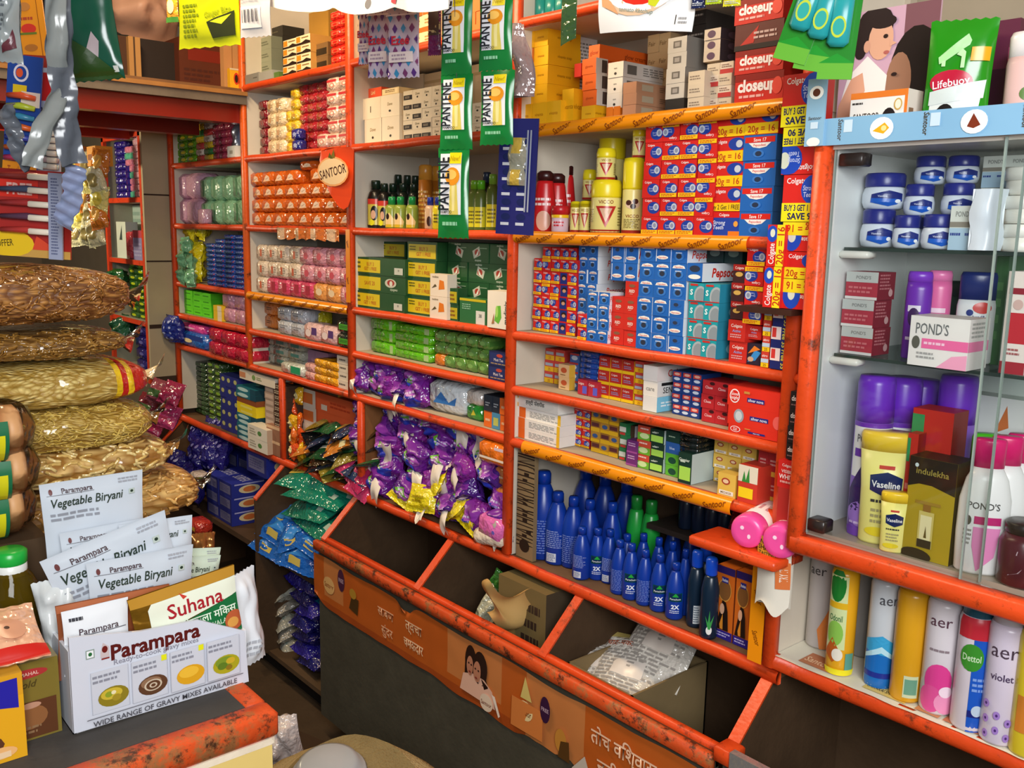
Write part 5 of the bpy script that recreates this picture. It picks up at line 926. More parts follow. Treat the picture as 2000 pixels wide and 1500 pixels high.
# leaf-shaped orange soap sign on the post
sg = MB(); pts = []
for k in range(26):
    q = 2*math.pi*k/26; pts.append((.5+.46*math.cos(q)*(1.0 if math.sin(q) > 0 else .9), .5+.5*math.sin(q)))
def leafo(t):
    # outline: rounded top, pointed foot
    return [(.06, .92), (.3, .97), (.6, .99), (.92, 1.0), (1, .95), (1, .5), (.97, .2), (.9, .05), (.8, .0), (.68, .04), (.45, .22), (.2, .45), (.06, .62), (0, .78)]
LW, LH = .135, .172
vs = [((x-.5)*LW, -.012*math.sin(math.pi*x)-.001, y*LH) for x, y in leafo(0)]; n = len(vs)
sg.add(vs+[(a, b+.002, c) for a, b, c in vs], [tuple(range(n-1, -1, -1)), tuple(range(n, 2*n))]+[(i, (i+1) % n, (i+1) % n+n, i+n) for i in range(n)], mat('e0481a', 'gloss'))
art(sg, [('e', .5, .6, .46, .24, 'f0a868'), ('e', .5, .6, .42, .21, 'f0d0a0'), ('t', 'SANTOOR', .5, .6, .15, '4a2410', {'rot': 14, 'fit': .78}), ('p', [(.42, .8), (.52, .96), (.56, .82)], '7a6a28'), ('p', [(.36, .82), (.4, .9), (.5, .8)], '5a5a20')], lambda u, v, e: (u-LW/2, -.0135-e, v), LW, LH, 'gloss')
p = ay(655, 408, -.05); one(sg.mesh('shelf_sign'), 'shelf_sign', 'sign', p, 'orange leaf-shaped soap sign fixed at the post', None, (0, .05, .25))
wrp = MB(); wrp.grid(lambda u, v: (u*.4, -.018-.006*math.sin(u*40), -.03*v-.008*abs(math.sin(u*23))*v), 40, 3, mat('d8742c', 'wrap'), True, lambda u, v: mat('e0b890' if int(u*11) % 3 == 0 else 'd8742c', 'wrap'))
one(wrp.mesh('wrapper_strip'), 'wrapper_strip', 'strip', (-2.79, 0, 1.54), 'strip of orange soap wrappers along the shelf edge')
ws = SPk('e8d4bc', [('r', .38, .15, .62, .8, 'c8603c'), ('l', .66, .2, .95, .8, 3, '9a8a78')]); ps = SPk('e09aa4', [('e', .6, .5, .22, .3, 'd0485c'), ('l', .1, .3, .4, .7, 2, 'f0d0d4')]); hp = SPk('d8486c', [('r', .5, .1, .95, .9, 'a8243c'), ('l', .1, .3, .4, .7, 2, 'f0c0c8')])
G([ws, ps, hp, SPk('e8a050', [('e', .5, .5, .3, .3, 'f0d8b0')])], 'soap', 'soap', {0: 'white wrapped soap in the three-tier row', 1: 'pale pink wrapped soap in the three-tier row', 2: 'deep pink wrapped soap in the three-tier row', 3: 'orange-banded soap in the three-tier row'}, 'pink and white soaps', 497, 686, 578, 482, S3, .01, 8, 3, .09, jx=.003, mixr=lambda i, k: 0 if (k > 0 and i < 4) or (k == 0 and i == 0) else 3 if k == 0 and i in (5, 6) else 2 if k == 0 and i < 5 else 1)
osd = SPk('d0782c', [('l', .2, .3, .8, .7, 2, '5a3010')])
G(osd, 'soap', 'soap', 'orange soap in the shaded corner', 'orange corner soaps', 490, 538, 640, 588, S4, .05, 2, 2, .08)
sil = SPk('b8bcc4', [('l', .2, .4, .8, .6, 1, '60646c'), ('r', .1, .7, .9, .78, '8a8e96')], kind='wrap')
G(sil, 'soap', 'soap', 'silver wrapped soap', 'silver wrapped soaps', 540, 592, 660, 602, S4, .01, 2, 2, .07)
C1(SPk('d8cc2c', [('r', .3, .3, .6, .8, '5a7a24')]), 'soap', 'soap', 'yellow soap behind the silver soaps', 594, 620, 636, 606, S4+.035, .06, .06)
C1(CT('b8845c'), 'soap', 'soap', 'tan soap box under the yellow one', 592, 650, 660, 637, S4, .07, .06)
wp = SPk('e0b8b4', [('r', .55, .3, .95, .9, '5a3a78'), ('e', .3, .4, .22, .3, 'f0dcd8')])
G(wp, 'soap', 'soap', 'pale pink soap with purple panel', 'pale pink soaps with purple panel', 592, 654, 671, 634, S4, .0, 2, 1, .06)
gk_ = SPk('1c2a1e', [('r', .1, .15, .9, .75, '4a9a2c'), ('l', .2, .3, .8, .6, 2, '2a5a1c')], kind='wrap')
G(gk_, 'soap', 'soap', 'black and green wrapped soap', 'black and green soaps', 656, 686, 682, 624, S4, .0, 1, 2, .08)
G(SPk('a8a898', [('r', .2, .2, .8, .7, '4a8a80')]), 'soap', 'soap', 'grey soap in the deep shade', 'grey shaded soaps', 506, 590, 708, 660, S5, .06, 3, 3, .08)
C1(SPk('d0d4c8', [('r', .5, 0, 1, 1, '2a9a68')], kind='wrap'), 'soap', 'soap', 'white and green soap lying at the shelf edge', 548, 588, 728, 711, S5, .0, .05)
G(SPk('e0a8a0'), 'soap', 'soap', 'small pink soap', 'small pink soaps', 594, 612, 738, 710, S5, .0, 1, 2, .05)
G(CT('b888a8'), 'soap_carton', 'carton', 'mauve carton behind the yellow ones', 'mauve cartons', 590, 640, 730, 685, S5, .08, 2, 2, .06)
G(SPk('e8a41c', [('l', .1, .3, .9, .6, 1, 'b87810')]), 'soap', 'soap', 'golden yellow soap pack', 'golden yellow soap packs', 612, 658, 750, 705, S5, .0, 2, 3, .07)
G(CT('dccfbc', [('l', .15, .3, .7, .7, 1, '6a6058')]), 'soap_carton', 'carton', 'flat ivory carton', 'flat ivory cartons', 658, 688, 758, 696, S5, .005, 1, 4, .1)
# ================================================================ far bay
G(SPk('5a9a1c', [('e', .5, .5, .34, .3, 'd0d02c')]), 'soap', 'soap', 'green soap with yellow oval', 'green and yellow soaps', 333, 380, 321, 248, S1, .02, 3, 5, .09)
mixs = [SPk('c83a3a'), SPk('2a7a3c'), SPk('e8d8c8', [('e', .5, .5, .3, .3, 'a89888')]), SPk('e0b828')]
G(mixs, 'soap', 'soap', {0: 'small red soap in the mixed stacks', 1: 'small green soap in the mixed stacks', 2: 'small white soap in the mixed stacks', 3: 'small yellow soap in the mixed stacks'}, 'mixed small soaps', 381, 413, 316, 240, S1, .02, 2, 6, .08, mixr=lambda i, k: (i*3+k*2+k//3) % 4)
G(SPk('a83a54', [('e', .3, .4, .14, .2, 'd88a98')], kind='wrap'), 'soap', 'soap', 'dusky pink wrapped soap', 'dusky pink soaps', 414, 450, 312, 240, S1, .02, 3, 5, .09)
one(pouch(.1, .12, .05, '8a90a8', seed=31, kind='foil', crimp=.08), 'silver_pouch', 'pouch', (ay(463, 300, .02).x, .03, S1+.002), 'silver pouch at the end of the soap shelf')
C1(CT('e4e0d8', [('r', .3, .3, .7, .6, 'a8a090')]), 'soap_carton', 'carton', 'small white carton beside the silver pouch', 444, 459, 306, 285, S1, -.005, .03)
def lump(w, h, t, c, seed, dec=()): return soap(w, t, h, c, dec, kind='wrap', name='soap_bundle')
G(lambda w, d, h: lump(w, h, d, 'd0a0b8', 1), 'soap_bundle', 'pack', 'lilac plastic-wrapped soap bundle', 'lilac soap bundles', 336, 388, 438, 338, S2, .02, 2, 2, .1)
G(lambda w, d, h: lump(w, h, d, '8fbf98', 2, [('r', .3, .0, .5, 1, '4a8a5a')]), 'soap_bundle', 'pack', 'pale green plastic-wrapped soap bundle', 'pale green soap bundles', 389, 474, 440, 342, S2, .02, 4, 2, .1)
C1(SPk('c898b0', kind='wrap'), 'soap_bundle', 'pack', 'small lilac pack leaning at the shelf edge', 386, 400, 442, 408, S2, -.012, .03)
yp = [pouch(.075, .095, .05, 'e4d41c', [('e', .5, .5, .25, .2, 'b89a14')], seed=50+i, crimp=.1, nu=10, nv=12, wr=.7) for i in range(3)]
heap(yp, 'scrub_pack', 'pack', 'yellow crinkled pack', 'yellow crinkled packs', [(332, 553, -.0), (333, 525, .0), (334, 497, .0), (333, 470, .01), (352, 500, .05), (375, 480, .06), (395, 470, .07), (352, 468, .05), (372, 520, .04), (388, 552, .02), (390, 520, .03)], lambda i: (0, R.uniform(-.3, .3), R.uniform(-.3, .3)))
gp2 = [pouch(.06, .07, .04, '78b488', seed=60+i, crimp=.1, nu=10, nv=12, wr=.7, kind='wrap') for i in range(2)]
heap(gp2, 'soap_bundle', 'pack', 'green transparent wrapped pack before the yellow packs', 'green wrapped packs', [(356, 556, -.02), (374, 561, -.02), (357, 525, -.01), (373, 530, -.01), (366, 498, .0)], lambda i: (0, R.uniform(-.3, .3), R.uniform(-.3, .3)))
bl = SPk('1c3f92', [('l', .1, .3, .7, .7, 1, '7a90c8'), ('e', .85, .5, .08, .2, 'c0485c')])
G(bl, 'detergent_bar', 'soap', 'blue detergent bar', 'blue detergent bars', 402, 478, 566, 458, S3, .0, 4, [9, 10, 11, 11], .1)
G(SPk('a090c0', kind='wrap'), 'soap_bundle', 'pack', 'lavender wrapped pack', 'lavender packs', 342, 360, 608, 572, S4, .05, 1, 2, .07)
lime = CT('5fd81c', [('l', .15, .3, .85, .65, 1, '2a8a14')], sidec='48b418')
G(lime, 'soap_carton', 'carton', 'lime green soap carton', 'lime green cartons', 360, 412, 622, 570, S4, .02, 3, 4, .08)
G(CT('e0b820', [('r', .5, 0, 1, 1, 'e8d8b8')]), 'soap_carton', 'carton', 'small yellow carton by the lime green block', 'small yellow cartons', 416, 432, 625, 597, S4, .0, 1, 3, .05)
G(lambda w, d, h: lump(w, h, d, 'c890a8', 3), 'soap_bundle', 'pack', 'rose wrapped bundle at the shelf end', 'rose wrapped bundles', 433, 480, 634, 574, S4, .01, 2, 2, .08)
pb = pouch(.1, .11, .06, '20308c', [('e', .2+.25*i, .2+.2*j, .05, .045, 'a8b4e0') for i in range(3) for j in range(4)], seed=70, crimp=.06)
one(pb, 'detergent_pack', 'pack', ay(343, 668, -.03), 'navy dotted detergent pack hanging over the shelf edge', None, (.1, 0, .2))
C1(SPk('2a6ac0', [('r', .0, .5, 1, 1, '1c3c90'), ('e', .3, .4, .2, .2, 'f0d8a0')], kind='wrap'), 'detergent_pack', 'pack', 'blue detergent pack under the bright pink one', 353, 398, 682, 650, S5, -.01, .08)
C1(SPk('e0489c', [('e', .4, .5, .25, .2, 'f0b0d0')], kind='wrap'), 'detergent_pack', 'pack', 'bright pink pack lying on blue pack', 352, 398, 648, 634, Zp(375, 649, .0), .0, .08)
G(lambda w, d, h: lump(w, h, d, 'c0203c', 4), 'soap_bundle', 'pack', 'crimson plastic-wrapped bundle', 'crimson bundles', 406, 482, 700, 648, S5, -.02, 3, 2, .09)
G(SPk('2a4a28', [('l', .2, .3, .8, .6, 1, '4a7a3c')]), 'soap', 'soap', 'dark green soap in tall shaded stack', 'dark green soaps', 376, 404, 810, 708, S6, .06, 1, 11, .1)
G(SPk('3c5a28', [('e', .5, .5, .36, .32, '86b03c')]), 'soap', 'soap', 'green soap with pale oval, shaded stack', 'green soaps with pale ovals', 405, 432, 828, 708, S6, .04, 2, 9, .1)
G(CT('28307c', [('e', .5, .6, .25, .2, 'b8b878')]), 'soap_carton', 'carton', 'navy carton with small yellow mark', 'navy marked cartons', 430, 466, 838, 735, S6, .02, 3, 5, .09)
# ================================================================ low left shelf: tall cartons and pouches
tl = CT('1e6a7c', [('e', .35, .5, .28, .34, 'b8d8d8'), ('r', .72, 0, 1, 1, '164a5c')], sidec='143c48')
G([tl, CT('e4cc1c', [('r', .2, .2, .8, .6, 'e8dc6a')]), CT('8a4a24')], 'soap_carton', 'carton', {0: 'teal carton with white dot', 1: 'yellow carton within the teal stack', 2: 'brown carton within the teal stack'}, 'teal stack cartons', 462, 500, 870, 758, S6, .0, 1, 10, .09, mixr=lambda i, k: 1 if k in (5, 6) else 2 if k == 7 else 0)
C1(CT('e0d4c0', [('e', .42, .5, .05, .3, '7a9a5a'), ('r', .0, .2, .18, .8, 'c8845c'), ('l', .5, .3, .65, .7, 2, '7a8a5a')]), 'soap_carton', 'carton', 'long white carton lying across the teal stack', 468, 536, 747, 731, Zp(500, 748, -.0), .0, .07)
G(CT('284a34', [('l', .1, .3, .9, .7, 1, '6a9a7a')]), 'soap_carton', 'carton', 'dark green carton beside the teal stack', 'dark green narrow cartons', 501, 519, 840, 745, S6, .06, 1, 12, .08)
wb = CT('e4dccc', [('e', .62, .5, .1, .2, '5a8a4a'), ('l', .1, .2, .45, .8, 3, 'a8a090')], sidec='b8a088')
G(wb, 'soap_carton', 'carton', 'white carton with green badge at the front', 'white badge cartons', 483, 521, 880, 834, S6, -.03, 1, 2, .05)
G(CT('9a6a50', [('r', 0, .8, 1, 1, 'e0b890')]), 'soap_carton', 'carton', 'brown carton beside the white badge cartons', 'brown cartons', 520, 546, 885, 832, S6, -.01, 1, 2, .06)
bp_ = CT('4a3428', [('l', .06, .15, .94, .85, 2, 'c8b8a0')], sidec='3a281e')
G(bp_, 'incense_carton', 'carton', 'dark brown printed carton in the tall stack', 'dark brown printed cartons', 535, 560, 888, 752, S6, .0, 1, 13, .08)
G(CT('a89080', [('r', .1, .2, .9, .8, 'c8b0a0')]), 'incense_carton', 'carton', 'pale brown carton in the tall stack', 'pale brown cartons', 517, 535, 860, 755, S6, .01, 1, 10, .08)
sn = [pouch(.05, .06, .025, c, [('e', .5, .5, .3, .2, 'f0e0a0')], seed=80+i, nu=10, nv=12, wr=.6) for i, c in enumerate(('d8501c', 'e8b01c', 'e06a1c'))]
heap(sn, 'snack_pouch', 'pouch', 'small orange or yellow pouch beside the post', 'small warm-coloured pouches', [(570, 895, .0), (588, 900, .01), (572, 868, .01), (585, 870, .03), (570, 842, .02), (580, 838, .04), (572, 812, .03), (580, 790, .04), (566, 782, .04)], lambda i: (R.uniform(-.2, .2), R.uniform(-.4, .4), R.uniform(-.3, .3)))
oc = CT('d8582a', [('r', 0, 0, .3, 1, 'e4dccc'), ('r', .05, .2, .25, .8, 'e07a3c'), ('r', .4, .1, .5, .4, 'd8c8b8'), ('l', .55, .3, .9, .7, 2, 'b83a18')])
G([CT('e0d8c8', [('r', .0, .1, .3, .8, 'd8c0a8'), ('l', .4, .3, .9, .7, 2, 'b0a898')]), oc], 'spice_box', 'carton', {0: 'white long carton beneath the orange boxes', 1: 'large orange box in the low bay'}, 'large orange and white boxes', 583, 700, 850, 772, S6+.0, .06, 1, 4, .15, mixr=lambda i, k: 0 if k < 2 else 1)
C1(CT('c8a83c', [('r', 0, .5, 1, 1, '5a4a2a')]), 'spice_box', 'carton', 'flat mustard carton on top of the orange boxes', 566, 660, 770, 758, Zp(620, 771, .07), .07, .12)
cols = ['1e4a2c', '1c2430', '8a7a2c', '28603a', '14181c', '2a3a5c', 'c87a2c', '3a2c1c']
tp = [pouch(.11, .14, .02, c, [('r', .1, .42, .9, .58, ['e0e0d0', 'c8a040', 'd8d0a0', 'f0f0e8'][i % 4]), ('e', .5, .75, .25, .12, 'c8b060')], seed=90+i, crimp=.07, kind='wrap') for i, c in enumerate(cols)]
pts = [(580+int(21*(k % 6))+8*(k//6), 912-(k//6)*24+(k % 6)*5, -.03+.015*(k//6)) for k in range(24)]
heap(tp, 'tea_pouch', 'pouch', 'dark foil tea pouch in the leaning pile', 'dark foil tea pouches', pts, lambda i: (-1.15+R.uniform(-.3, .2), R.uniform(-.5, .5), R.uniform(-.8, .8)))
pk = [pouch(.1, .12, .03, c, [('r', .1, .6, .9, .75, 'f0c8d8')], seed=100+i, kind='wrap') for i, c in enumerate(('c83a6a', 'b02858'))]
heap(pk, 'tea_pouch', 'pouch', ['pink pouch leaning on the dark pouches', 'magenta pouch below the first pink one', 'pink pouch lowest beside the post'], 'pink pouches', [(672, 932, -.02), (685, 950, -.03), (690, 968, -.03)], lambda i: (-.9, .3, R.uniform(-.4, .4)))
tg = [pouch(.25, .16, .055, '1a8068', [('r', .05, .35, .55, .65, 'd8b84c'), ('t', 'Tata', .25, .5, .18, 'a83818', {'fit': .3, 'i': .2}), ('e', .62, .5, .09, .2, '1c2a24'), ('r', .78, .2, .88, .35, 'a8c0b0'), ('r', .0, .88, 1, .96, 'c8d8b0')], seed=110+i, crimp=.06, kind='wrap') for i in range(3)]
heap(tg, 'tea_pack', 'pack', ['teal tea pack lying lowest in the slanted bin', 'teal tea pack with gold band, second up', 'teal tea pack, third up in the slanted bin', 'teal tea pack on top by the cartons', 'teal tea pack at the back of the bin'], 'teal tea packs', [(600, 1040, -.07), (585, 1012, -.07), (600, 984, -.06), (590, 958, -.05), (640, 990, .0)], lambda i: (-1.25, R.uniform(-.2, .1), R.uniform(-.1, .35)))
bpk = [pouch(.15, .12, .07, '1c66c4', [('p', [(.2, .2), (.5, .75), (.8, .3)], '3a8ad8'), ('r', .3, .1, .6, .22, 'd8c060')], seed=120+i, crimp=.08, kind='wrap', wr=.5) for i in range(3)]
heap(bpk, 'detergent_pack', 'pack', ['bright blue pack nearest the bin rim', 'bright blue pack second from the bin rim', 'bright blue pack at the left of the bin', 'bright blue pack under teal tea packs', 'bright blue pack on the board edge', 'bright blue pack sliding over the board edge'], 'bright blue packs', [(600, 1085, -.08), (570, 1072, -.09), (530, 1060, -.08), (545, 1035, -.05), (515, 1085, -.1), (575, 1115, -.1)], lambda i: (-1.1, R.uniform(-.4, .4), R.uniform(-.5, .5)))
# navy detergent boxes on the middle board
nb_ = CT('20287c', [('r', .1, .2, .9, .82, '6a6a90'), ('l', .15, .3, .85, .75, 4, '4a4a80')], sidec='283290', side=[('e', .5, .5, .3, .3, 'd8c8a0'), ('e', .5, .5, .18, .2, 'c8703c'), ('r', .08, .85, .92, .95, 'a8a8d8')], topc='2a34a0', top=[('t', 'SURFEX', .5, .5, .3, 'c0c4e8', {'fit': .8})])
G(nb_, 'detergent_box', 'carton', 'navy detergent box in the square front block', 'navy detergent boxes', 404, 452, 1068, 935, .446, -.05, 2, 3, .14)
G(nb_, 'detergent_box', 'carton', 'navy detergent box in the rear block', 'navy detergent boxes at the rear', 440, 520, 1010, 895, .446, .10, 3, 3, .12)
C1(nb_, 'detergent_box', 'carton', 'navy detergent box on top with a starburst side', 482, 520, 925, 886, Zp(500, 926, -.0), .0, .15)
np_ = [pouch(.12, .14, .06, '241c78', [('e', .2+.3*i, .2+.28*j, .06, .05, '8a88c8') for i in range(3) for j in range(3)], seed=130+i, crimp=.07, kind='film', wr=.5) for i in range(2)]
heap(np_, 'detergent_pack', 'pack', 'navy dotted detergent sachet pack', 'navy dotted packs', [(385, 920, -.02), (410, 925, -.01), (430, 915, .02), (385, 885, .02), (412, 880, .03), (432, 875, .05), (345, 945, -.08), (365, 965, -.07), (385, 985, -.08), (340, 975, -.1)], lambda i: (-.1, R.uniform(-.15, .15), R.uniform(-.2, .2)))
one(soap(.09, .06, .05, 'c83a2c', [('r', .2, .2, .8, .6, 'd8b43c')]), 'soap_pack', 'pack', az(392, 1040, .447), 'red and yellow pack at the end of navy boxes')
one(soap(.08, .05, .035, 'd8c8c0', [('r', 0, .4, 1, .6, 'b84a4a')]), 'soap_pack', 'pack', ay(392, 940, -.1), 'small pale red-striped pack on navy boxes')
# bottom board: grey and dark blue packs
gw = [pouch(.13, .11, .06, c, [('p', [(.2, .2), (.5, .8), (.8, .3)], d_)], seed=140+i, crimp=.07, kind='film', wr=.5) for i, (c, d_) in enumerate((('a8a89c', '7a8a80'), ('948f84', '5a7a5a')))]
heap(gw, 'detergent_pack', 'pack', 'grey detergent pack, stacked at the board end', 'grey detergent packs', [(540, 1270, -.04), (535, 1245, -.04), (533, 1220, -.04), (530, 1196, -.04), (528, 1172, -.04), (527, 1150, -.03)], lambda i: (-1.3, R.uniform(-.2, .2), -.2))
dbp = [pouch(.15, .12, .07, c, [('p', [(.1, .3), (.4, .8), (.9, .4)], d_), ('e', .5, .5, .15, .12, 'c84038')], seed=150+i, crimp=.07, kind='film', wr=.5) for i, (c, d_) in enumerate((('1c1a70', '34349c'), ('2a2090', '1c88b0'), ('1a1860', '5a5ac0')))]
heap(dbp, 'detergent_pack', 'pack', 'dark blue detergent pack stacked beside the bin front', 'dark blue detergent packs', [(595, 1300, -.06), (582, 1275, -.06), (585, 1250, -.06), (580, 1225, -.06), (590, 1200, -.06), (582, 1176, -.05), (592, 1155, -.05), (570, 1140, -.04)], lambda i: (-1.3, R.uniform(-.2, .2), -.1))
# ================================================================ glass case contents
def jar(w, h):
    r = w/2
    b = [(r*.7, 0), (r*.9, h*.05), (r, h*.2), (r, h*.42), (r*.92, h*.58), (r*.86, h*.62)]
    c = [(r*.9, h*.62), (r*.92, h*.66), (r*.92, h*.94), (r*.84, h*1.0), (r*.3, h*1.0)]
    d = [('p', [(.1, .3), (.12, .68), (.5, .86), (.82, .72), (.82, .36), (.5, .12)], '1c2a78'), ('p', [(.1, .3), (.12, .5), (.8, .46), (.7, .22), (.5, .12)], '1a5ac0'), ('t', 'Vaseline', .36, .6, .09, 'd8dcf0', {'fit': .34}), ('e', .7, .36, .07, .09, 'f0f2f4')]
    return bottle('cream_jar', 'jar', b, c, 'd8e0ec', '232a80', d, r*2.1, h*.02, h*.6, n=22)
def jar_at(x0, x1, yb, yt, y, lab, z=None):
    X0 = ay(x0, (yb+yt)/2, y).x; X1 = ay(x1, (yb+yt)/2, y).x; w = (X1-X0)*.97; zb = z if z else Zp((x0+x1)/2, yb, y)
    jar(w, Zp((x0+x1)/2, yt, y)-zb).at(((X0+X1)/2, y+w/2, zb), lab, 'petroleum jelly jars', (0, 0, .7))
Z1, Z2, Z3 = 1.5335, 1.3635, 1.0685
for a in ((1667, 1731, 481, 408, -.02, 'jelly jar in bottom row nearest the white side wall', Z1), (1733, 1785, 482, 420, -.02, 'small jelly jar in the middle of the bottom row', Z1), (1787, 1851, 483, 418, -.02, 'jelly jar in bottom row next to the cream boxes', Z1),
          (1668, 1748, 409, 337, -.01, 'largest jelly jar standing on the bottom row'), (1754, 1811, 421, 359, -.0, 'jelly jar in the second tier, middle'), (1826, 1890, 420, 357, .01, 'jelly jar in the second tier beside cream boxes'),
          (1774, 1834, 360, 304, .03, 'topmost jelly jar, nearer the white wall'), (1837, 1900, 358, 303, .03, 'topmost jelly jar, nearer the grey boxes')): jar_at(*a)
for k, (px, y) in enumerate(((1690, .06), (1760, .08), (1830, .1), (1890, .11))): jar(.05, .05).at((ay(px, 440, y).x, y+.03, Z1), 'jelly jar in shade at the back, %s from left' % ORD[k], 'petroleum jelly jars in shade')
pw1 = CT('d4d8d0', [('r', 0, .52, 1, .64, '8a8478'), ('r', 0, 0, 1, .5, 'a8c4d8'), ('t', "POND'S", .5, .82, .12, '8a8c88', {'fit': .6}), ('l', .05, .3, .5, .42, 1, '3a4a90'), ('l', .6, .3, .95, .42, 1, '3a4a90')])
C1(pw1, 'cream_carton', 'carton', 'cream carton with blue lower half beside jelly jars', 1855, 1908, 478, 402, Z1, -.025, .04, 'cream cartons with blue foot')
G(pw1, 'cream_carton', 'carton', 'blue-footed cream carton in the rear stack', 'cream cartons with blue foot', 1912, 2015, 470, 303, Z1, .05, 2, 3, .06)
mb = MB(); mb.grid(lambda u, v: ((u-.5)*.042+.003*math.sin(v*8), -.014*math.sin(u*math.pi)-.002*math.sin(v*9+u*4), v*.085), 10, 8, mat('dfe6f0', 'gloss')); mb.grid(lambda u, v: ((.5-u)*.042, .002, v*.085), 2, 2, mat('dfe6f0', 'gloss'))
one(mb.mesh('tissue_packet'), 'tissue_packet', 'packet', (ay(1930, 440, -.03).x, -.035, Z1+.001), 'white paper-wrapped packet leaning on cream cartons', None, (0, 0, .5))
lid = bottle('cream_jar', 'jar', [(.026, 0), (.028, .004), (.028, .02)], [(.03, .02), (.03, .036), (.028, .038)], 'e8e4da', 'f0ede4', n=20)
for k in range(3): lid.at((ay(2000, 440, .0).x, .0, Z1+.039*k), 'white cream jar in the stack at the pane, %s from bottom' % ORD[k], 'white cream jars')
pr_ = CT('a83040', [('r', 0, .62, 1, 1, 'b8bcb8'), ('r', 0, 0, 1, .1, 'd8d4d0'), ('t', "POND'S", .55, .8, .12, '7a7a78', {'fit': .5}), ('l', .1, .2, .9, .5, 2, 'c86a70')], sidec='8a2434', side=[('l', .1, .35, .8, .95, 5, 'c8787e'), ('e', .75, .25, .12, .14, 'd8a8a8')])
G(pr_, 'cream_carton', 'carton', 'red and silver cream carton', 'red and silver cream cartons', 1645, 1708, 688, 530, Z2, -.025, 1, 3, .055)
def obot(name, w, d, h, bc, cc, dec, lab, px, yb, y, z, grp=None, cf=.2, prof=None, kind='pl', rz=.45, label_h=None, capr=.95):
    r = w/2; q = h*(1-cf)
    p = prof or [(r*.9, 0), (r, h*.02), (r, q*.9), (r*.94, q)]
    c = [(r*capr, q), (r*capr, h-.006), (r*capr*.9, h)]
    bottle(name, 'bottle', p, c, bc, cc, dec, r*2, .0, label_h or q, sy=d/w, n=24, kind=kind).at((ay(px, yb-60, y).x, y+d/2, z), lab, grp, (0, 0, rz))
obot('shampoo_bottle', .038, .024, Zp(1783, 530, .0)-Z2, '6a28a8', '7a34c0', [('r', .1, .62, .6, .7, 'd8d0e0'), ('e', .35, .55, .22, .12, '3a1c50'), ('r', .1, .25, .5, .29, 'd8c8e8')], 'purple shampoo bottle behind the white cream box', 1783, 690, .0, Z2, None, .12)
obot('shampoo_bottle', .036, .024, Zp(1820, 528, .03)-Z2, 'e068a0', 'e878b0', [('r', .2, .6, .8, .66, 'f0d0e0')], 'pink shampoo bottle beside the purple one', 1822, 690, .03, Z2, None, .12)
obot('shampoo_bottle', .056, .03, Zp(1900, 532, .02)-Z2, 'e6e8ea', '1a2a6c', [('e', .62, .88, .24, .09, 'd03a34'), ('e', .32, .8, .09, .05, '2a3a80'), ('t', 'head&', .55, .74, .05, '3a4a80', {'fit': .5}), ('t', 'shoulders', .55, .68, .05, '3a4a80', {'fit': .6})], 'white anti-dandruff bottle with navy cap', 1897, 690, .03, Z2, None, .3)
obot('shampoo_bottle', .05, .03, .12, '1c3428', '16281e', (), 'dark bottle in shade behind the anti-dandruff bottle', 1866, 690, .09, Z2)
pbx = CT('e4e0dc', [('t', "POND'S", .38, .76, .22, '6a6c6c', {'fit': .56}), ('r', .22, .36, 1, .56, 'e86aa0'), ('e', .12, .47, .07, .13, '5a5a50'), ('l', .26, .42, .7, .52, 1, 'f4c8dc'), ('l', .15, .14, .5, .3, 2, '9a9a98'), ('p', [(.5, 0), (.75, .25), (1, .3), (1, 0)], 'e8a0bc')], side=[('r', 0, .36, 1, .56, 'e878a8'), ('l', .1, .62, .9, .95, 4, 'a8a8a4')], topc='d4d0cc')
C1(pbx, 'cream_carton', 'carton', 'large white cream box with pink band', 1776, 1893, 703, 620, Z2, -.06, .065)
C1(CT('3a6a38', [('l', .2, .2, .8, .8, 4, '5a8a50')]), 'herbal_carton', 'carton', 'green carton in the shade behind the cream box', 1938, 1962, 690, 500, Z2, .05, .06)
C1(CT('e0d4cc', [('r', .1, .3, .9, .6, 'b82a34'), ('r', .1, .78, .9, .84, '8a2430'), ('r', 0, 0, 1, .12, 'a02a34'), ('e', .5, .68, .2, .05, 'c8a8a0'), ('l', .15, .18, .8, .26, 2, 'a05a5a')], sidec='c8c0b8'), 'face_wash_carton', 'carton', 'tall white and red carton near the pane edge', 1962, 2012, 705, 530, Z2, -.03, .05)
# bottom tier
def ptalc(px, y, yt, lab, dec=True):
    h = Zp(px, yt, y)-Z3; r = .029; q = h*.72
    d = [('r', 0, .52, 1, 1, 'eceae8'), ('r', 0, .96, 1, 1, '6a2cb0'), ('t', "POND'S", .44, .86, .07, '5a5c60', {'fit': .6}), ('r', .1, .7, .7, .77, '6a34a8'), ('p', [(0, .4), (.3, .62), (.45, .52), (.7, .66), (1, .45), (1, .2), (0, .2)], '33205c'), ('e', .5, .2, .5, .12, 'a078d0'), ('r', 0, 0, 1, .08, '7a48b8'), ('l', .1, .1, .8, .14, 1, 'd0b8e8')] if dec else []
    bottle('talc_tin', 'tin', [(r*.95, 0), (r, .004), (r, q)], [(r, q), (r*1.0, q+.03), (r*.99, q+.032), (r*1.0, h-.012), (r*.9, h)], '8a5cc8', '6c2cc0', d, r*2.4, 0, q, n=26).at((ay(px, 880, y).x, y+r, Z3), lab, 'purple-capped talc tins', (0, 0, .5))
ptalc(1685, -.03, 735, 'purple-capped talc tin at the white side wall')
ptalc(1738, .03, 738, 'second purple-capped talc tin from the side wall')
ptalc(1775, .09, 742, 'third purple-capped talc tin, partly hidden', False)
ptalc(1845, .05, 735, 'purple-capped talc tin behind the red cartons', False)
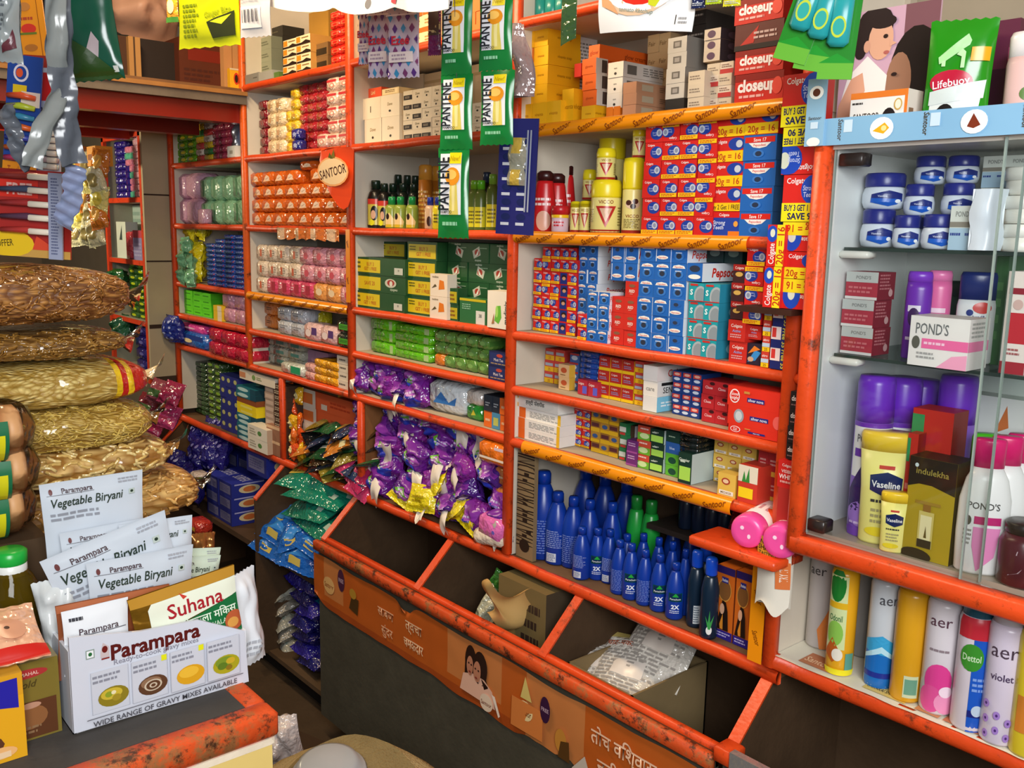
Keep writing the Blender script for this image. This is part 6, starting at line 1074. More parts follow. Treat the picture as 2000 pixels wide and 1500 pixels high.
def lotion(px, yb, yt, wpx, y, big, lab):
    X = ay(px, (yb+yt)/2, y).x; w = (ay(px+wpx/2, (yb+yt)/2, y).x-ay(px-wpx/2, (yb+yt)/2, y).x)*.93; h = Zp(px, yt, y)-Z3; r = w/2; q = h*.84
    d = [('p', [(.16, .74), (.5, .79), (.8, .73), (.8, .58), (.5, .52), (.16, .58)], '16285c'), ('t', 'Vaseline', .48, .655, .07, 'f0f0f0', {'fit': .56, 'b': .02}), ('r', .34, .82, .62, .86, 'd04a40'), ('l', .2, .44, .72, .5, 1, '3a3a38'), ('l', .22, .22, .7, .4, 3, 'a8a070'), ('e', .4, .14, .3, .05, 'e8d430')]
    bottle('lotion_bottle', 'bottle', [(r*.82, 0), (r*.86, h*.02), (r*.9, h*.5), (r*1.0, q)], [(r*1.0, q), (r*1.02, h*.97), (r*.96, h)], 'f0e888', 'f2cc30', d, r*2, .0, q, sy=.55, n=26).at((X, y+r*.55, Z3), lab, 'yellow lotion bottles', (0, 0, .5))
lotion(1716, 1078, 845, 108, -.045, 1, 'large yellow lotion bottle with navy badge')
lotion(1739, 1094, 962, 58, -.062, 0, 'small yellow lotion bottle in front of the large one')
rbx = CT('b8281e', [('r', .0, .76, .3, .96, '2a8a50'), ('l', .1, .3, .6, .6, 3, 'd8807a')], sidec='8a1c18', side=[('l', .2, .3, .8, .7, 3, 'c87870')])
C1(rbx, 'cream_carton', 'carton', 'red carton with green tab behind gold box', 1772, 1852, 1060, 800, Z3, .0, .05, 'red cream cartons')
C1(rbx, 'cream_carton', 'carton', 'shorter red carton in front of the green-tab carton', 1764, 1784, 1080, 845, Z3, -.03, .025, 'red cream cartons')
gold_ = CT('a89018', [('r', 0, .74, 1, 1, '241c14'), ('p', [(0, .76), (0, .7), (.35, .76), (1, .68), (1, .76)], '241c14'), ('t', 'indulekha', .5, .87, .06, '9a8a40', {'fit': .7}), ('e', .16, .92, .04, .02, 'c8d8d8'), ('r', .3, .12, .62, .48, 'c8b868'), ('r', .34, .16, .58, .44, 'e0d8a8'), ('r', .38, .48, .54, .56, '8a6024'), ('r', .2, .55, .74, .58, '9a7a28'), ('p', [(.44, .22), (.47, .34), (.5, .22)], '5a4a20'), ('r', .31, .12, .61, .2, '2a2218'), ('e', .3, .03, .34, .07, '241c14')], sidec='3a3016', topc='2a221a', side=[('r', .86, 0, .98, .74, 'c8b030')])
C1(gold_, 'hair_oil_box', 'carton', 'black and gold hair-oil box with bottle picture', 1768, 1862, 1113, 896, Z3, -.05, .055)
def pnd(px, yb, yt, y, lab, dec=True, w=.07):
    h = Zp(px, yt, y)-Z3; r = w/2; q = h*.79
    d = [('t', "POND'S", .46, .72, .07, '4a4c50', {'fit': .62}), ('r', .3, .53, .82, .61, 'c01c70'), ('e', .18, .56, .07, .05, '4a4a44'), ('p', [(.3, .5), (.82, .5), (.74, .2), (.42, .04), (.3, .3)], 'e88ac0'), ('l', .1, .3, .28, .48, 4, '8a8a88')] if dec else []
    bottle('lotion_bottle', 'bottle', [(r*.86, 0), (r*.95, h*.02), (r, h*.3), (r*.98, h*.55), (r*.8, h*.7), (r*.55, q)], [(r*.58, q), (r*.6, h*.98), (r*.54, h)], 'eceaea', 'd8206c', d, r*2, 0, h*.72, sy=.55, n=26).at((ay(px, (yb+yt)/2, y).x, y+r*.5, Z3), lab, 'white lotion bottles with pink caps', (0, 0, .5))
pnd(1912, 1143, 857, -.05, 'white lotion bottle with pink cap, front one')
for k, (px, yt, y) in enumerate(((1945, 852, -.015), (1975, 848, .02), (2005, 845, .055))): pnd(px, 1130, yt, y, 'white pink-capped lotion bottle, %s behind the front one' % ORD[k], False)
obot('hand_wash_bottle', .05, .03, .19, 'e4e2da', '5ad82c', [('r', .2, .3, .8, .7, 'c8d8b0')], 'white bottle with bright green pump cap', 1910, 1050, .03, Z3, None, .28)
mb = MB(); mb.lathe([(.02, 0), (.024, .004), (.024, .05), (.019, .06)], mat('4c1424', 'gloss'), 20); b_ = mb.mesh('body'); mb = MB(); mb.lathe([(.018, .06), (.02, .062), (.02, .072), (.017, .074)], mat('1c1418', 'pl'), 20)
mb2 = MB(); cm = cyl_map(.024, None, 1, 1, .05); art(mb2, [('t', 'Z', .5, .5, .6, 'b8a0a8', {'i': .2})], lambda u, v, e: cm(u, v+.005, e), .05, .05, 'gloss', 6)
Proto('deodorant_jar', 'jar', [('body', b_), ('cap', mb.mesh('cap')), ('label', mb2.mesh('label'))]).at((ay(1982, 1100, -.06).x, -.035, Z3), 'dark red jar with black lid at the pane', None, (0, 0, .5), (1.3, 1.3, 1.25))
C1(CT('dcdcd8', [('p', [(.6, .75), (.75, .95), (.8, .8)], 'c8703c')]), 'cream_carton', 'carton', 'plain white carton behind the pump bottle', 1856, 1990, 1040, 772, Z3, .13, .04)
# ================================================================ things on top of the case
ZT = 1.6985
C1(CT('ece4dc', [('r', 0, .86, 1, 1, 'e07828'), ('r', .95, 0, 1, 1, 'e07828'), ('t', 'SANTOOR', .3, .46, .16, '3a3028', {'fit': .46}), ('t', 'Gentle', .3, .3, .1, '6a6058', {'fit': .3, 'i': .2}), ('l', .04, .72, .3, .8, 1, '3a3430'), ('e', .7, .32, .13, .3, '1f1616'), ('e', .7, .2, .09, .24, 'd8a080'), ('e', .85, .68, .07, .13, 'c8a050'), ('e', .85, .68, .05, .1, 'ece0c8')], sidec='e8dcd0', side=[('r', .1, .1, .4, .6, '8a6a50')], topc='e08030'), 'soap_carton', 'carton', 'white and orange soap carton standing on the case', 1661, 1772, 240, 178, ZT, -.06, .045)
PW_, PH_ = .16, .205
pmb = MB(); pmb.box((-PW_/2, 0, 0), (PW_/2, .004, PH_), mat('c8a4b0', 'gloss'))
art(pmb, [('r', 0, 0, 1, 1, 'c8a0b4'), ('r', .66, .0, 1, 1, '7a5058'), ('e', .80, .5, .26, .34, '1e1412'), ('e', .64, .44, .13, .22, '9a7058'), ('p', [(.03, .3), (.1, .52), (.3, .66), (.52, .5), (.5, .22), (.1, .22)], 'ece4e0'), ('p', [(.0, .1), (.02, .3), (.14, .5), (.26, .54), (.3, .4), (.16, .22), (.3, .12), (.2, .02)], 'd8a084'), ('p', [(.1, .04), (.35, .26), (.5, .22), (.5, 0), (.1, 0)], 'd8946c'), ('e', .36, .88, .19, .15, '24181a'), ('e', .24, .8, .09, .12, '24181a'), ('e', .22, .7, .06, .06, '24181a'), ('e', .43, .77, .13, .15, 'd8a488'), ('e', .44, .9, .14, .05, '24181a'), ('e', .29, .73, .035, .045, 'd09a80'), ('e', .48, .79, .025, .016, '2a1a18'), ('e', .5, .67, .03, .014, 'b06058'), ('p', [(.53, .76), (.6, .73), (.53, .71)], 'd8a488'), ('e', .6, .5, .03, .014, '2a1a18'), ('e', .57, .34, .04, .014, '8a4840')], lambda u, v, e: (-PW_/2+u, -e, v), PW_, PH_, 'gloss')
p = ay(1733, 100, .03); one(pmb.mesh('advert_poster'), 'advert_poster', 'poster', (p.x, .03, ZT+.001), 'glossy poster of a curly-haired baby held by a woman')
lf = pouch(.088, .155, .03, '248616', [('p', [(.12, .0), (.82, .0), (.9, .34), (.12, .3)], 'dce0dc'), ('e', .42, .44, .34, .11, 'b81c38'), ('t', 'Lifebuoy', .42, .44, .07, 'f4e8e8', {'fit': .6, 'rot': 8}), ('p', [(.1, .36), (.95, .46), (.93, .3), (.1, .24)], 'd0d8d4'), ('p', [(.2, .6), (.18, .66), (.6, .86), (.66, .8), (.64, .76), (.28, .62)], 'a8d898'), ('p', [(.24, .58), (.24, .63), (.3, .63), (.3, .58)], 'b8e0a8'), ('p', [(.46, .68), (.54, .73), (.6, .7), (.6, .56), (.54, .56), (.54, .66)], 'b8e0a8'), ('r', .68, .62, .96, .74, 'e0a01c'), ('e', .38, .12, .16, .13, '1c1412'), ('e', .38, .06, .12, .09, 'd8a080')], seed=3, crimp=.04, kind='soft', wr=.25)
one(lf, 'hand_wash_pouch', 'pouch', (ay(1865, 120, -.045).x, -.035, ZT+.001), 'green refill pouch with red oval badge on the case', None, (0, .03, .3))
C1(CT('5a1c38', [('r', .2, .3, .8, .6, '3a1428')]), 'cosmetic_carton', 'carton', 'dark maroon carton behind the green pouch', 1925, 1985, 210, 40, ZT, .10, .08)
C1(CT('6a6068', [('r', .1, .1, .9, .5, '3a3640'), ('r', .2, .6, .8, .8, 'b8a8b8')]), 'cosmetic_carton', 'carton', 'grey carton between the poster and green pouch', 1786, 1812, 205, 100, ZT, .04, .05)
obot('lotion_bottle', .06, .04, Zp(1998, 60, -.02)-ZT, 'e0b8b0', 'e8e0dc', [('e', .5, .5, .2, .1, '5a7a3a')], 'pale pink lotion bottle at the ledge end', 1998, 220, -.02, ZT, None, .25)
C1(CT('b84a80'), 'cosmetic_carton', 'carton', 'pink carton behind the pale lotion bottle', 1965, 2010, 205, 90, ZT, .06, .04)
# ================================================================ spray cans under the case
ZD = .8005
def can(px, yb, yt, r, bc, cc, dec, lab, y, capz=.8, grp='spray cans', neck=True):
    b = ay(px, yb-60, y); h = .235; q = h*capz
    bottle('spray_can', 'spray can', [(r*.93, 0), (r, .004), (r, q*.95), (r*.9, q)] , [(r*.86, q), (r*.86, h*.97), (r*.7, h)], bc, cc, dec, r*2.4, 0, q, n=24, kind='gloss').at((b.x, y+r, ZD), lab, grp, (0, 0, .5))
can(1590, 1270, 1095, .026, 'b8b0ac', 'c8c4c0', [('t', 'aer', .3, .8, .1, '3a3434', {'fit': .5, 'b': 0}), ('p', [(.5, 0), (.4, .2), (.7, .42), (1, .35), (1, 0)], 'e08440')], 'grey room-spray can at the orange post', .07)
can(1630, 1297, 1090, .023, 'e8a81c', 'e0a81c', [('p', [(0, .25), (.0, .95), (.6, .95), (.62, .25)], 'd0dca0'), ('e', .28, .86, .26, .16, '1c7a2c'), ('r', .0, .64, .62, .7, 'e0b020'), ('t', 'Odonil', .3, .55, .06, '2a6a3a', {'fit': .4}), ('e', .3, .4, .25, .12, '8ac050'), ('p', [(0, .2), (.25, .36), (.55, .2), (.3, .12)], 'b85a20'), ('e', .42, .2, .16, .06, 'e8e0d0'), ('r', .66, .06, .92, .22, '5a9a8a'), ('r', .0, 0, 1, .06, 'f0e01c')], 'yellow and green spray can with citrus picture', .005)
can(1672, 1300, 1100, .022, '8a8884', 'a8a8a4', (), 'grey spray can behind the citrus can', .10)
can(1708, 1318, 1110, .024, 'c4c8cc', 'd0d0d0', [('r', 0, 0, 1, .34, '1a6ab8'), ('p', [(0, .34), (0, .44), (.5, .5), (1, .4), (1, .3)], '3aa0d0'), ('p', [(0, .3), (.5, .4), (1, .28), (1, .25), (.5, .34), (0, .26)], 'b8e0ec'), ('r', 0, .1, 1, .15, '20308c'), ('t', 'aer', .6, .84, .1, '4a4a50', {'fit': .5, 'b': 0})], 'white spray can with blue waves', .015)
can(1761, 1342, 1120, .025, 'd89c1c', 'd89c1c', [('r', .4, .05, .78, .25, 'c8d0a8'), ('r', .43, .08, .75, .22, '6a9a80')], 'plain yellow spray can with barcode panel', .005)
can(1821, 1367, 1140, .026, 'd4ccd0', 'd8d0d4', [('e', .45, .3, .34, .16, 'd8408c'), ('e', .3, .14, .3, .12, 'd85090'), ('e', .7, .12, .3, .1, 'e890b8'), ('e', .65, .22, .16, .05, 'f0d8e4'), ('t', 'aer', .4, .84, .1, '5a3a48', {'fit': .5, 'b': 0}), ('l', .2, .56, .7, .6, 1, '8a7a80')], 'white spray can with pink petals', .005)
can(1885, 1393, 1160, .0265, 'd4c8d0', '1c5a70', [('r', .4, 0, 1, .82, '1c54b8'), ('r', 0, .82, 1, 1, 'c02a38'), ('e', .38, .66, .26, .12, '3a8a2c'), ('t', 'Dettol', .38, .66, .06, 'c8e0b8', {'fit': .4}), ('r', .4, .14, 1, .2, '1c2470'), ('e', .6, .2, .12, .05, 'b8c8d8'), ('l', .45, .36, .95, .5, 3, '7a9ad8')], 'blue and white disinfectant can with green oval', -.005, .78)
can(1943, 1420, 1175, .026, 'd0c4d4', 'd0c8d0', [('t', 'aer', .4, .8, .12, '4a3a48', {'fit': .6, 'b': 0}), ('t', 'violet', .4, .58, .06, '4a3a58', {'fit': .5})]+[q for k in range(9) for q in (('e', .15+.23*(k % 4), .08+.13*(k//4)+.05*(k % 2), .07, .035, '9a78c0'), ('e', .15+.23*(k % 4), .08+.13*(k//4)+.05*(k % 2), .025, .012, '4a2a70'))], 'white spray can with violet blossoms', -.01)
can(1980, 1400, 1200, .026, '2a6a54', '2a6a54', (), 'green spray can behind the violet one', .06)
can(1998, 1470, 1300, .024, 'd8c02c', 'd8b82c', [('r', .1, .2, .8, .5, 'c87a2c')], 'yellow spray can at the shelf edge', -.012)
for k, (px, y) in enumerate(((1640, .17), (1720, .17), (1800, .16), (1870, .15))): can(px, 1250, 1100, .026, ['6a7a5a', '2c5a3c', '4a7a8c', '8a4a6a'][k], 'a0a09c', (), 'spray can in the dark back row, %s from left' % ORD[k], y)
mb = MB(); mb.grid(lambda u, v: ((u-.5)*.06+.0*v, -.012*math.sin(u*math.pi)+.004*math.sin(v*5), v*.13+(.012*math.sin(u*7) if v == 0 else 0)), 14, 8, mat('e0d8c8', 'card')); mb.grid(lambda u, v: ((.5-u)*.06, .012, v*.13), 4, 4, mat('d0c8b8', 'card'))
art(mb, [('p', [(.0, .68), (0, 1), (.72, 1), (.74, .75), (.5, .64)], 'd8b038'), ('t', 'NAVY', .34, .93, .06, '2a2420', {'fit': .5}), ('t', 'SHAKTI', .34, .85, .07, '2a2420', {'fit': .6}), ('t', 'TASTING', .34, .77, .05, '2a2420', {'fit': .55}), ('p', [(.62, .3), (.6, .62), (.7, .7), (1, .68), (1, .3)], 'd8743c'), ('t', 'TRY IT', .82, .5, .1, 'f0dcc8', {'rot': 90, 'fit': .2})], lambda u, v, e: (u-.03, -.0125*math.sin(u/.06*math.pi)+.004*math.sin(v/.13*5)-.001-e, v), .06, .13, 'print', 6)
p = ay(1543, 1190, -.045); one(mb.mesh('paper_roll'), 'paper_roll', 'poster roll', (-.862, -.05, .905), 'white rolled paper advert hanging under the case rail', None, (0, 0, .25))
# ================================================================ sachets and cards hanging in front
def hang(me, name, cat, px, py, y, lab, grp=None, rot=(0, 0, .25)): return one(me, name, cat, ay(px, py, y), lab, grp, rot)
def hs(x0, x1, yb, yt, y): return ay(x1, (yb+yt)/2, y).x-ay(x0, (yb+yt)/2, y).x, Zp((x0+x1)/2, yt, y)-Zp((x0+x1)/2, yb, y)
RZ = .45; CW = .73
def cwf(x, rz=RZ): a = .8616+math.atan((1000-x)/1801); return math.cos(a)/math.cos(a-rz)
def sach(x0, x1, yb, yt, y, base, dec, lab, name='sachet', cat='sachet', grp=None, t=.012, seed=0, kind='film', crimp=.05, wr=.3, rz=RZ, tilt=0, pk='gloss'):
    w, h = hs(x0, x1, yb, yt, y); me = pouch(w*cwf((x0+x1)/2, rz), h, t, base, dec, seed=seed, crimp=crimp, kind=kind, wr=wr, name=name, nu=12, nv=18, pk=pk)
    return hang(me, name, cat, (x0+x1)/2, yb, y, lab, grp, (0, tilt, rz))
pan = [('r', .1, .26, .8, .93, 'e4e6ec'), ('p', [(.42, .26), (.72, .26), (.66, .7), (.44, .62)], 'd8c860'), ('p', [(.52, .3), (.6, .3), (.62, .64), (.5, .6)], 'e8dc98'), ('e', .52, .68, .24, .1, 'e0901c'), ('e', .48, .7, .18, .055, 'f0c060'), ('r', .42, .82, .8, .94, 'e8d414'), ('t', 'New!', .6, .88, .06, 'b89a10', {'fit': .3, 'i': .2}), ('t', 'PANTENE', .21, .6, .16, '20242c', {'rot': 90, 'fit': .58, 'b': .02}), ('t', 'SHAMPOO', .3, .29, .035, '30343c', {'fit': .44}), ('l', .2, .12, .7, .2, 1, '8ac8a0')]
for k, (x0, x1, yb, yt, lb) in enumerate(((861, 922, 146, -14, 'green shampoo sachet, top of the longer strip'), (859, 922, 292, 145, 'green shampoo sachet, middle of the longer strip'), (855, 915, 465, 288, 'green shampoo sachet, lowest of the longer strip'), (935, 1000, 138, -14, 'green shampoo sachet, upper of the shorter strip'), (937, 1003, 283, 138, 'green shampoo sachet, lower of the shorter strip'))):
    sach(x0, x1, yb, yt, -.2, '127a34', pan, lb, 'shampoo_sachet', 'sachet', 'green shampoo sachets', .014, k+1, kind='soft', crimp=.03)
sach(836, 861, 108, -20, -.14, '6a1a5c', [('r', .1, .3, .9, 1, '4a3a34'), ('t', 'PANTENE', .5, .62, .5, 'c8b888', {'rot': 90, 'fit': .6})], 'purple sachet half hidden behind the green strip', 'shampoo_sachet', 'sachet', None, .01, 9)
def ezee():
    d = []
    for r_ in range(7):
        for c in range(4):
            cx = (c+.5*(r_ % 2))/3.5; cy = .06+r_*.15; co = ['58307c', '3a8ab8', '7a3a6a'][(r_*2+c) % 3]
            d.append(('p', [(cx, cy-.065), (cx+.085, cy), (cx, cy+.065), (cx-.085, cy)], co))
    return d+[('r', .1, .2, .9, .34, 'e4d4d0'), ('l', .2, .22, .8, .32, 2, 'a890a0'), ('t', 'Ezee', .5, .5, .12, 'c8283c', {'fit': .8, 'b': .025}), ('r', 0, .83, 1, .85, 'e8dce4')]
for k, (x0, x1, yb, yt, y) in enumerate(((701, 730, 125, 12, -.15), (720, 766, 151, 8, -.17), (758, 819, 152, 8, -.2))):
    sach(x0, x1, yb, yt, y, 'c8b8c8', ezee(), ['diamond-patterned sachet furthest behind, by the post', 'diamond-patterned sachet in the middle', 'diamond-patterned sachet fully visible in front'][k], 'detergent_sachet', 'sachet', 'diamond-patterned detergent sachets', .012, 20+k, kind='soft')
bd = [q for r_ in range(6) for c in range(2) for q in (('r', .12+.4*c, .08+.13*r_, .34+.4*c, .105+.13*r_, 'c8ccd8'), ('e', .25+.4*c, .155+.13*r_, .12, .03, '1c2458'))]
w, h = hs(968, 1040, 458, 232, -.07)
mb = MB(); mb.box((-w*CW/2, 0, 0), (w*CW/2, .003, h), mat('27286c', 'gloss')); art(mb, bd+[('r', .82, .2, .86, .9, '9aa0b0'), ('r', .74, .2, .78, .9, '9aa0b0')], lambda u, v, e: (-w*CW/2+u, -e, v), w*CW, h, 'gloss')
bc0 = hang(mb.mesh('blade_card'), 'blade_card', 'card', 1004, 458, -.07, 'dark blue hanging card of small packets', None, (0, .03, RZ))
mb = MB(); mb.grid(lambda u, v: (-.022+u*.044, -.012*math.sin(math.pi*u)**.4-.004*math.sin(v*12), .105+v*.1), 8, 12, mat('8a8a70', 'wrap'), True, lambda u, v: mat('c8a848' if abs(u-.5) < .2 and int(v*3) % 2 == 0 else '9a9a88', 'wrap'))
mb.obj('blister', bc0)
mb = MB(); mb.grid(lambda u, v: (-.02+u*.05-.02*v+.01*math.sin(v*5), -.02*math.sin(math.pi*u)-.006*math.sin(v*9+u*5), v*.15), 10, 14, mat('a08a88', 'wrap')); mb.grid(lambda u, v: (.03-u*.05-.02*v+.01*math.sin(v*5), .003, v*.15), 3, 8, mat('a08a88', 'wrap'))
hang(mb.mesh('polythene_bag'), 'polythene_bag', 'bag', 1018, 190, -.06, 'crumpled grey-pink plastic bag hanging at the post')
mb = MB(); mb.grid(lambda u, v: ((u-.5)*.034, -.003*math.sin(u*3.1), v*.14-(.012*(1-u) if v == 0 else 0)), 4, 6, mat('3a5a34', 'wrap')); mb.grid(lambda u, v: ((.5-u)*.03, .002, v*.14), 2, 2, mat('2a4028', 'wrap'))
hang(mb.mesh('sachet_strip'), 'sachet_strip', 'strip', 1110, 76, -.14, 'dark green foil strip hanging over yellow soaps')
w, h = hs(1170, 1348, 60, -60, -.22)
mb = MB(); W2 = w*cwf(1259, .25)
def wp_(u, v): return ((u-.5)*W2, -.012*math.sin(u*3.1+v)-.004*math.sin(v*5+u*3), v*h-.014*u*(1-v))
mb.grid(wp_, 16, 10, mat('ecebea', 'gloss')); mb.grid(lambda u, v: (lambda q: (q[0], q[1]+.002, q[2]))(wp_(1-u, v)), 16, 10, mat('dcdcda', 'gloss'))
art(mb, [('e', .42, .75, .4, .52, 'd8b898'), ('e', .46, .82, .43, .52, 'ecebea'), ('e', .46, .74, .27, .34, 'd82a1c'), ('p', [(.56, .4), (.55, .62), (.62, .72), (.68, .5), (.63, .36)], 'c8cc28'), ('p', [(.06, .42), (.04, .62), (.16, .48), (.26, .26)], 'e0a070'), ('t', 'tomato ketchup', .44, .32, .07, '8a9488', {'fit': .42, 'rot': -6}), ('r', .84, .1, .848, .24, '2a2a2c'), ('l', .87, .1, .96, .22, 2, '9a9a9c')], lambda u, v, e: (lambda q: (q[0], q[1]-.0015-e, q[2]))(wp_(u/W2, v/h)), W2, h, 'gloss', 6)
hang(mb.mesh('paper_banner'), 'paper_banner', 'banner', 1259, 55, -.22, 'white paper banner with red tomato hanging at the top')
for k, (x0, x1, yb, c) in enumerate(((1350, 1378, 16, '1c2450'), (1378, 1410, 8, 'b8cc28'), (1412, 1446, 12, 'd8d02c'))): sach(x0, x1, yb, -50, -.2, c, [('l', .1, .05, .9, .15, 2, 'd8d8d8')], ['navy', 'lime', 'yellow'][k]+' pouch bottom peeking in above the black cartons', 'sachet', 'sachet', None, .01, 40+k)
# green cards with teal sanitiser bottles
tbm = MB(); tbm.box((-.015, -.016, .03), (.015, 0, .115), mat('26969a', 'gloss'), bev=.006); tbm.box((-.009, -.013, .113), (.009, -.002, .165), mat('44aaa8', 'gloss'), bev=.004); art(tbm, [('e', .5, .3, .34, .17, 'b8c83c'), ('e', .5, .3, .26, .13, '30a098')], lambda u, v, e: (-.015+u, -.0162-e, .03+v), .03, .085, 'gloss')
tbe = tbm.mesh('blister_bottle'); tbe.name = 'blister_bottle'
for k, (px, py, ry) in enumerate(((1540, 120, .3), (1580, 138, .22), (1628, 155, .07))):
    mb = MB(); mb.box((-.024, 0, 0), (.024, .002, .22), mat('1f7c1e', 'gloss')); art(mb, [('r', 0, 0, 1, .1, '62a832'), ('p', [(0, .1), (.5, .16), (1, .1)], '1c8a24')], lambda u, v, e: (-.024+u, -e, v), .048, .22, 'gloss')
    o = hang(mb.mesh('blister_card'), 'blister_card', 'card', px, py, -.2+.012*k, 'green card with teal bottle, %s' % ['tilted most', 'middle one of the fan', 'beside the baby poster'][k], 'green blister cards', (0, ry, .35)); link(tbe, 'blister_bottle', o, (0, -.0005, .012))
# top-left sachets and banner
mb = MB()
BP = [ay(px, py, -.32) for px, py in ((520, 14), (620, 17), (700, 22), (790, 15), (866, 21))]; BB = BP[0].copy()
def bnr(u, v):
    t = min(.9999, max(0, u))*4; i = int(t); p = BP[i].lerp(BP[i+1], t-i)-BB
    return (p.x, -.012*math.sin(u*17+v*3), p.z+v*.16-.014*abs(math.sin(u*9.4))*(1-v)+.006)
mb.grid(bnr, 40, 6, mat('f2f0ec', 'gloss')); mb.grid(lambda u, v: (lambda q: (q[0], q[1]+.002, q[2]))(bnr(1-u, v)), 40, 6, mat('e4e2de', 'gloss'))
art(mb, [('e', .55, .12, .012, .06, '6a6a70'), ('p', [(.66, .06), (.68, .24), (.71, .14), (.69, .04)], 'd82a48')], lambda u, v, e: (lambda q: (q[0], q[1]-.001-e, q[2]))(bnr(u/.62, v/.16)), .62, .16, 'gloss', 4)
one(mb.mesh('plastic_banner'), 'plastic_banner', 'banner', BB, 'white plastic banner sagging across the top')
sach(348, 472, 92, -70, -.42, 'a9b410', [('l', .1, .12, .4, .55, 7, '6a7a14'), ('t', 'Ginger Bite', .68, .42, .07, '8a9a14', {'fit': .5, 'rot': 8}), ('p', [(.5, .3), (.95, .42), (.95, .12), (.58, .1)], '2a3018'), ('p', [(.56, .3), (.9, .38), (.75, .26)], 'b8c828')], 'bright yellow pouch with ragged lower edge', 'snack_pouch', 'pouch', None, .02, 50, crimp=.06, kind='soft')
sach(470, 531, 72, -70, -.36, 'b8bac2', [('r', .05, .12, .75, .42, 'd0d0d8')]+[('r', .1+.045*i, .2, .1+.045*i+[.02, .01, .03][i % 3], .38, '3a3a44') for i in range(14)]+[('l', .05, .5, .85, .9, 9, '5a5a64')], 'silver pouch back with barcode', 'snack_pouch', 'pouch', None, .015, 51, kind='soft')
sach(325, 350, 44, -60, -.44, 'e8a030', [('r', 0, 0, 1, .1, '4a8a3c'), ('e', .5, .3, .3, .14, 'e8d8a8')], 'small orange pouch behind the bright yellow one', 'snack_pouch', 'pouch', None, .012, 52)
# ================================================================ front counter goods
HP = math.pi/2
def xart_poly(X, pts, th, m, dec, name):
    """a flat-faced board in the plane x=X (facing +X), outline given as photo points"""
    P3 = [ax(px, py, X) for px, py in pts]; ys = [p.y for p in P3]; zs = [p.z for p in P3]; y0, z0 = min(ys), min(zs); w, h = max(ys)-y0, max(zs)-z0
    mb = MB(); n = len(P3)
    vs = [(0, p.y-y0, p.z-z0) for p in P3]+[(-th, p.y-y0, p.z-z0) for p in P3]
    mb.add(vs, [tuple(range(n)), tuple(range(2*n-1, n-1, -1))]+[(i, i+n, (i+1) % n+n, (i+1) % n) for i in range(n)], mat(m, 'gloss'))
    art(mb, dec, lambda u, v, e: (e, u, v), w, h, 'gloss')
    return mb, (X, y0, z0), w, h
bowl = lambda cx, cy, c1, c2, r=.085: [('e', cx, cy, r, r*1.25, c1), ('e', cx-.01, cy+.03, r*.7, r*.7, c2)]
dec = [('t', 'Parampara', .46, .745, .155, '5a1a18', {'fit': .5, 'b': .03}), ('t', 'Ready-to-cook gravy mixes', .46, .64, .055, '8a8a98', {'fit': .5}), ('r', .08, .74, .125, .83, '8a9a90'), ('r', .085, .75, .12, .82, 'eceef0'), ('e', .1025, .785, .01, .02, '2a6a3a'), ('p', [(.155, .72), (.2, .72), (.2, .82), (.17, .87), (.155, .78)], 'c8b8b8'), ('e', .178, .8, .015, .035, '6a1c18'), ('r', .158, .7, .2, .715, '8a2a20')]
for k, (c1, c2) in enumerate((('8a7a20', 'c8b038'), ('5a3c28', '8a6a50'), ('d8a020', 'e8b838'), ('a8a020', '78922c'))):
    x0 = .095+.213*k; y0 = .165
    dec += [('r', x0, y0, x0+.2, y0+.43, 'c9ccd6'), ('r', x0, y0, x0+.004, y0+.43, 'b0b4c0'), ('r', x0+.196, y0, x0+.2, y0+.43, 'b8bcc8'), ('l', x0+.01, y0+.3, x0+.16, y0+.4, 2, '8a8c98')]+bowl(x0+.115, y0+.14, c1, c2, .082)
    if k == 0: dec += [('e', x0+.09, y0+.17, .02, .03, '8a9a2c'), ('e', x0+.13, y0+.12, .024, .035, 'a08a28'), ('e', x0+.115, y0+.18, .013, .02, 'e8dcb0')]
    if k == 1: dec += [('e', x0+.115, y0+.14, .05, .06, 'c8b8a0'), ('e', x0+.115, y0+.14, .04, .048, '5a3c28'), ('e', x0+.115, y0+.14, .022, .027, 'c8b8a0'), ('e', x0+.115, y0+.14, .013, .016, '5a3c28')]
    if k == 3: dec += [('e', x0+.09, y0+.13, .03, .04, '5a7a24'), ('e', x0+.14, y0+.17, .028, .035, 'c8a82c'), ('e', x0+.13, y0+.1, .02, .03, '8a7020')]
    if k in (1, 2): dec += [('r', x0+.165, y0+.37, x0+.195, y0+.43, 'e0e020')]
dec += [('r', .06, .145, .95, .153, '5a5a62'), ('t', 'WIDE RANGE OF GRAVY MIXES AVAILABLE', .5, .093, .055, '4a4a52', {'fit': .82})]
XB_ = -1.145
mb, loc, wb_, hb_ = xart_poly(XB_, [(145, 1433), (486, 1331), (477, 1232), (387, 1211), (275, 1233), (134, 1246)], .004, 'd0d3de', [], 'front')
tr = empty('gravy_mix_display_box', loc, 'white cardboard counter display box lettered Parampara'.replace('Parampara', 'in dark red'), 'display box')
SKEW = .0
art(mb, dec, lambda u, v, e: (e+.0002, u, v), wb_, hb_, 'gloss')
mb.obj('front_panel', tr)
m2 = MB(); m2.box((-.17, .0, 0), (-.005, .004, .11), mat('dfe2ea', 'gloss')); m2.box((-.17, wb_-.004, 0), (-.005, wb_, .075), mat('dfe2ea', 'gloss')); m2.box((-.17, 0, 0), (-.005, wb_, .003), mat('d4d6dc', 'gloss')); m2.box((-.174, 0, 0), (-.17, wb_, .12), mat('dfe2ea', 'gloss')); m2.obj('tray', tr)
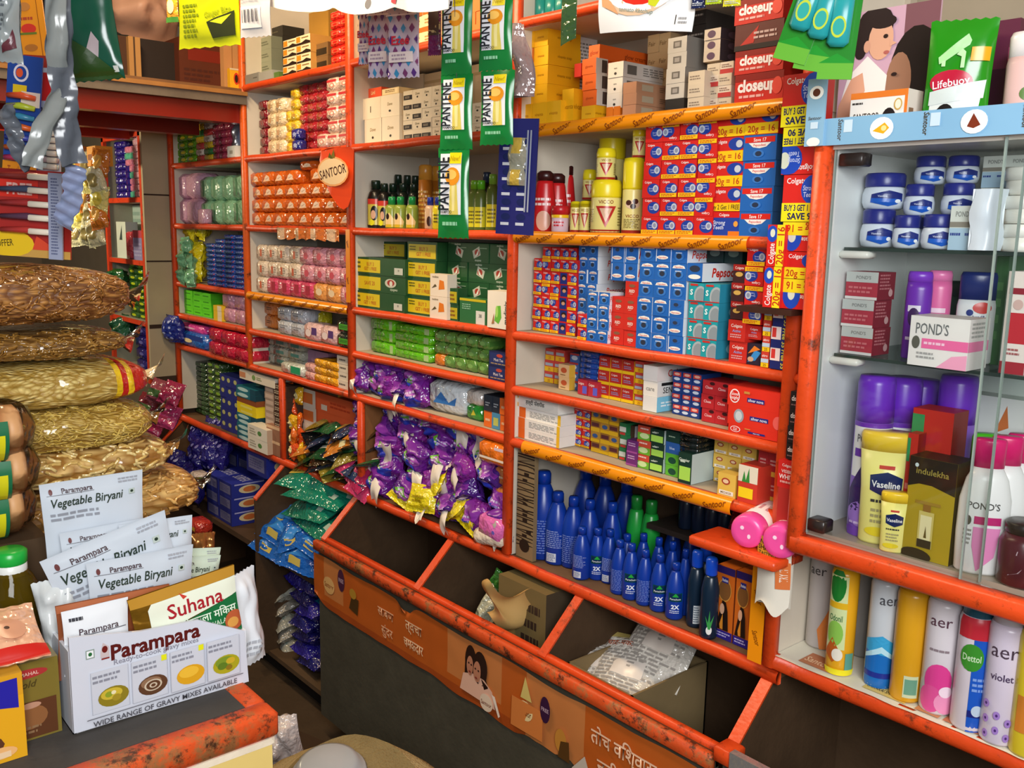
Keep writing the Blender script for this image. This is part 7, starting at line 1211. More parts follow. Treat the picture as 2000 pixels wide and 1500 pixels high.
def retort(seed, w, h, green=False):
    b = 'c6ced8' if not green else 'c4d2c0'; q = lambda m_: 1-m_*w/.17/h; k = w/.17
    d = [('t', 'Parampara', .34, q(.015), .0085*k/h, '4a3a40', {'fit': .4, 'b': .02}), ('e', .09, q(.015), .018, .005*k/h, '6a3a3a'), ('r', .05, q(.0212), .5, q(.0205), '5a5a62'), ('t', 'Vegetable Biryani', .43, q(.034), .015*k/h, '26362c', {'fit': .7, 'i': .2}), ('l', .06, q(.066), .6, q(.05), 2, '8a8e98'), ('l', .74, q(.016), .95, q(.006), 2, '9a9ea8'), ('r', .84, q(.037), .9, q(.028), 'b8c4bc'), ('e', .87, q(.0325), .016, .0024*k/h, '26382c')]
    return pouch(w, h, .014, b, d, seed=seed, crimp=.05, kind='soft', wr=.7, zig=False, name='retort_pouch', nu=20, nv=24, pk='gloss')
def rpc(tl, tr, X, h, lab, mk, grp=None, name='retort_pouch', lean=0., yaw=0):
    """a pouch whose upper corners show at tl and tr, standing in the plane x=X"""
    A, B = ax(*tl, X), ax(*tr, X); w = (B-A).length; r = -math.atan2(B.z-A.z, B.y-A.y); M = (A+B)/2
    return one(mk(w, h), name, 'pouch', (X+.0, M.y-h*math.sin(r), M.z-h*math.cos(r)), lab, grp, (lean, r, HP+yaw))
RW = 'white retort pouches'
rpc((76, 948), (278, 917), -1.285, .19, 'white food pouch standing highest in the display box', lambda w, h: retort(200, w, h), RW)
rpc((116, 1043), (300, 1008), -1.262, .15, 'white food pouch, second from the back', lambda w, h: retort(201, w, h), RW)
rpc((232, 1026), (376, 1006), -1.248, .15, 'white food pouch peeking out at the far side', lambda w, h: retort(202, w, h), RW)
rpc((77, 1098), (321, 996), -1.232, .12, 'white food pouch tilted across the others', lambda w, h: retort(203, w, h), RW)
rpc((168, 1102), (377, 1063), -1.21, .125, 'white food pouch nearest the front, squared up', lambda w, h: retort(204, w, h), RW)
rpc((320, 1075), (430, 1068), -1.30, .10, 'pale green food pouch at the far end of the box', lambda w, h: retort(210, w, h, True), 'pale green pouches')
rpc((325, 1092), (431, 1084), -1.28, .09, 'second pale green food pouch at the far end', lambda w, h: retort(211, w, h, True), 'pale green pouches')
SPO = 'spice_pouch'
rpc((107, 1184), (330, 1140), -1.19, .10, 'brown foil pouch between white ones and gold one', lambda w, h: pouch(w, h, .014, '8a4a2c', [('r', 0, .9, 1, 1, 'a8603c')], seed=211, zig=False, kind='soft', name=SPO), None, SPO)
rpc((119, 1196), (250, 1166), -1.172, .085, 'glossy white pouch directly behind the display board', lambda w, h: pouch(w, h, .01, 'e8eaee', [('t', 'Parampara', .52, .66, .1, '4a3a40', {'fit': .7}), ('r', .05, .59, .95, .602, '5a5a62'), ('t', 'Pav Bhaji', .42, .5, .1, '26262c', {'fit': .6, 'i': .1}), ('l', .08, .82, .3, .92, 1, '3a3a42')], seed=212, zig=False, kind='soft', name=SPO), None, SPO)
su = [('r', 0, .88, 1, 1, 'b8862c'), ('p', [(.14, .5), (.14, .82), (.18, .88), (1, .88), (1, .68)], 'e8ecd8'), ('p', [(.14, .1), (.14, .48), (1, .68), (1, .1)], '146a38'), ('t', 'Suhana', .58, .73, .17, 'a8202c', {'fit': .58}), ('p', [(.47, .82), (.44, .9), (.51, .84)], 'c83a2c'), ('t', 'पनीरवाला मिक्स', .66, .53, .09, 'e0ecd8', {'fit': .62}), ('t', 'PANEERWALA MIX', .72, .42, .06, 'c8dcc0', {'fit': .52}), ('e', .93, .38, .1, .12, 'b85a34'), ('e', .91, .36, .06, .06, 'd89a4a')]
rpc((247, 1172), (456, 1102), -1.162, .12, 'gold and green spice pouch lettered in red', lambda w, h: pouch(w, h, .012, 'a87a24', su, seed=213, zig=False, kind='foil', name=SPO, wr=.2, nu=20, nv=24), None, SPO)
rpc((456, 1125), (506, 1112), -1.2, .14, 'white pouch leaning out at the end of the display', lambda w, h: pouch(.06, h, .03, 'e4e8ee', [('l', .2, .1, .8, .3, 3, 'b0b4bc')], seed=214, kind='soft', name=SPO, wr=.6), None, SPO, -.1, .4)
rpc((70, 1150), (125, 1130), -1.225, .1, 'crumpled white pouch at the near end of the display', lambda w, h: pouch(.05, h, .03, 'd4d8d8', (), seed=215, kind='soft', name=SPO, wr=.9), None, SPO, -.1, -.4)
rpc((372, 1042), (420, 1038), -1.40, .07, 'coppery foil pouch poking from behind white pouches', lambda w, h: pouch(w, h, .03, 'a8703c', (), seed=216, kind='foil', name=SPO, wr=.9), None, SPO)
# grain bags stacked on the counter
def grain(name, c1, c2, sc, stretch):
    m = bpy.data.materials.new(name); m.use_nodes = True; n = m.node_tree.nodes; L = m.node_tree.links; b = n['Principled BSDF']
    tc = n.new('ShaderNodeTexCoord'); mp = n.new('ShaderNodeMapping'); mp.inputs['Scale'].default_value = (1, stretch, 1); mp.inputs['Rotation'].default_value = (.5, .3, .4)
    L.new(tc.outputs['Object'], mp.inputs[0]); nd = n.new('ShaderNodeTexNoise'); nd.inputs['Scale'].default_value = 14; L.new(mp.outputs[0], nd.inputs['Vector'])
    mx0 = n.new('ShaderNodeMix'); mx0.data_type = 'RGBA'; mx0.inputs[0].default_value = .06; L.new(mp.outputs[0], mx0.inputs[6]); L.new(nd.outputs['Color'], mx0.inputs[7])
    v = n.new('ShaderNodeTexVoronoi'); v.inputs['Scale'].default_value = sc; L.new(mx0.outputs[2], v.inputs['Vector'])
    cr = n.new('ShaderNodeValToRGB'); cr.color_ramp.elements[0].color = lin(c1); cr.color_ramp.elements[1].color = lin(c2); cr.color_ramp.elements[0].position = .1; cr.color_ramp.elements[1].position = .62
    L.new(v.outputs['Distance'], cr.inputs[0]); L.new(cr.outputs[0], b.inputs['Base Color'])
    bp = n.new('ShaderNodeBump'); bp.inputs['Strength'].default_value = .9; bp.inputs['Distance'].default_value = .004; bp.invert = True; L.new(v.outputs['Distance'], bp.inputs['Height']); L.new(bp.outputs[0], b.inputs['Normal'])
    b.inputs['Roughness'].default_value = .55; b.inputs['Coat Weight'].default_value = .9; b.inputs['Coat Roughness'].default_value = .07
    n2 = n.new('ShaderNodeTexNoise'); n2.inputs['Scale'].default_value = 26; n2.inputs['Detail'].default_value = 2; L.new(tc.outputs['Object'], n2.inputs['Vector'])
    b2 = n.new('ShaderNodeBump'); b2.inputs['Strength'].default_value = .9; b2.inputs['Distance'].default_value = .012; L.new(n2.outputs[0], b2.inputs['Height']); L.new(b2.outputs[0], b.inputs['Coat Normal'])
    return m
GB = grain('fried_noodle_fill', 'c48a44', '6a3c14', 150, .35); GN = grain('brown_noodle_fill', 'b88a44', '6a4618', 130, .4); GV = grain('vermicelli_fill', 'ecd486', 'a88434', 190, .4); GV2 = grain('fine_vermicelli_fill', 'e4c670', 'a07c28', 230, .5); GC = grain('fryum_fill', 'e8c47c', '9a6a28', 70, .45)
clearbag = clear('plastic_film', (.95, .9, .8), 1.0, .12)
def bag(L_, Dp, t, m, seed, pieces=None, stripe=False):
    mb = MB(); nu, nv = 44, 22
    def pt(u, v):
        s_ = 2*u-1; k = max(0, 1-abs(s_)**4.5)**.5; q = 2*math.pi*v
        cx, cz = math.cos(q), math.sin(q); e = .75
        cx = math.copysign(abs(cx)**e, cx); cz = math.copysign(abs(cz)**e, cz)
        n_ = 1+.10*noise.noise(Vector((s_*3+seed, cx*1.5, cz*1.5+seed)))+.03*noise.noise(Vector((s_*11+seed, cx*5, cz*5)))
        return (Dp/2*cx*(.3+.7*k)*n_, L_/2*s_, t/2*cz*(.08+.92*k)*n_+t/2)
    def mf(u, v):
        if not stripe: return m
        s_ = u
        if s_ > .86: return mat('b8201c', 'wrap') if not .885 < s_ < .9 and not .945 < s_ < .955 else mat('e8c020', 'wrap')
        if s_ < .42 and (.38 < s_ < .395 or .405 < s_ < .42): return mat('b8201c', 'wrap')
        if s_ < .38: return mat('e0c41c', 'wrap')
        if s_ > .84: return mat('e8c020', 'wrap') if s_ > .845 else mat('b8201c', 'wrap')
        return m
    mb.grid(pt, nu, nv, m, True, mf)
    me = mb.mesh('grain_bag')
    sm = MB(); sm.grid(lambda u, v: ((u-.5)*Dp*.62*(1-.35*v), L_/2-.004+.035*v, t/2+.006*math.sin(u*14+seed)*v+(u-.5)*.07*v), 12, 4, clearbag if not stripe else mat('e0d0a8', 'wrap')); sm = sm.mesh('end_seal')
    return me, sm
BAGS = [('brown fried-noodle bag, topmost of the clear bag stack', GB, .0, 512, 638, 248, 0), ('noodle bag second from top of the stack', GN, .01, 634, 706, 244, 0), ('vermicelli bag with red and yellow striped end', GV, .0, 690, 806, 283, 1), ('vermicelli bag below the striped one', GV2, .02, 772, 892, 292, 0), ('bag of pale stick fryums under the vermicelli', GC, .05, 850, 955, 328, 0), ('orange-tinted bag low in the stack', GC, .09, 930, 1055, 385, 0)]
zb = None
tops = []
for k, (lab, m_, sh, yt, yb, xr, st) in enumerate(BAGS):
    zt = ax(150, yt+4, -1.6).z; z0 = ax(150, yb, -1.5).z; yr = ax(xr, (yt+yb)/2, -1.55).y
    L_ = .44; me, sl = bag(L_, .24, (zt-z0)*1.02, m_, k*3.1, None, st)
    o = one(me, 'grain_bag', 'bag', (-1.61, yr+.01-L_/2, z0), lab, 'clear grain bags on the counter', (R.uniform(-.02, .02), 0, R.uniform(-.08, .02)))
    s_ = link(sl, 'end_seal', o); s_['label'] = 'flattened clear end seal' if not st else 'flattened printed end seal'
    rr_ = random.Random(k); nm = MB()       # loose sticks pressed against the film
    col = [('a06a30', '8a5828'), ('a07434', '8a6024'), ('e0c470', 'd0b058'), ('dcbc60', 'c8a84c'), ('e8cc88', 'd8b468'), ('dcac64', 'c8944c')][k]; big = k >= 4
    t_ = (zt-z0)*1.02
    def onbag(q, yy):
        kk = max(0, 1-abs(2*yy/L_)**4.5)**.5; a, b = math.cos(q), math.sin(q); a, b = math.copysign(abs(a)**.75, a), math.copysign(abs(b)**.75, b)
        n_ = 1+.10*noise.noise(Vector((2*yy/L_*3+k*3.1, a*1.5, b*1.5+k*3.1)))+.03*noise.noise(Vector((2*yy/L_*11+k*3.1, a*5, b*5)))
        return Vector((.12*a*(.3+.7*kk)*n_+.0006, yy, t_/2*b*(.08+.92*kk)*n_+t_/2))
    for i in range(420 if not big else 170):
        q = rr_.uniform(-1.1, 1.2); yy = rr_.uniform(-.46, .46)*L_; dl = (.011 if not big else .017)*rr_.uniform(.5, 1); th_ = rr_.uniform(-1.2, 1.2); cv = rr_.uniform(-.5, .5)
        pts_ = [onbag(q+math.sin(th_+cv*f)*dl*f/.06, max(-.49*L_, min(.49*L_, yy+math.cos(th_+cv*f)*dl*f))) for f in (-1, -.35, .35, 1)]
        nm.tube(pts_, .0012 if k > 1 and not big else (.0017 if not big else .003), mat(col[i % 2], 'wrap'), 4)
    if not st:
        n_ = nm.obj('noodles', o); n_['kind'] = 'stuff'
one(carton(.26, .36, ax(150, 1055, -1.5).z-.922, '6a5238', kind='wall'), 'cardboard_box', 'box', (-1.66, -1.12, .9205), 'brown cardboard box carrying the stack of grain bags')
# rusk packs
bm_ = MB(); 
for i in range(7):
    y_ = -.09+i*.03; pr = [(.0, -.013), (.03, -.012), (.037, -.006), (.037, .006), (.03, .012), (.0, .013)]
    vs = []; N = 16
    for r_, d_ in pr:
        for k in range(N): q = 2*math.pi*k/N; vs.append((r_*math.cos(q), y_+d_, .04+r_*math.sin(q)))
    bm_.add(vs, [(i_*N+k, (i_+1)*N+k, (i_+1)*N+(k+1) % N, i_*N+(k+1) % N) for i_ in range(5) for k in range(N)], mat('d8a470', 'card'), True)
rusk_in = bm_.mesh('rusks')
bm_ = MB(); bm_.grid(lambda u, v: ((.047*(max(0, 1-abs(2*u-1)**6)**.5)+.002)*math.cos(2*math.pi*v), (u-.5)*.25, .044+(.044*(max(0, 1-abs(2*u-1)**6)**.5)+.001)*math.sin(2*math.pi*v)*(1+.05*noise.noise(Vector((u*9, v*7, 0))))), 24, 18, clear('wrapper_film', (.99, .98, .97), .9, .1), True); rusk_film = bm_.mesh('wrapper')
bm_ = MB(); bm_.grid(lambda u, v: (.049*math.cos(-1.2+1.6*v), .03+.05*u, .044+.047*math.sin(-1.2+1.6*v)), 6, 8, mat('1c6a44', 'gloss')); bm_.grid(lambda u, v: (.0498*math.cos(-.9+.9*v), .035+.04*u, .044+.0478*math.sin(-.9+.9*v)), 6, 8, mat('d8d020', 'gloss')); rusk_lab = bm_.mesh('label')
RP = Proto('rusk_pack', 'pack', [('rusks', rusk_in), ('wrapper', rusk_film, 'clear plastic wrapper'), ('label', rusk_lab, 'green and yellow label')])
for k, (py, px) in enumerate(((1045, 72), (972, 78), (900, 70))):
    p = ax(px, py, -1.37); RP.at((-1.40, p.y-.115, p.z), 'clear pack of round brown rusks, %s of three' % ['lowest', 'middle', 'topmost'][k], 'rusk packs', (0, 0, R.uniform(-.05, .05)))
one(carton(.1, .26, ax(72, 1045, -1.37).z-.922, '4a3826', kind='wall'), 'cardboard_box', 'box', (-1.41, -1.215, .9205), 'dark cardboard box under the rusk packs')
# oil bottle
ob = [(.03, 0), (.036, .006), (.036, .03)]
for i in range(5): ob += [(.0335, .036+i*.02), (.0365, .046+i*.02)]
ob += [(.036, .14), (.026, .165), (.016, .18), (.016, .185)]
m_ = bpy.data.materials.new('cooking_oil'); m_.use_nodes = True; b_ = m_.node_tree.nodes['Principled BSDF']; b_.inputs['Base Color'].default_value = lin('6a5410'); b_.inputs['Roughness'].default_value = .05; b_.inputs['Transmission Weight'].default_value = .55; b_.inputs['IOR'].default_value = 1.3
nz = m_.node_tree.nodes.new('ShaderNodeTexNoise'); nz.inputs['Scale'].default_value = 20; bp = m_.node_tree.nodes.new('ShaderNodeBump'); bp.inputs['Strength'].default_value = .1; m_.node_tree.links.new(nz.outputs[0], bp.inputs['Height']); m_.node_tree.links.new(bp.outputs[0], b_.inputs['Normal'])
OB = bottle('cooking_oil_bottle', 'bottle', ob, [(.019, .183), (.021, .186), (.021, .2), (.017, .203)], 'x', '1ca83c', bm=m_, n=28)
mb = MB(); mb.lathe([(.019, .168), (.02, .17), (.02, .184), (.018, .185)], mat('e8e8e4', 'pl'), 20); OB.parts.append(('neck_ring', mb.mesh('neck_ring'), 'white ring under the cap'))
p = ax(22, 1130, -1.30); OB.at((-1.30, p.y, .921), 'bottle of dark cooking oil with green cap')
# cartons at the near end of the counter
yb_ = [('r', 0, 0, 1, .74, 'e0a41c'), ('e', .3, .22, .5, .2, '5a3420'), ('e', .3, .24, .42, .15, '7a4a2c'), ('p', [(0, .64), (0, .92), (.95, .95), (.95, .6), (.6, .68), (.4, .58)], '24209c'), ('t', '10', .55, .78, .14, 'c8c4f0', {'b': .03}), ('r', .62, .52, .74, .6, 'd8d8c0'), ('e', .68, .56, .035, .03, '2a6a3a'), ('e', .75, .12, .16, .07, 'e8b070'), ('r', .7, .06, .85, .13, 'e8c8a0')]
p = ax(22, 1475, -1.15); one(carton(.115, .05, ax(30, 1318, -1.13).z-.921, 'd89a1c', yb_, sidec='c8861c', topc='d8a030'), 'biscuit_box', 'carton', (-1.16, ax(55, 1462, -1.13).y-.0575, .9205), 'yellow biscuit carton with blue flash at the counter end', None, (0, 0, HP))
gb_ = [('e', .5, .86, .34, .06, 'a83030'), ('t', 'TAJMAHAL', .5, .86, .045, 'e0b8a8', {'fit': .5}), ('t', 'Gold', .5, .73, .09, '4a3c18', {'fit': .5, 'i': .3}), ('r', .06, .03, .94, .5, '5a341c'), ('e', .5, .3, .3, .16, '8a5a34'), ('e', .55, .45, .16, .04, 'b88a70'), ('l', .2, .08, .8, .2, 2, '8a6a4a')]
one(carton(.075, .045, ax(90, 1290, -1.16).z-.921, '7a6a2c', gb_, sidec='4a4420', topc='8a7a44', kind='gloss'), 'tea_box', 'carton', (-1.19, ax(135, 1440, -1.16).y-.043, .9205), 'olive gold tea carton beside the white display box', None, (0, 0, HP))
one(pouch(.11, .09, .016, 'e8b08c', [('r', 0, 0, 1, .2, 'c8241c'), ('p', [(.0, .2), (0, .8), (.35, .6), (.3, .2)], 'e8c41c'), ('e', .7, .5, .16, .2, 'd89a78'), ('e', .66, .52, .03, .03, '4a2a20')], seed=230, name='snack_pouch', kind='wrap'), 'snack_pouch', 'pouch', (-1.145, ax(30, 1300, -1.14).y-.015, 1.034), 'red and yellow packet lying over the biscuit carton', None, (-1.1, 0, HP))
# floor things
sk = MB()
def skp(u, v):
    q = 2*math.pi*u; r = .2*(1-.06*v+.05*math.sin(q*3+v*4)+.04*noise.noise(Vector((math.cos(q)*2, math.sin(q)*2, v*3)))); 
    if v > .9: r *= 1-.25*(v-.9)*10
    return (r*math.cos(q), r*math.sin(q), (.5*v)-.05*max(0, v-.9)*10*(.5+.5*math.sin(q*2)))
sk.grid(skp, 36, 18, mat('a8946a', 'cloth')); sk.add([(0, 0, .45)]+[skp(k/36, 1) for k in range(36)], [(0, 1+k, 1+(k+1) % 36) for k in range(36)], mat('86744e', 'cloth'))
ps_ = az(690, 1545, .45); one(sk.mesh('burlap_sack'), 'burlap_sack', 'sack', (ps_.x, ps_.y-.02, .0), 'open burlap grain sack standing in the aisle')
mb = MB(); mb.lathe([(.072, .0), (.076, .003), (.072, .008), (.066, .010), (.06, .026), (.05, .031), (.02, .032), (.004, .0325)], mat('a8acb0', 'soft'), 30); pb_ = az(642, 1508, .49)
one(mb.mesh('steel_dish'), 'steel_dish', 'dish', (pb_.x, pb_.y, .485), 'grey metal dish turned upside down on the burlap sack', None, (.12, .1, 0))
pw2 = az(566, 1470, .3); wbm = pouch(.09, .16, .07, 'e8dcd8', (), seed=240, kind='film', name='plastic_bag', wr=.9)
one(wbm, 'plastic_bag', 'bag', (pw2.x, pw2.y, .245), 'white plastic bag stuffed by the counter corner', None, (.1, -.15, .9))
one(carton(.3, .3, .24, '3a2a1c', kind='wall'), 'wooden_crate', 'crate', (pw2.x-.02, pw2.y, .0005), 'dark crate on the floor under the white plastic bag', None, (0, 0, .3))
# bins: cartons and packets inside
bx_ = CT('6e5c44', [('t', 'ounce', .4, .55, .2, '3a2c22', {'rot': 90, 'fit': .7}), ('l', .1, .05, .3, .95, 6, '4a3a2c'), ('l', .6, .05, .95, .95, 12, '4a382c')], sidec='4e4030', kind='wall')
one(carton(.17, .18, .61, '76643e', [('t', 'ounce', .25, .45, .2, '2e241c', {'rot': 90, 'fit': .6}), ('l', .5, .05, .95, .95, 14, '3c2c24')], sidec='4e4030', kind='wall'), 'cardboard_box', 'box', (-1.545, .06, .116), 'torn brown cardboard box standing in the second bin')
tpm = MB(); tpm.grid(lambda u, v: ((u-.5)*.1+.02*math.sin(v*6), -.03*math.sin(u*5)-.03*v, .12*v+.02*math.sin(u*7)), 14, 14, mat('d0a868', 'card')); one(tpm.mesh('torn_paper'), 'torn_paper', 'paper', ay(985, 1215, -.055), 'crumpled tan paper torn over the cardboard box', None, (.2, .3, .4))
one(pouch(.08, .14, .05, 'b8b8a0', [('r', 0, 0, 1, .2, 'd8c830')], seed=250, wr=.9, name='plastic_bag'), 'plastic_bag', 'bag', ay(935, 1245, -.02), 'twisted pale plastic bag in the second bin', None, (-.2, .4, .3))
one(pouch(.05, .08, .03, '3a7a2c', (), seed=251, wr=.9, name='plastic_bag'), 'plastic_bag', 'bag', ay(960, 1165, .02), 'scrap of green plastic behind the tan paper', None, (0, .5, .2))
wps = [pouch(.17, .2, .05, 'e4dcd0', [('r', 0, .9, 1, 1, 'd8c070'), ('t', 'चाट-पकोडा', .3, .8, .08, 'b85a3c', {'fit': .5}), ('l', .1, .1, .9, .7, 12, 'a8a098'), ('r', .3, .35, .75, .55, 'e8dcd0')], seed=260+i, crimp=.05, kind='film', name='snack_pouch') for i in range(2)]
for k, (px, py, y, rx, rz, lb) in enumerate(((1195, 1380, -.03, -1.15, .35, 'white snack pouch with yellow edge in the third bin'), (1160, 1370, -.03, -1.2, .6, 'crinkled white pouch lowest in the third bin'), (1255, 1330, .06, -.9, .15, 'printed white pouch lying at the back of the third bin'))): one(wps[k % 2], 'snack_pouch', 'pouch', ay(px, py, y), lb, 'white snack pouches', (rx, 0, rz))
def obx(w, d, h):
    mb = MB(); t = .005; c = mat('8a7450', 'wall'); i_ = mat('a08a60', 'wall')
    mb.box((-w/2, -d/2, 0), (w/2, -d/2+t, h), c); mb.box((-w/2, d/2-t, 0), (w/2, d/2, h), c); mb.box((-w/2, -d/2, 0), (-w/2+t, d/2, h), c); mb.box((w/2-t, -d/2, 0), (w/2, d/2, h), c); mb.box((-w/2, -d/2, 0), (w/2, d/2, t), i_)
    art(mb, [('r', .1, .55, .3, .8, '5a3028'), ('r', .08, .1, .28, .3, '5a3028'), ('e', .7, .5, .08, .12, '5a4838')], lambda u, v, e: (w/2+e, -d/2+u, v), d, h)
    return mb.mesh('cardboard_box')
pb2 = ay(1330, 1330, .0); one(obx(.19, .25, .5), 'cardboard_box', 'box', (-1.255, .06, .116), 'open brown cardboard box holding white pouches in a bin')
# ================================================================ far shelf unit, crisps, loft
fs = lambda z: z+.0005
G(SPk('241c80', [('e', .3, .5, .12, .2, 'b8b8e0')]), 'soap', 'soap', 'navy soap on the far unit', 'navy far-unit soaps', 224, 243, 380, 275, 1.645, -.08, 2, 8, .07)
G([SPk('e08aa8'), SPk('5ac0a0'), SPk('241c80')], 'soap', 'soap', {0: 'pink soap on the far unit', 1: 'mint soap on the far unit', 2: 'dark blue soap on the far unit'}, 'pink and mint far-unit soaps', 244, 259, 381, 285, 1.645, -.095, 2, 8, .07, mixr=lambda i, k: (0 if k % 3 else 1) if i else (2 if k < 5 else (1 if k == 6 else 0)))
G(SPk('e0b8c8', [('r', .1, .6, .9, .7, 'c86a8a')]), 'soap', 'soap', 'pale pink wrapped roll on the far unit', 'pale pink far-unit rolls', 259, 275, 383, 257, 1.645, -.1, 1, 10, .07)
C1(CT('d0dcd0', [('p', [(.3, .5), (.6, .9), (.6, .5)], '3a4a48')]), 'shampoo_carton', 'carton', 'pale green carton standing on the far unit', 228, 246, 497, 433, 1.395, -.09, .05)
C1(CT('a8c0b8', [('l', .1, .1, .9, .9, 6, '8aa8a0')]), 'shampoo_carton', 'carton', 'mint carton at the back of the far unit', 256, 278, 480, 400, 1.395, .0, .05)
C1(SPk('c8404c', [('e', .4, .6, .2, .14, 'e06a70')]), 'toy_pack', 'pack', 'red pack beside the pale green carton', 246, 256, 500, 452, 1.395, -.1, .04)
C1(CT('8a84b0', [('r', 0, .75, 1, 1, 'b84858'), ('l', .1, .1, .9, .6, 4, 'a8a4c8')]), 'gift_box', 'carton', 'lilac tub with red top on the far unit', 260, 279, 501, 450, 1.395, -.1, .05)
G(SPk('2a5a1c', [('e', .5, .5, .3, .3, 'b8c81c')]), 'soap', 'soap', 'green soap with yellow mark on the far unit', 'green far-unit soaps', 252, 283, 612, 512, 1.15, -.09, 2, 9, .08)
one(pouch(.1, .1, .07, '1e5a2c', (), seed=300, wr=.9, kind='wrap', name='soap_bundle'), 'soap_bundle', 'pack', ay(233, 570, -.09), 'dark green wrapped bundle on the far unit')
one(pouch(.11, .13, .08, '1c5034', (), seed=301, wr=.9, kind='wrap', name='soap_bundle'), 'soap_bundle', 'pack', ay(245, 672, -.09), 'dark green bag on the lowest far shelf')
G(SPk('241c70', [('e', .5, .5, .2, .2, '6a68b0')], kind='wrap'), 'soap_bundle', 'pack', 'navy bundle on the lowest far shelf', 'navy far bundles', 264, 286, 700, 635, .931, -.09, 1, 4, .08)
cp = [pouch(.075, .1, .035, c, [('e', .5, .5, .3, .25, d_)], seed=310+i, wr=.7, kind='wrap', name='crisp_packet', crimp=.06) for i, (c, d_) in enumerate((('f0e890', 'e0d050'), ('d8802c', 'e8b050'), ('e8e4b8', 'a8985a')))]
for k in range(15):
    px = 152+20*(k % 3)+4*(k//3 % 2); py = 345+34*(k//3); one(cp[(k*2+k//3) % 3 if k < 12 else 2], 'crisp_packet', 'packet', ay(px, py, -.3-.02*(k % 3)), 'hanging crisp packet, %s row down, %s from left' % (ORD[k//3], ORD[k % 3]), 'hanging crisp packets', (R.uniform(-.2, .2), R.uniform(-.3, .3), .6))
for k, (px, c) in enumerate(((163, 'a8641c'), (188, 'd8901c'))): one(carton(.1, .06, .07, c, [('r', .1, .3, .9, .6, '8a4a14')]), 'sweets_box', 'carton', ay(px+8, 325, -.3), '%s carton above the hanging crisp packets' % ['brown', 'amber'][k])
pbx2 = ay(300, 860, -.15); one(obx(.3, .22, .62), 'cardboard_box', 'box', (-3.68, -.30, .0005), 'tall open cardboard box with pink packs by the pillar')
for k, (px, py, c) in enumerate(((290, 848, 'a82a5c'), (318, 835, 'b83a70'), (325, 790, '9a2850'), (278, 812, '7a2a34'), (300, 785, '8a4050'))):
    one(pouch(.09, .09, .05, c, [('l', .1, .3, .9, .8, 3, '8a1c44')] if k < 3 else [('r', .1, .2, .9, .5, '3a5a2c')], seed=320+k, kind='wrap', wr=.5, name='soap_bundle'), 'soap_bundle', 'pack', ay(px, py, -.2), ['magenta pack in the tall cardboard box', 'bright pink pack slanting out of the cardboard box', 'dark pink pack against the pillar', 'maroon pack with green band by the pillar', 'rose pack on the maroon one'][k], 'pink packs', (-.5, .2, .5))
# loft load: faces look down the aisle (+X)
def lx(px0, px1, yb, yt, X, depth, base, dec, name, cat, lab, side=None, kind='wall'):
    ym = (yb+yt)/2; y0 = ax(px0, ym, X).y; y1 = ax(px1, ym, X).y; h = ax((px0+px1)/2, yt, X).z-1.9965
    return one(carton(y1-y0, depth, h, base, dec, sidec=side, kind=kind), name, cat, (X-depth/2, (y0+y1)/2, 1.9965), lab, None, (0, 0, HP))
lx(437, 471, 165, 62, -3.09, .2, 'c89460', [('r', .45, .0, .5, 1, 'a87848')], 'cardboard_box', 'box', 'upright tan cardboard box at the loft corner')
lx(449, 470, 168, 134, -3.06, .02, 'e8b020', [('e', .6, .5, .25, .3, 'c83a20'), ('e', .6, .5, .15, .2, '2a1a14'), ('r', 0, .92, 1, 1, 'd8d0b0')], 'match_box', 'carton', 'small yellow box with red emblem on the loft edge', kind='card')
lx(350, 436, 162, 78, -3.12, .3, '5a2c1c', [('r', .2, .55, .95, .8, '7a2418'), ('l', .1, .1, .9, .4, 3, '48221a')], 'cardboard_box', 'box', 'dark red-brown cardboard box on the loft')
lx(345, 437, 80, 45, -3.13, .28, '9a7448', [], 'cardboard_box', 'box', 'brown box behind the dark red-brown one') if False else None
lx(272, 348, 155, 80, -3.16, .3, '2c2420', [], 'plastic_crate', 'crate', 'black crate on the loft between brown boxes')
lx(252, 275, 150, 72, -3.12, .15, 'a87c48', [('r', .4, 0, .55, 1, '4a3420')], 'cardboard_box', 'box', 'narrow brown carton with dark slot on the loft')
lx(225, 251, 145, 70, -3.14, .2, '4a3020', [], 'cardboard_box', 'box', 'dark cardboard box beside the slotted carton')
cbm = pouch(.26, .24, .16, 'c89a80', (), seed=330, wr=.9, kind='card', name='cloth_bundle'); one(cbm, 'cloth_bundle', 'bundle', (-3.36, ax(270, 75, -3.36).y, 2.164), 'crumpled pinkish paper sack on the loft', None, (0, .2, HP))
one(carton(.34, .2, .165, '8a6a48', kind='wall'), 'cardboard_box', 'box', (-3.42, ax(272, 100, -3.36).y, 1.997), 'brown box beneath the pinkish paper sack', None, (0, 0, HP))
lx(140, 222, 140, -20, -3.2, .4, '5c4432', [('r', .0, .48, 1, .5, '3a2a20')], 'cardboard_box', 'box', 'large brown cardboard box deep on the loft')
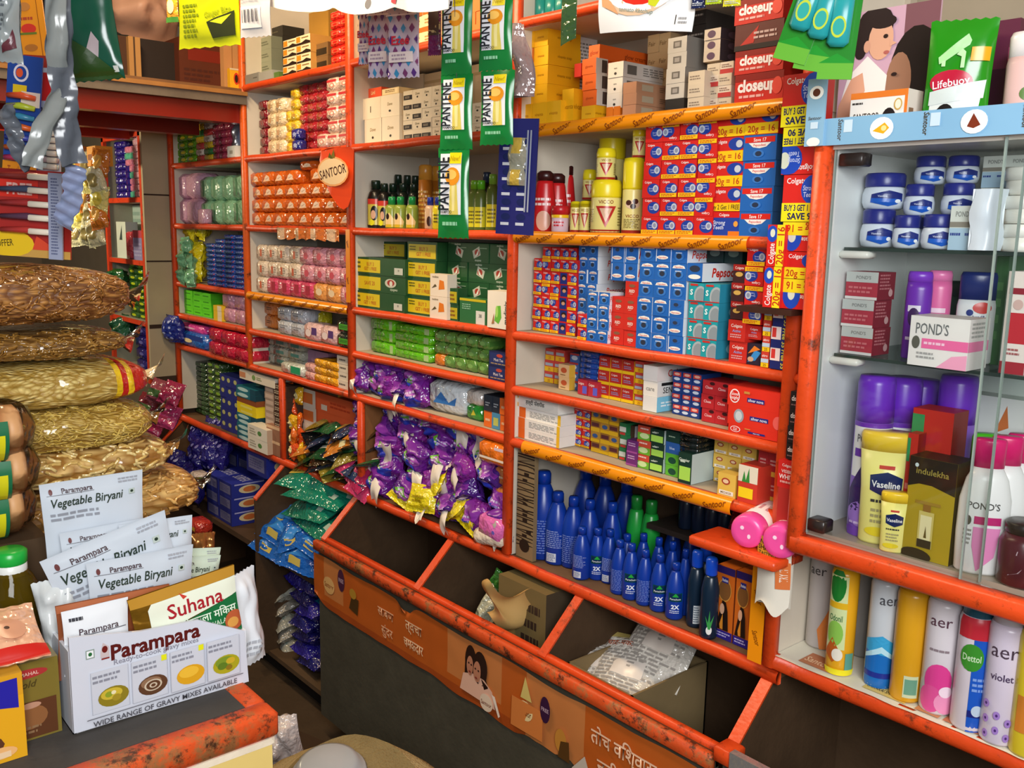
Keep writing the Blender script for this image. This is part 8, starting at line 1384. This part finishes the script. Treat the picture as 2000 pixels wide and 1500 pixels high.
# ================================================================ cards and sachet strips hanging near the counter
RF = YAW
def face(me, name, cat, px, py, dist, lab, grp=None, roll=0, yaw=0): return one(me, name, cat, ad(px, py, dist), lab, grp, (0, roll, RF+yaw))
def wpx(n, dist): return n*dist/F
def card(x0, x1, yb, yt, dist, base, dec, name, lab, roll=0, th=.003, cat='card', yaw=0, kind='gloss'):
    w, h = wpx(x1-x0, dist), wpx(yb-yt, dist); mb = MB(); mb.box((-w/2, 0, 0), (w/2, th, h), mat(base, kind)); art(mb, dec, lambda u, v, e: (-w/2+u, -e, v), w, h, 'gloss')
    return face(mb.mesh(name), name, cat, (x0+x1)/2, yb, dist, lab, None, roll, yaw), w, h
o, w, h = card(52, 118, 338, 118, 1.55, 'c8c8d4', [('r', 0, .62, 1, .86, 'd8241c'), ('p', [(.1, .86), (.25, 1), (.35, .86)], 'f0d0c0'), ('p', [(.4, .86), (.45, 1), (.55, .86)], 'f0d0c0'), ('r', 0, .9, 1, 1, 'a83020'), ('r', 0, .44, 1, .62, 'b8c0d8'), ('t', 'Cibaca', .52, .56, .07, '2a2a44', {'fit': .85, 'i': .1}), ('r', .08, .46, .9, .51, '22246a'), ('r', 0, .38, 1, .4, 'a83a3c')], 'toothbrush_card', 'toothbrush card with red top and pale blue band', .04)
def brush_rows(o, w, n, z0, z1, cols, x0=-.45, x1=.5, br=True):
    for k in range(n):
        z = z0+(z1-z0)*k/max(1, n-1); mb = MB(); mb.tube([(w*x0, -.006, z), (w*(x0+.5*(x1-x0)), -.009, z+.002), (w*x1, -.006, z)], [.004, .0055, .004], mat(cols[k % len(cols)], 'pl'), 8)
        if br: mb.box((w*(x1-.3), -.014, z-.004), (w*(x1-.02), -.006, z+.005), mat('e8dcc8', 'pl'), bev=.0015)
        mb.obj('toothbrush', o)
brush_rows(o, w, 6, .01, h*.34, ['c8d0c8', 'b8a0a0', 'a8c0b8', 'c89890', 'b8c8d0', 'd8a8a0'])
o, w, h = card(2, 68, 395, 118, 1.5, '24489c', [('e', .4, .88, .22, .06, 'e8e0e8'), ('e', .4, .88, .16, .045, '24489c'), ('e', .36, .88, .1, .03, 'e85a30'), ('r', 0, .16, 1, .28, 'e8941c'), ('t', 'Toothbrush', .5, .22, .06, 'a84a14', {'fit': .7}), ('r', 0, .06, 1, .12, '3a7a80'), ('r', .0, .1, .9, .115, '2aa85c'), ('r', 0, .0, .6, .06, 'd84a2c'), ('r', .2, .74, .6, .8, 'e8c41c'), ('r', .45, .66, 1, .76, 'e8d8c8')], 'toothbrush_card', 'blue toothbrush card with orange band hanging at the counter', .12)
brush_rows(o, w, 7, h*.3, h*.72, ['c83a6a', 'e8702c', '3a4ab0', 'e86a2c', '3a8ab0', 'b8c83a', 'd8542c'], -.4, .4, False)
o, w, h = card(-25, 138, 502, 335, 1.42, 'a82a24', [('r', 0, .68, .62, .88, 'd83020'), ('t', 'FREE', .4, .78, .13, 'e8b0a4', {'fit': .3, 'b': .03}), ('r', 0, .88, .6, 1, '8a1c18'), ('r', 0, 0, 1, .09, 'c89a4c'), ('e', .25, .15, .32, .16, 'e8c020'), ('t', 'OFFER', .22, .15, .08, '5a4a14', {'fit': .2, 'rot': 8}), ('p', [(.55, .09), (.6, .25), (.86, .09)], 'd84a2c')], 'toothbrush_card', 'red toothbrush card reading free with yellow oval', .05)
brush_rows(o, w, 5, h*.3, h*.92, ['b83a34', '5a3a50', 'a83434', '44506a', '9a3a34'], -.3, .34)
mb = MB(); mb.box((w*.30, -.016, h*.0), (w*.46, -.012, h*.98), mat('9aa0b8', 'gloss')); art(mb, [('l', .2, .05, .8, .95, 26, '5a6080')], lambda u, v, e: (w*.3+u, -.016-e, v), w*.16, h*.98); mb.obj('barcode_strip', o)
o, w, h = card(38, 97, 116, -20, 1.62, 'ee9420', [('l', .2, .52, .8, .6, 1, 'b84a2c'), ('e', .45, .16, .22, .05, 'b8702c'), ('e', .45, .42, .25, .07, 'd83828'), ('r', .12, .34, .7, .37, '6a7a2c'), ('e', .4, .72, .2, .06, 'c8803c'), ('r', .0, 0, 1, .04, 'c84a24'), ('r', .8, 0, .82, 1, '8a4a14')], 'sweets_card', 'orange hanging card with red badges', -.08)
def ribbon(pts, wd, dist, m, n=24):
    """foil sachet strip through photo points, turned towards the viewer"""
    base = ad(pts[0][0], pts[0][1], dist); mb = MB(); P = [ad(px, py, dist+dd)-base for px, py, dd in pts]; side = rt
    vs = []; N = len(P)-1
    def at_(t):
        t *= N; i = min(int(t), N-1); f = t-i
        p0 = P[max(0, i-1)]; p1 = P[i]; p2 = P[i+1]; p3 = P[min(N, i+2)]
        return .5*((2*p1)+(-p0+p2)*f+(2*p0-5*p1+4*p2-p3)*f*f+(-p0+3*p1-3*p2+p3)*f**3)
    def fn(u, v, b=0):
        p = at_(v); q = at_(min(1, v+.02))-at_(max(0, v-.02)); s_ = q.cross(fw).normalized(); s_ = -s_ if s_.dot(rt) < 0 else s_
        return tuple(p+s_*(u-.5)*wd+fw*(.004*math.sin(u*6+v*14)+.003*math.sin(v*40)+b))
    mb.grid(fn, 8, n, m); mb.grid(lambda u, v: fn(1-u, v, .002), 8, n, m)
    return mb.mesh('sachet_strip'), base
gf = mat('5c6068', 'soft'); gf2 = mat('888c8a', 'soft')
for k, (pts, wd, dist, m_, lb) in enumerate((([(105, -25, 0), (108, 60, 0), (114, 130, .02), (118, 165, .03), (100, 215, .0), (75, 280, -.02), (57, 325, -.03)], .028, 1.25, gf2, 'grey foil sachet strip slanting down to a fold'), ([(57, 327, -.02), (35, 290, .0), (22, 245, 0), (10, 205, .01)], .022, 1.25, gf, 'grey foil strip end rising from the fold'), ([(108, -25, 0), (115, 80, 0), (122, 170, 0), (128, 235, .0), (142, 320, 0)], .036, 1.27, gf, 'dark grey foil sachet strip hanging straight'), ([(146, 322, 0), (140, 380, .02), (120, 440, .04)], .03, 1.28, mat('8a94b4', 'soft'), 'blue-grey strip end printed with barcode'))):
    me, b_ = ribbon(pts, wd, dist, m_); one(me, 'sachet_strip', 'strip', b_, lb, 'grey foil sachet strips')
face(pouch(wpx(62, 1.15), wpx(150, 1.15), .025, '8a9090', [('l', .1, .3, .7, .9, 10, '5a6066'), ('p', [(.55, .1), (.95, .18), (.9, .4)], '5a2a34')], seed=340, wr=.8, kind='soft', name='shampoo_sachet'), 'shampoo_sachet', 'sachet', 12, 122, 1.15, 'grey translucent sachet at the top corner', None, .05)
face(pouch(wpx(112, 1.5), wpx(190, 1.5), .03, '17503c', [('p', [(.4, .2), (.62, .46), (.72, .36), (.6, .12)], 'b8a8ac'), ('e', .38, .26, .1, .05, 'a88a7a'), ('l', .3, .8, .8, .92, 2, '5a8a7a'), ('p', [(0, 0), (0, .5), (.5, .3), (1, .0)], '2c4a1c'), ('r', .86, .06, .94, .12, 'd0d4cc')], seed=341, crimp=.05, kind='soft', name='tea_pouch'), 'tea_pouch', 'pouch', 190, 158, 1.5, 'dark green pouch hanging before the loft', None, -.12)

# ================================================================ wire the sachets hang from, above the shelves
wire = empty('hanging_wire', (-1.8, -.3, 2.35), 'steel wire with strings holding the hanging sachets and banners', 'wire')
wm = mat('6a6a68', 'pl')
def wpart(name, pts, r=.0012):
    mb = MB(); mb.tube(pts, r, wm, 5); o = mb.obj(name, wire); o.matrix_parent_inverse = Matrix.Translation((1.8, .3, -2.35)); return o
wpart('main_wire', [(-3.04, -.05, 2.35), (-2.6, -.25, 2.345), (-1.8, -.27, 2.335), (-1.0, -.25, 2.345), (-.5, -.1, 2.35)], .002)
bpy.context.view_layer.update()
for o in list(COL.objects):
    if o.name.split('.')[0] in ('shampoo_sachet', 'detergent_sachet', 'snack_pouch', 'blister_card', 'paper_banner', 'plastic_banner', 'toothbrush_card', 'sweets_card', 'sachet', 'tea_pouch') and o.parent is None:
        M = o.matrix_world; bb = [M @ Vector(c) for c in o.bound_box]; zt = max(v.z for v in bb)
        if zt < 1.86 or (o.location.x > -1.0 and o.location.y > -.12) or zt > 2.34: continue
        cx = sum(v.x for v in bb)/8; cy = sum(v.y for v in bb)/8
        if cy > -.1 or zt-min(v.z for v in bb) < .1: continue
        wpart('string', [(cx, cy, zt-.012), (cx*.99-.0, (cy-.27)/2 if cy > -.6 else cy, 2.34)], .0008)
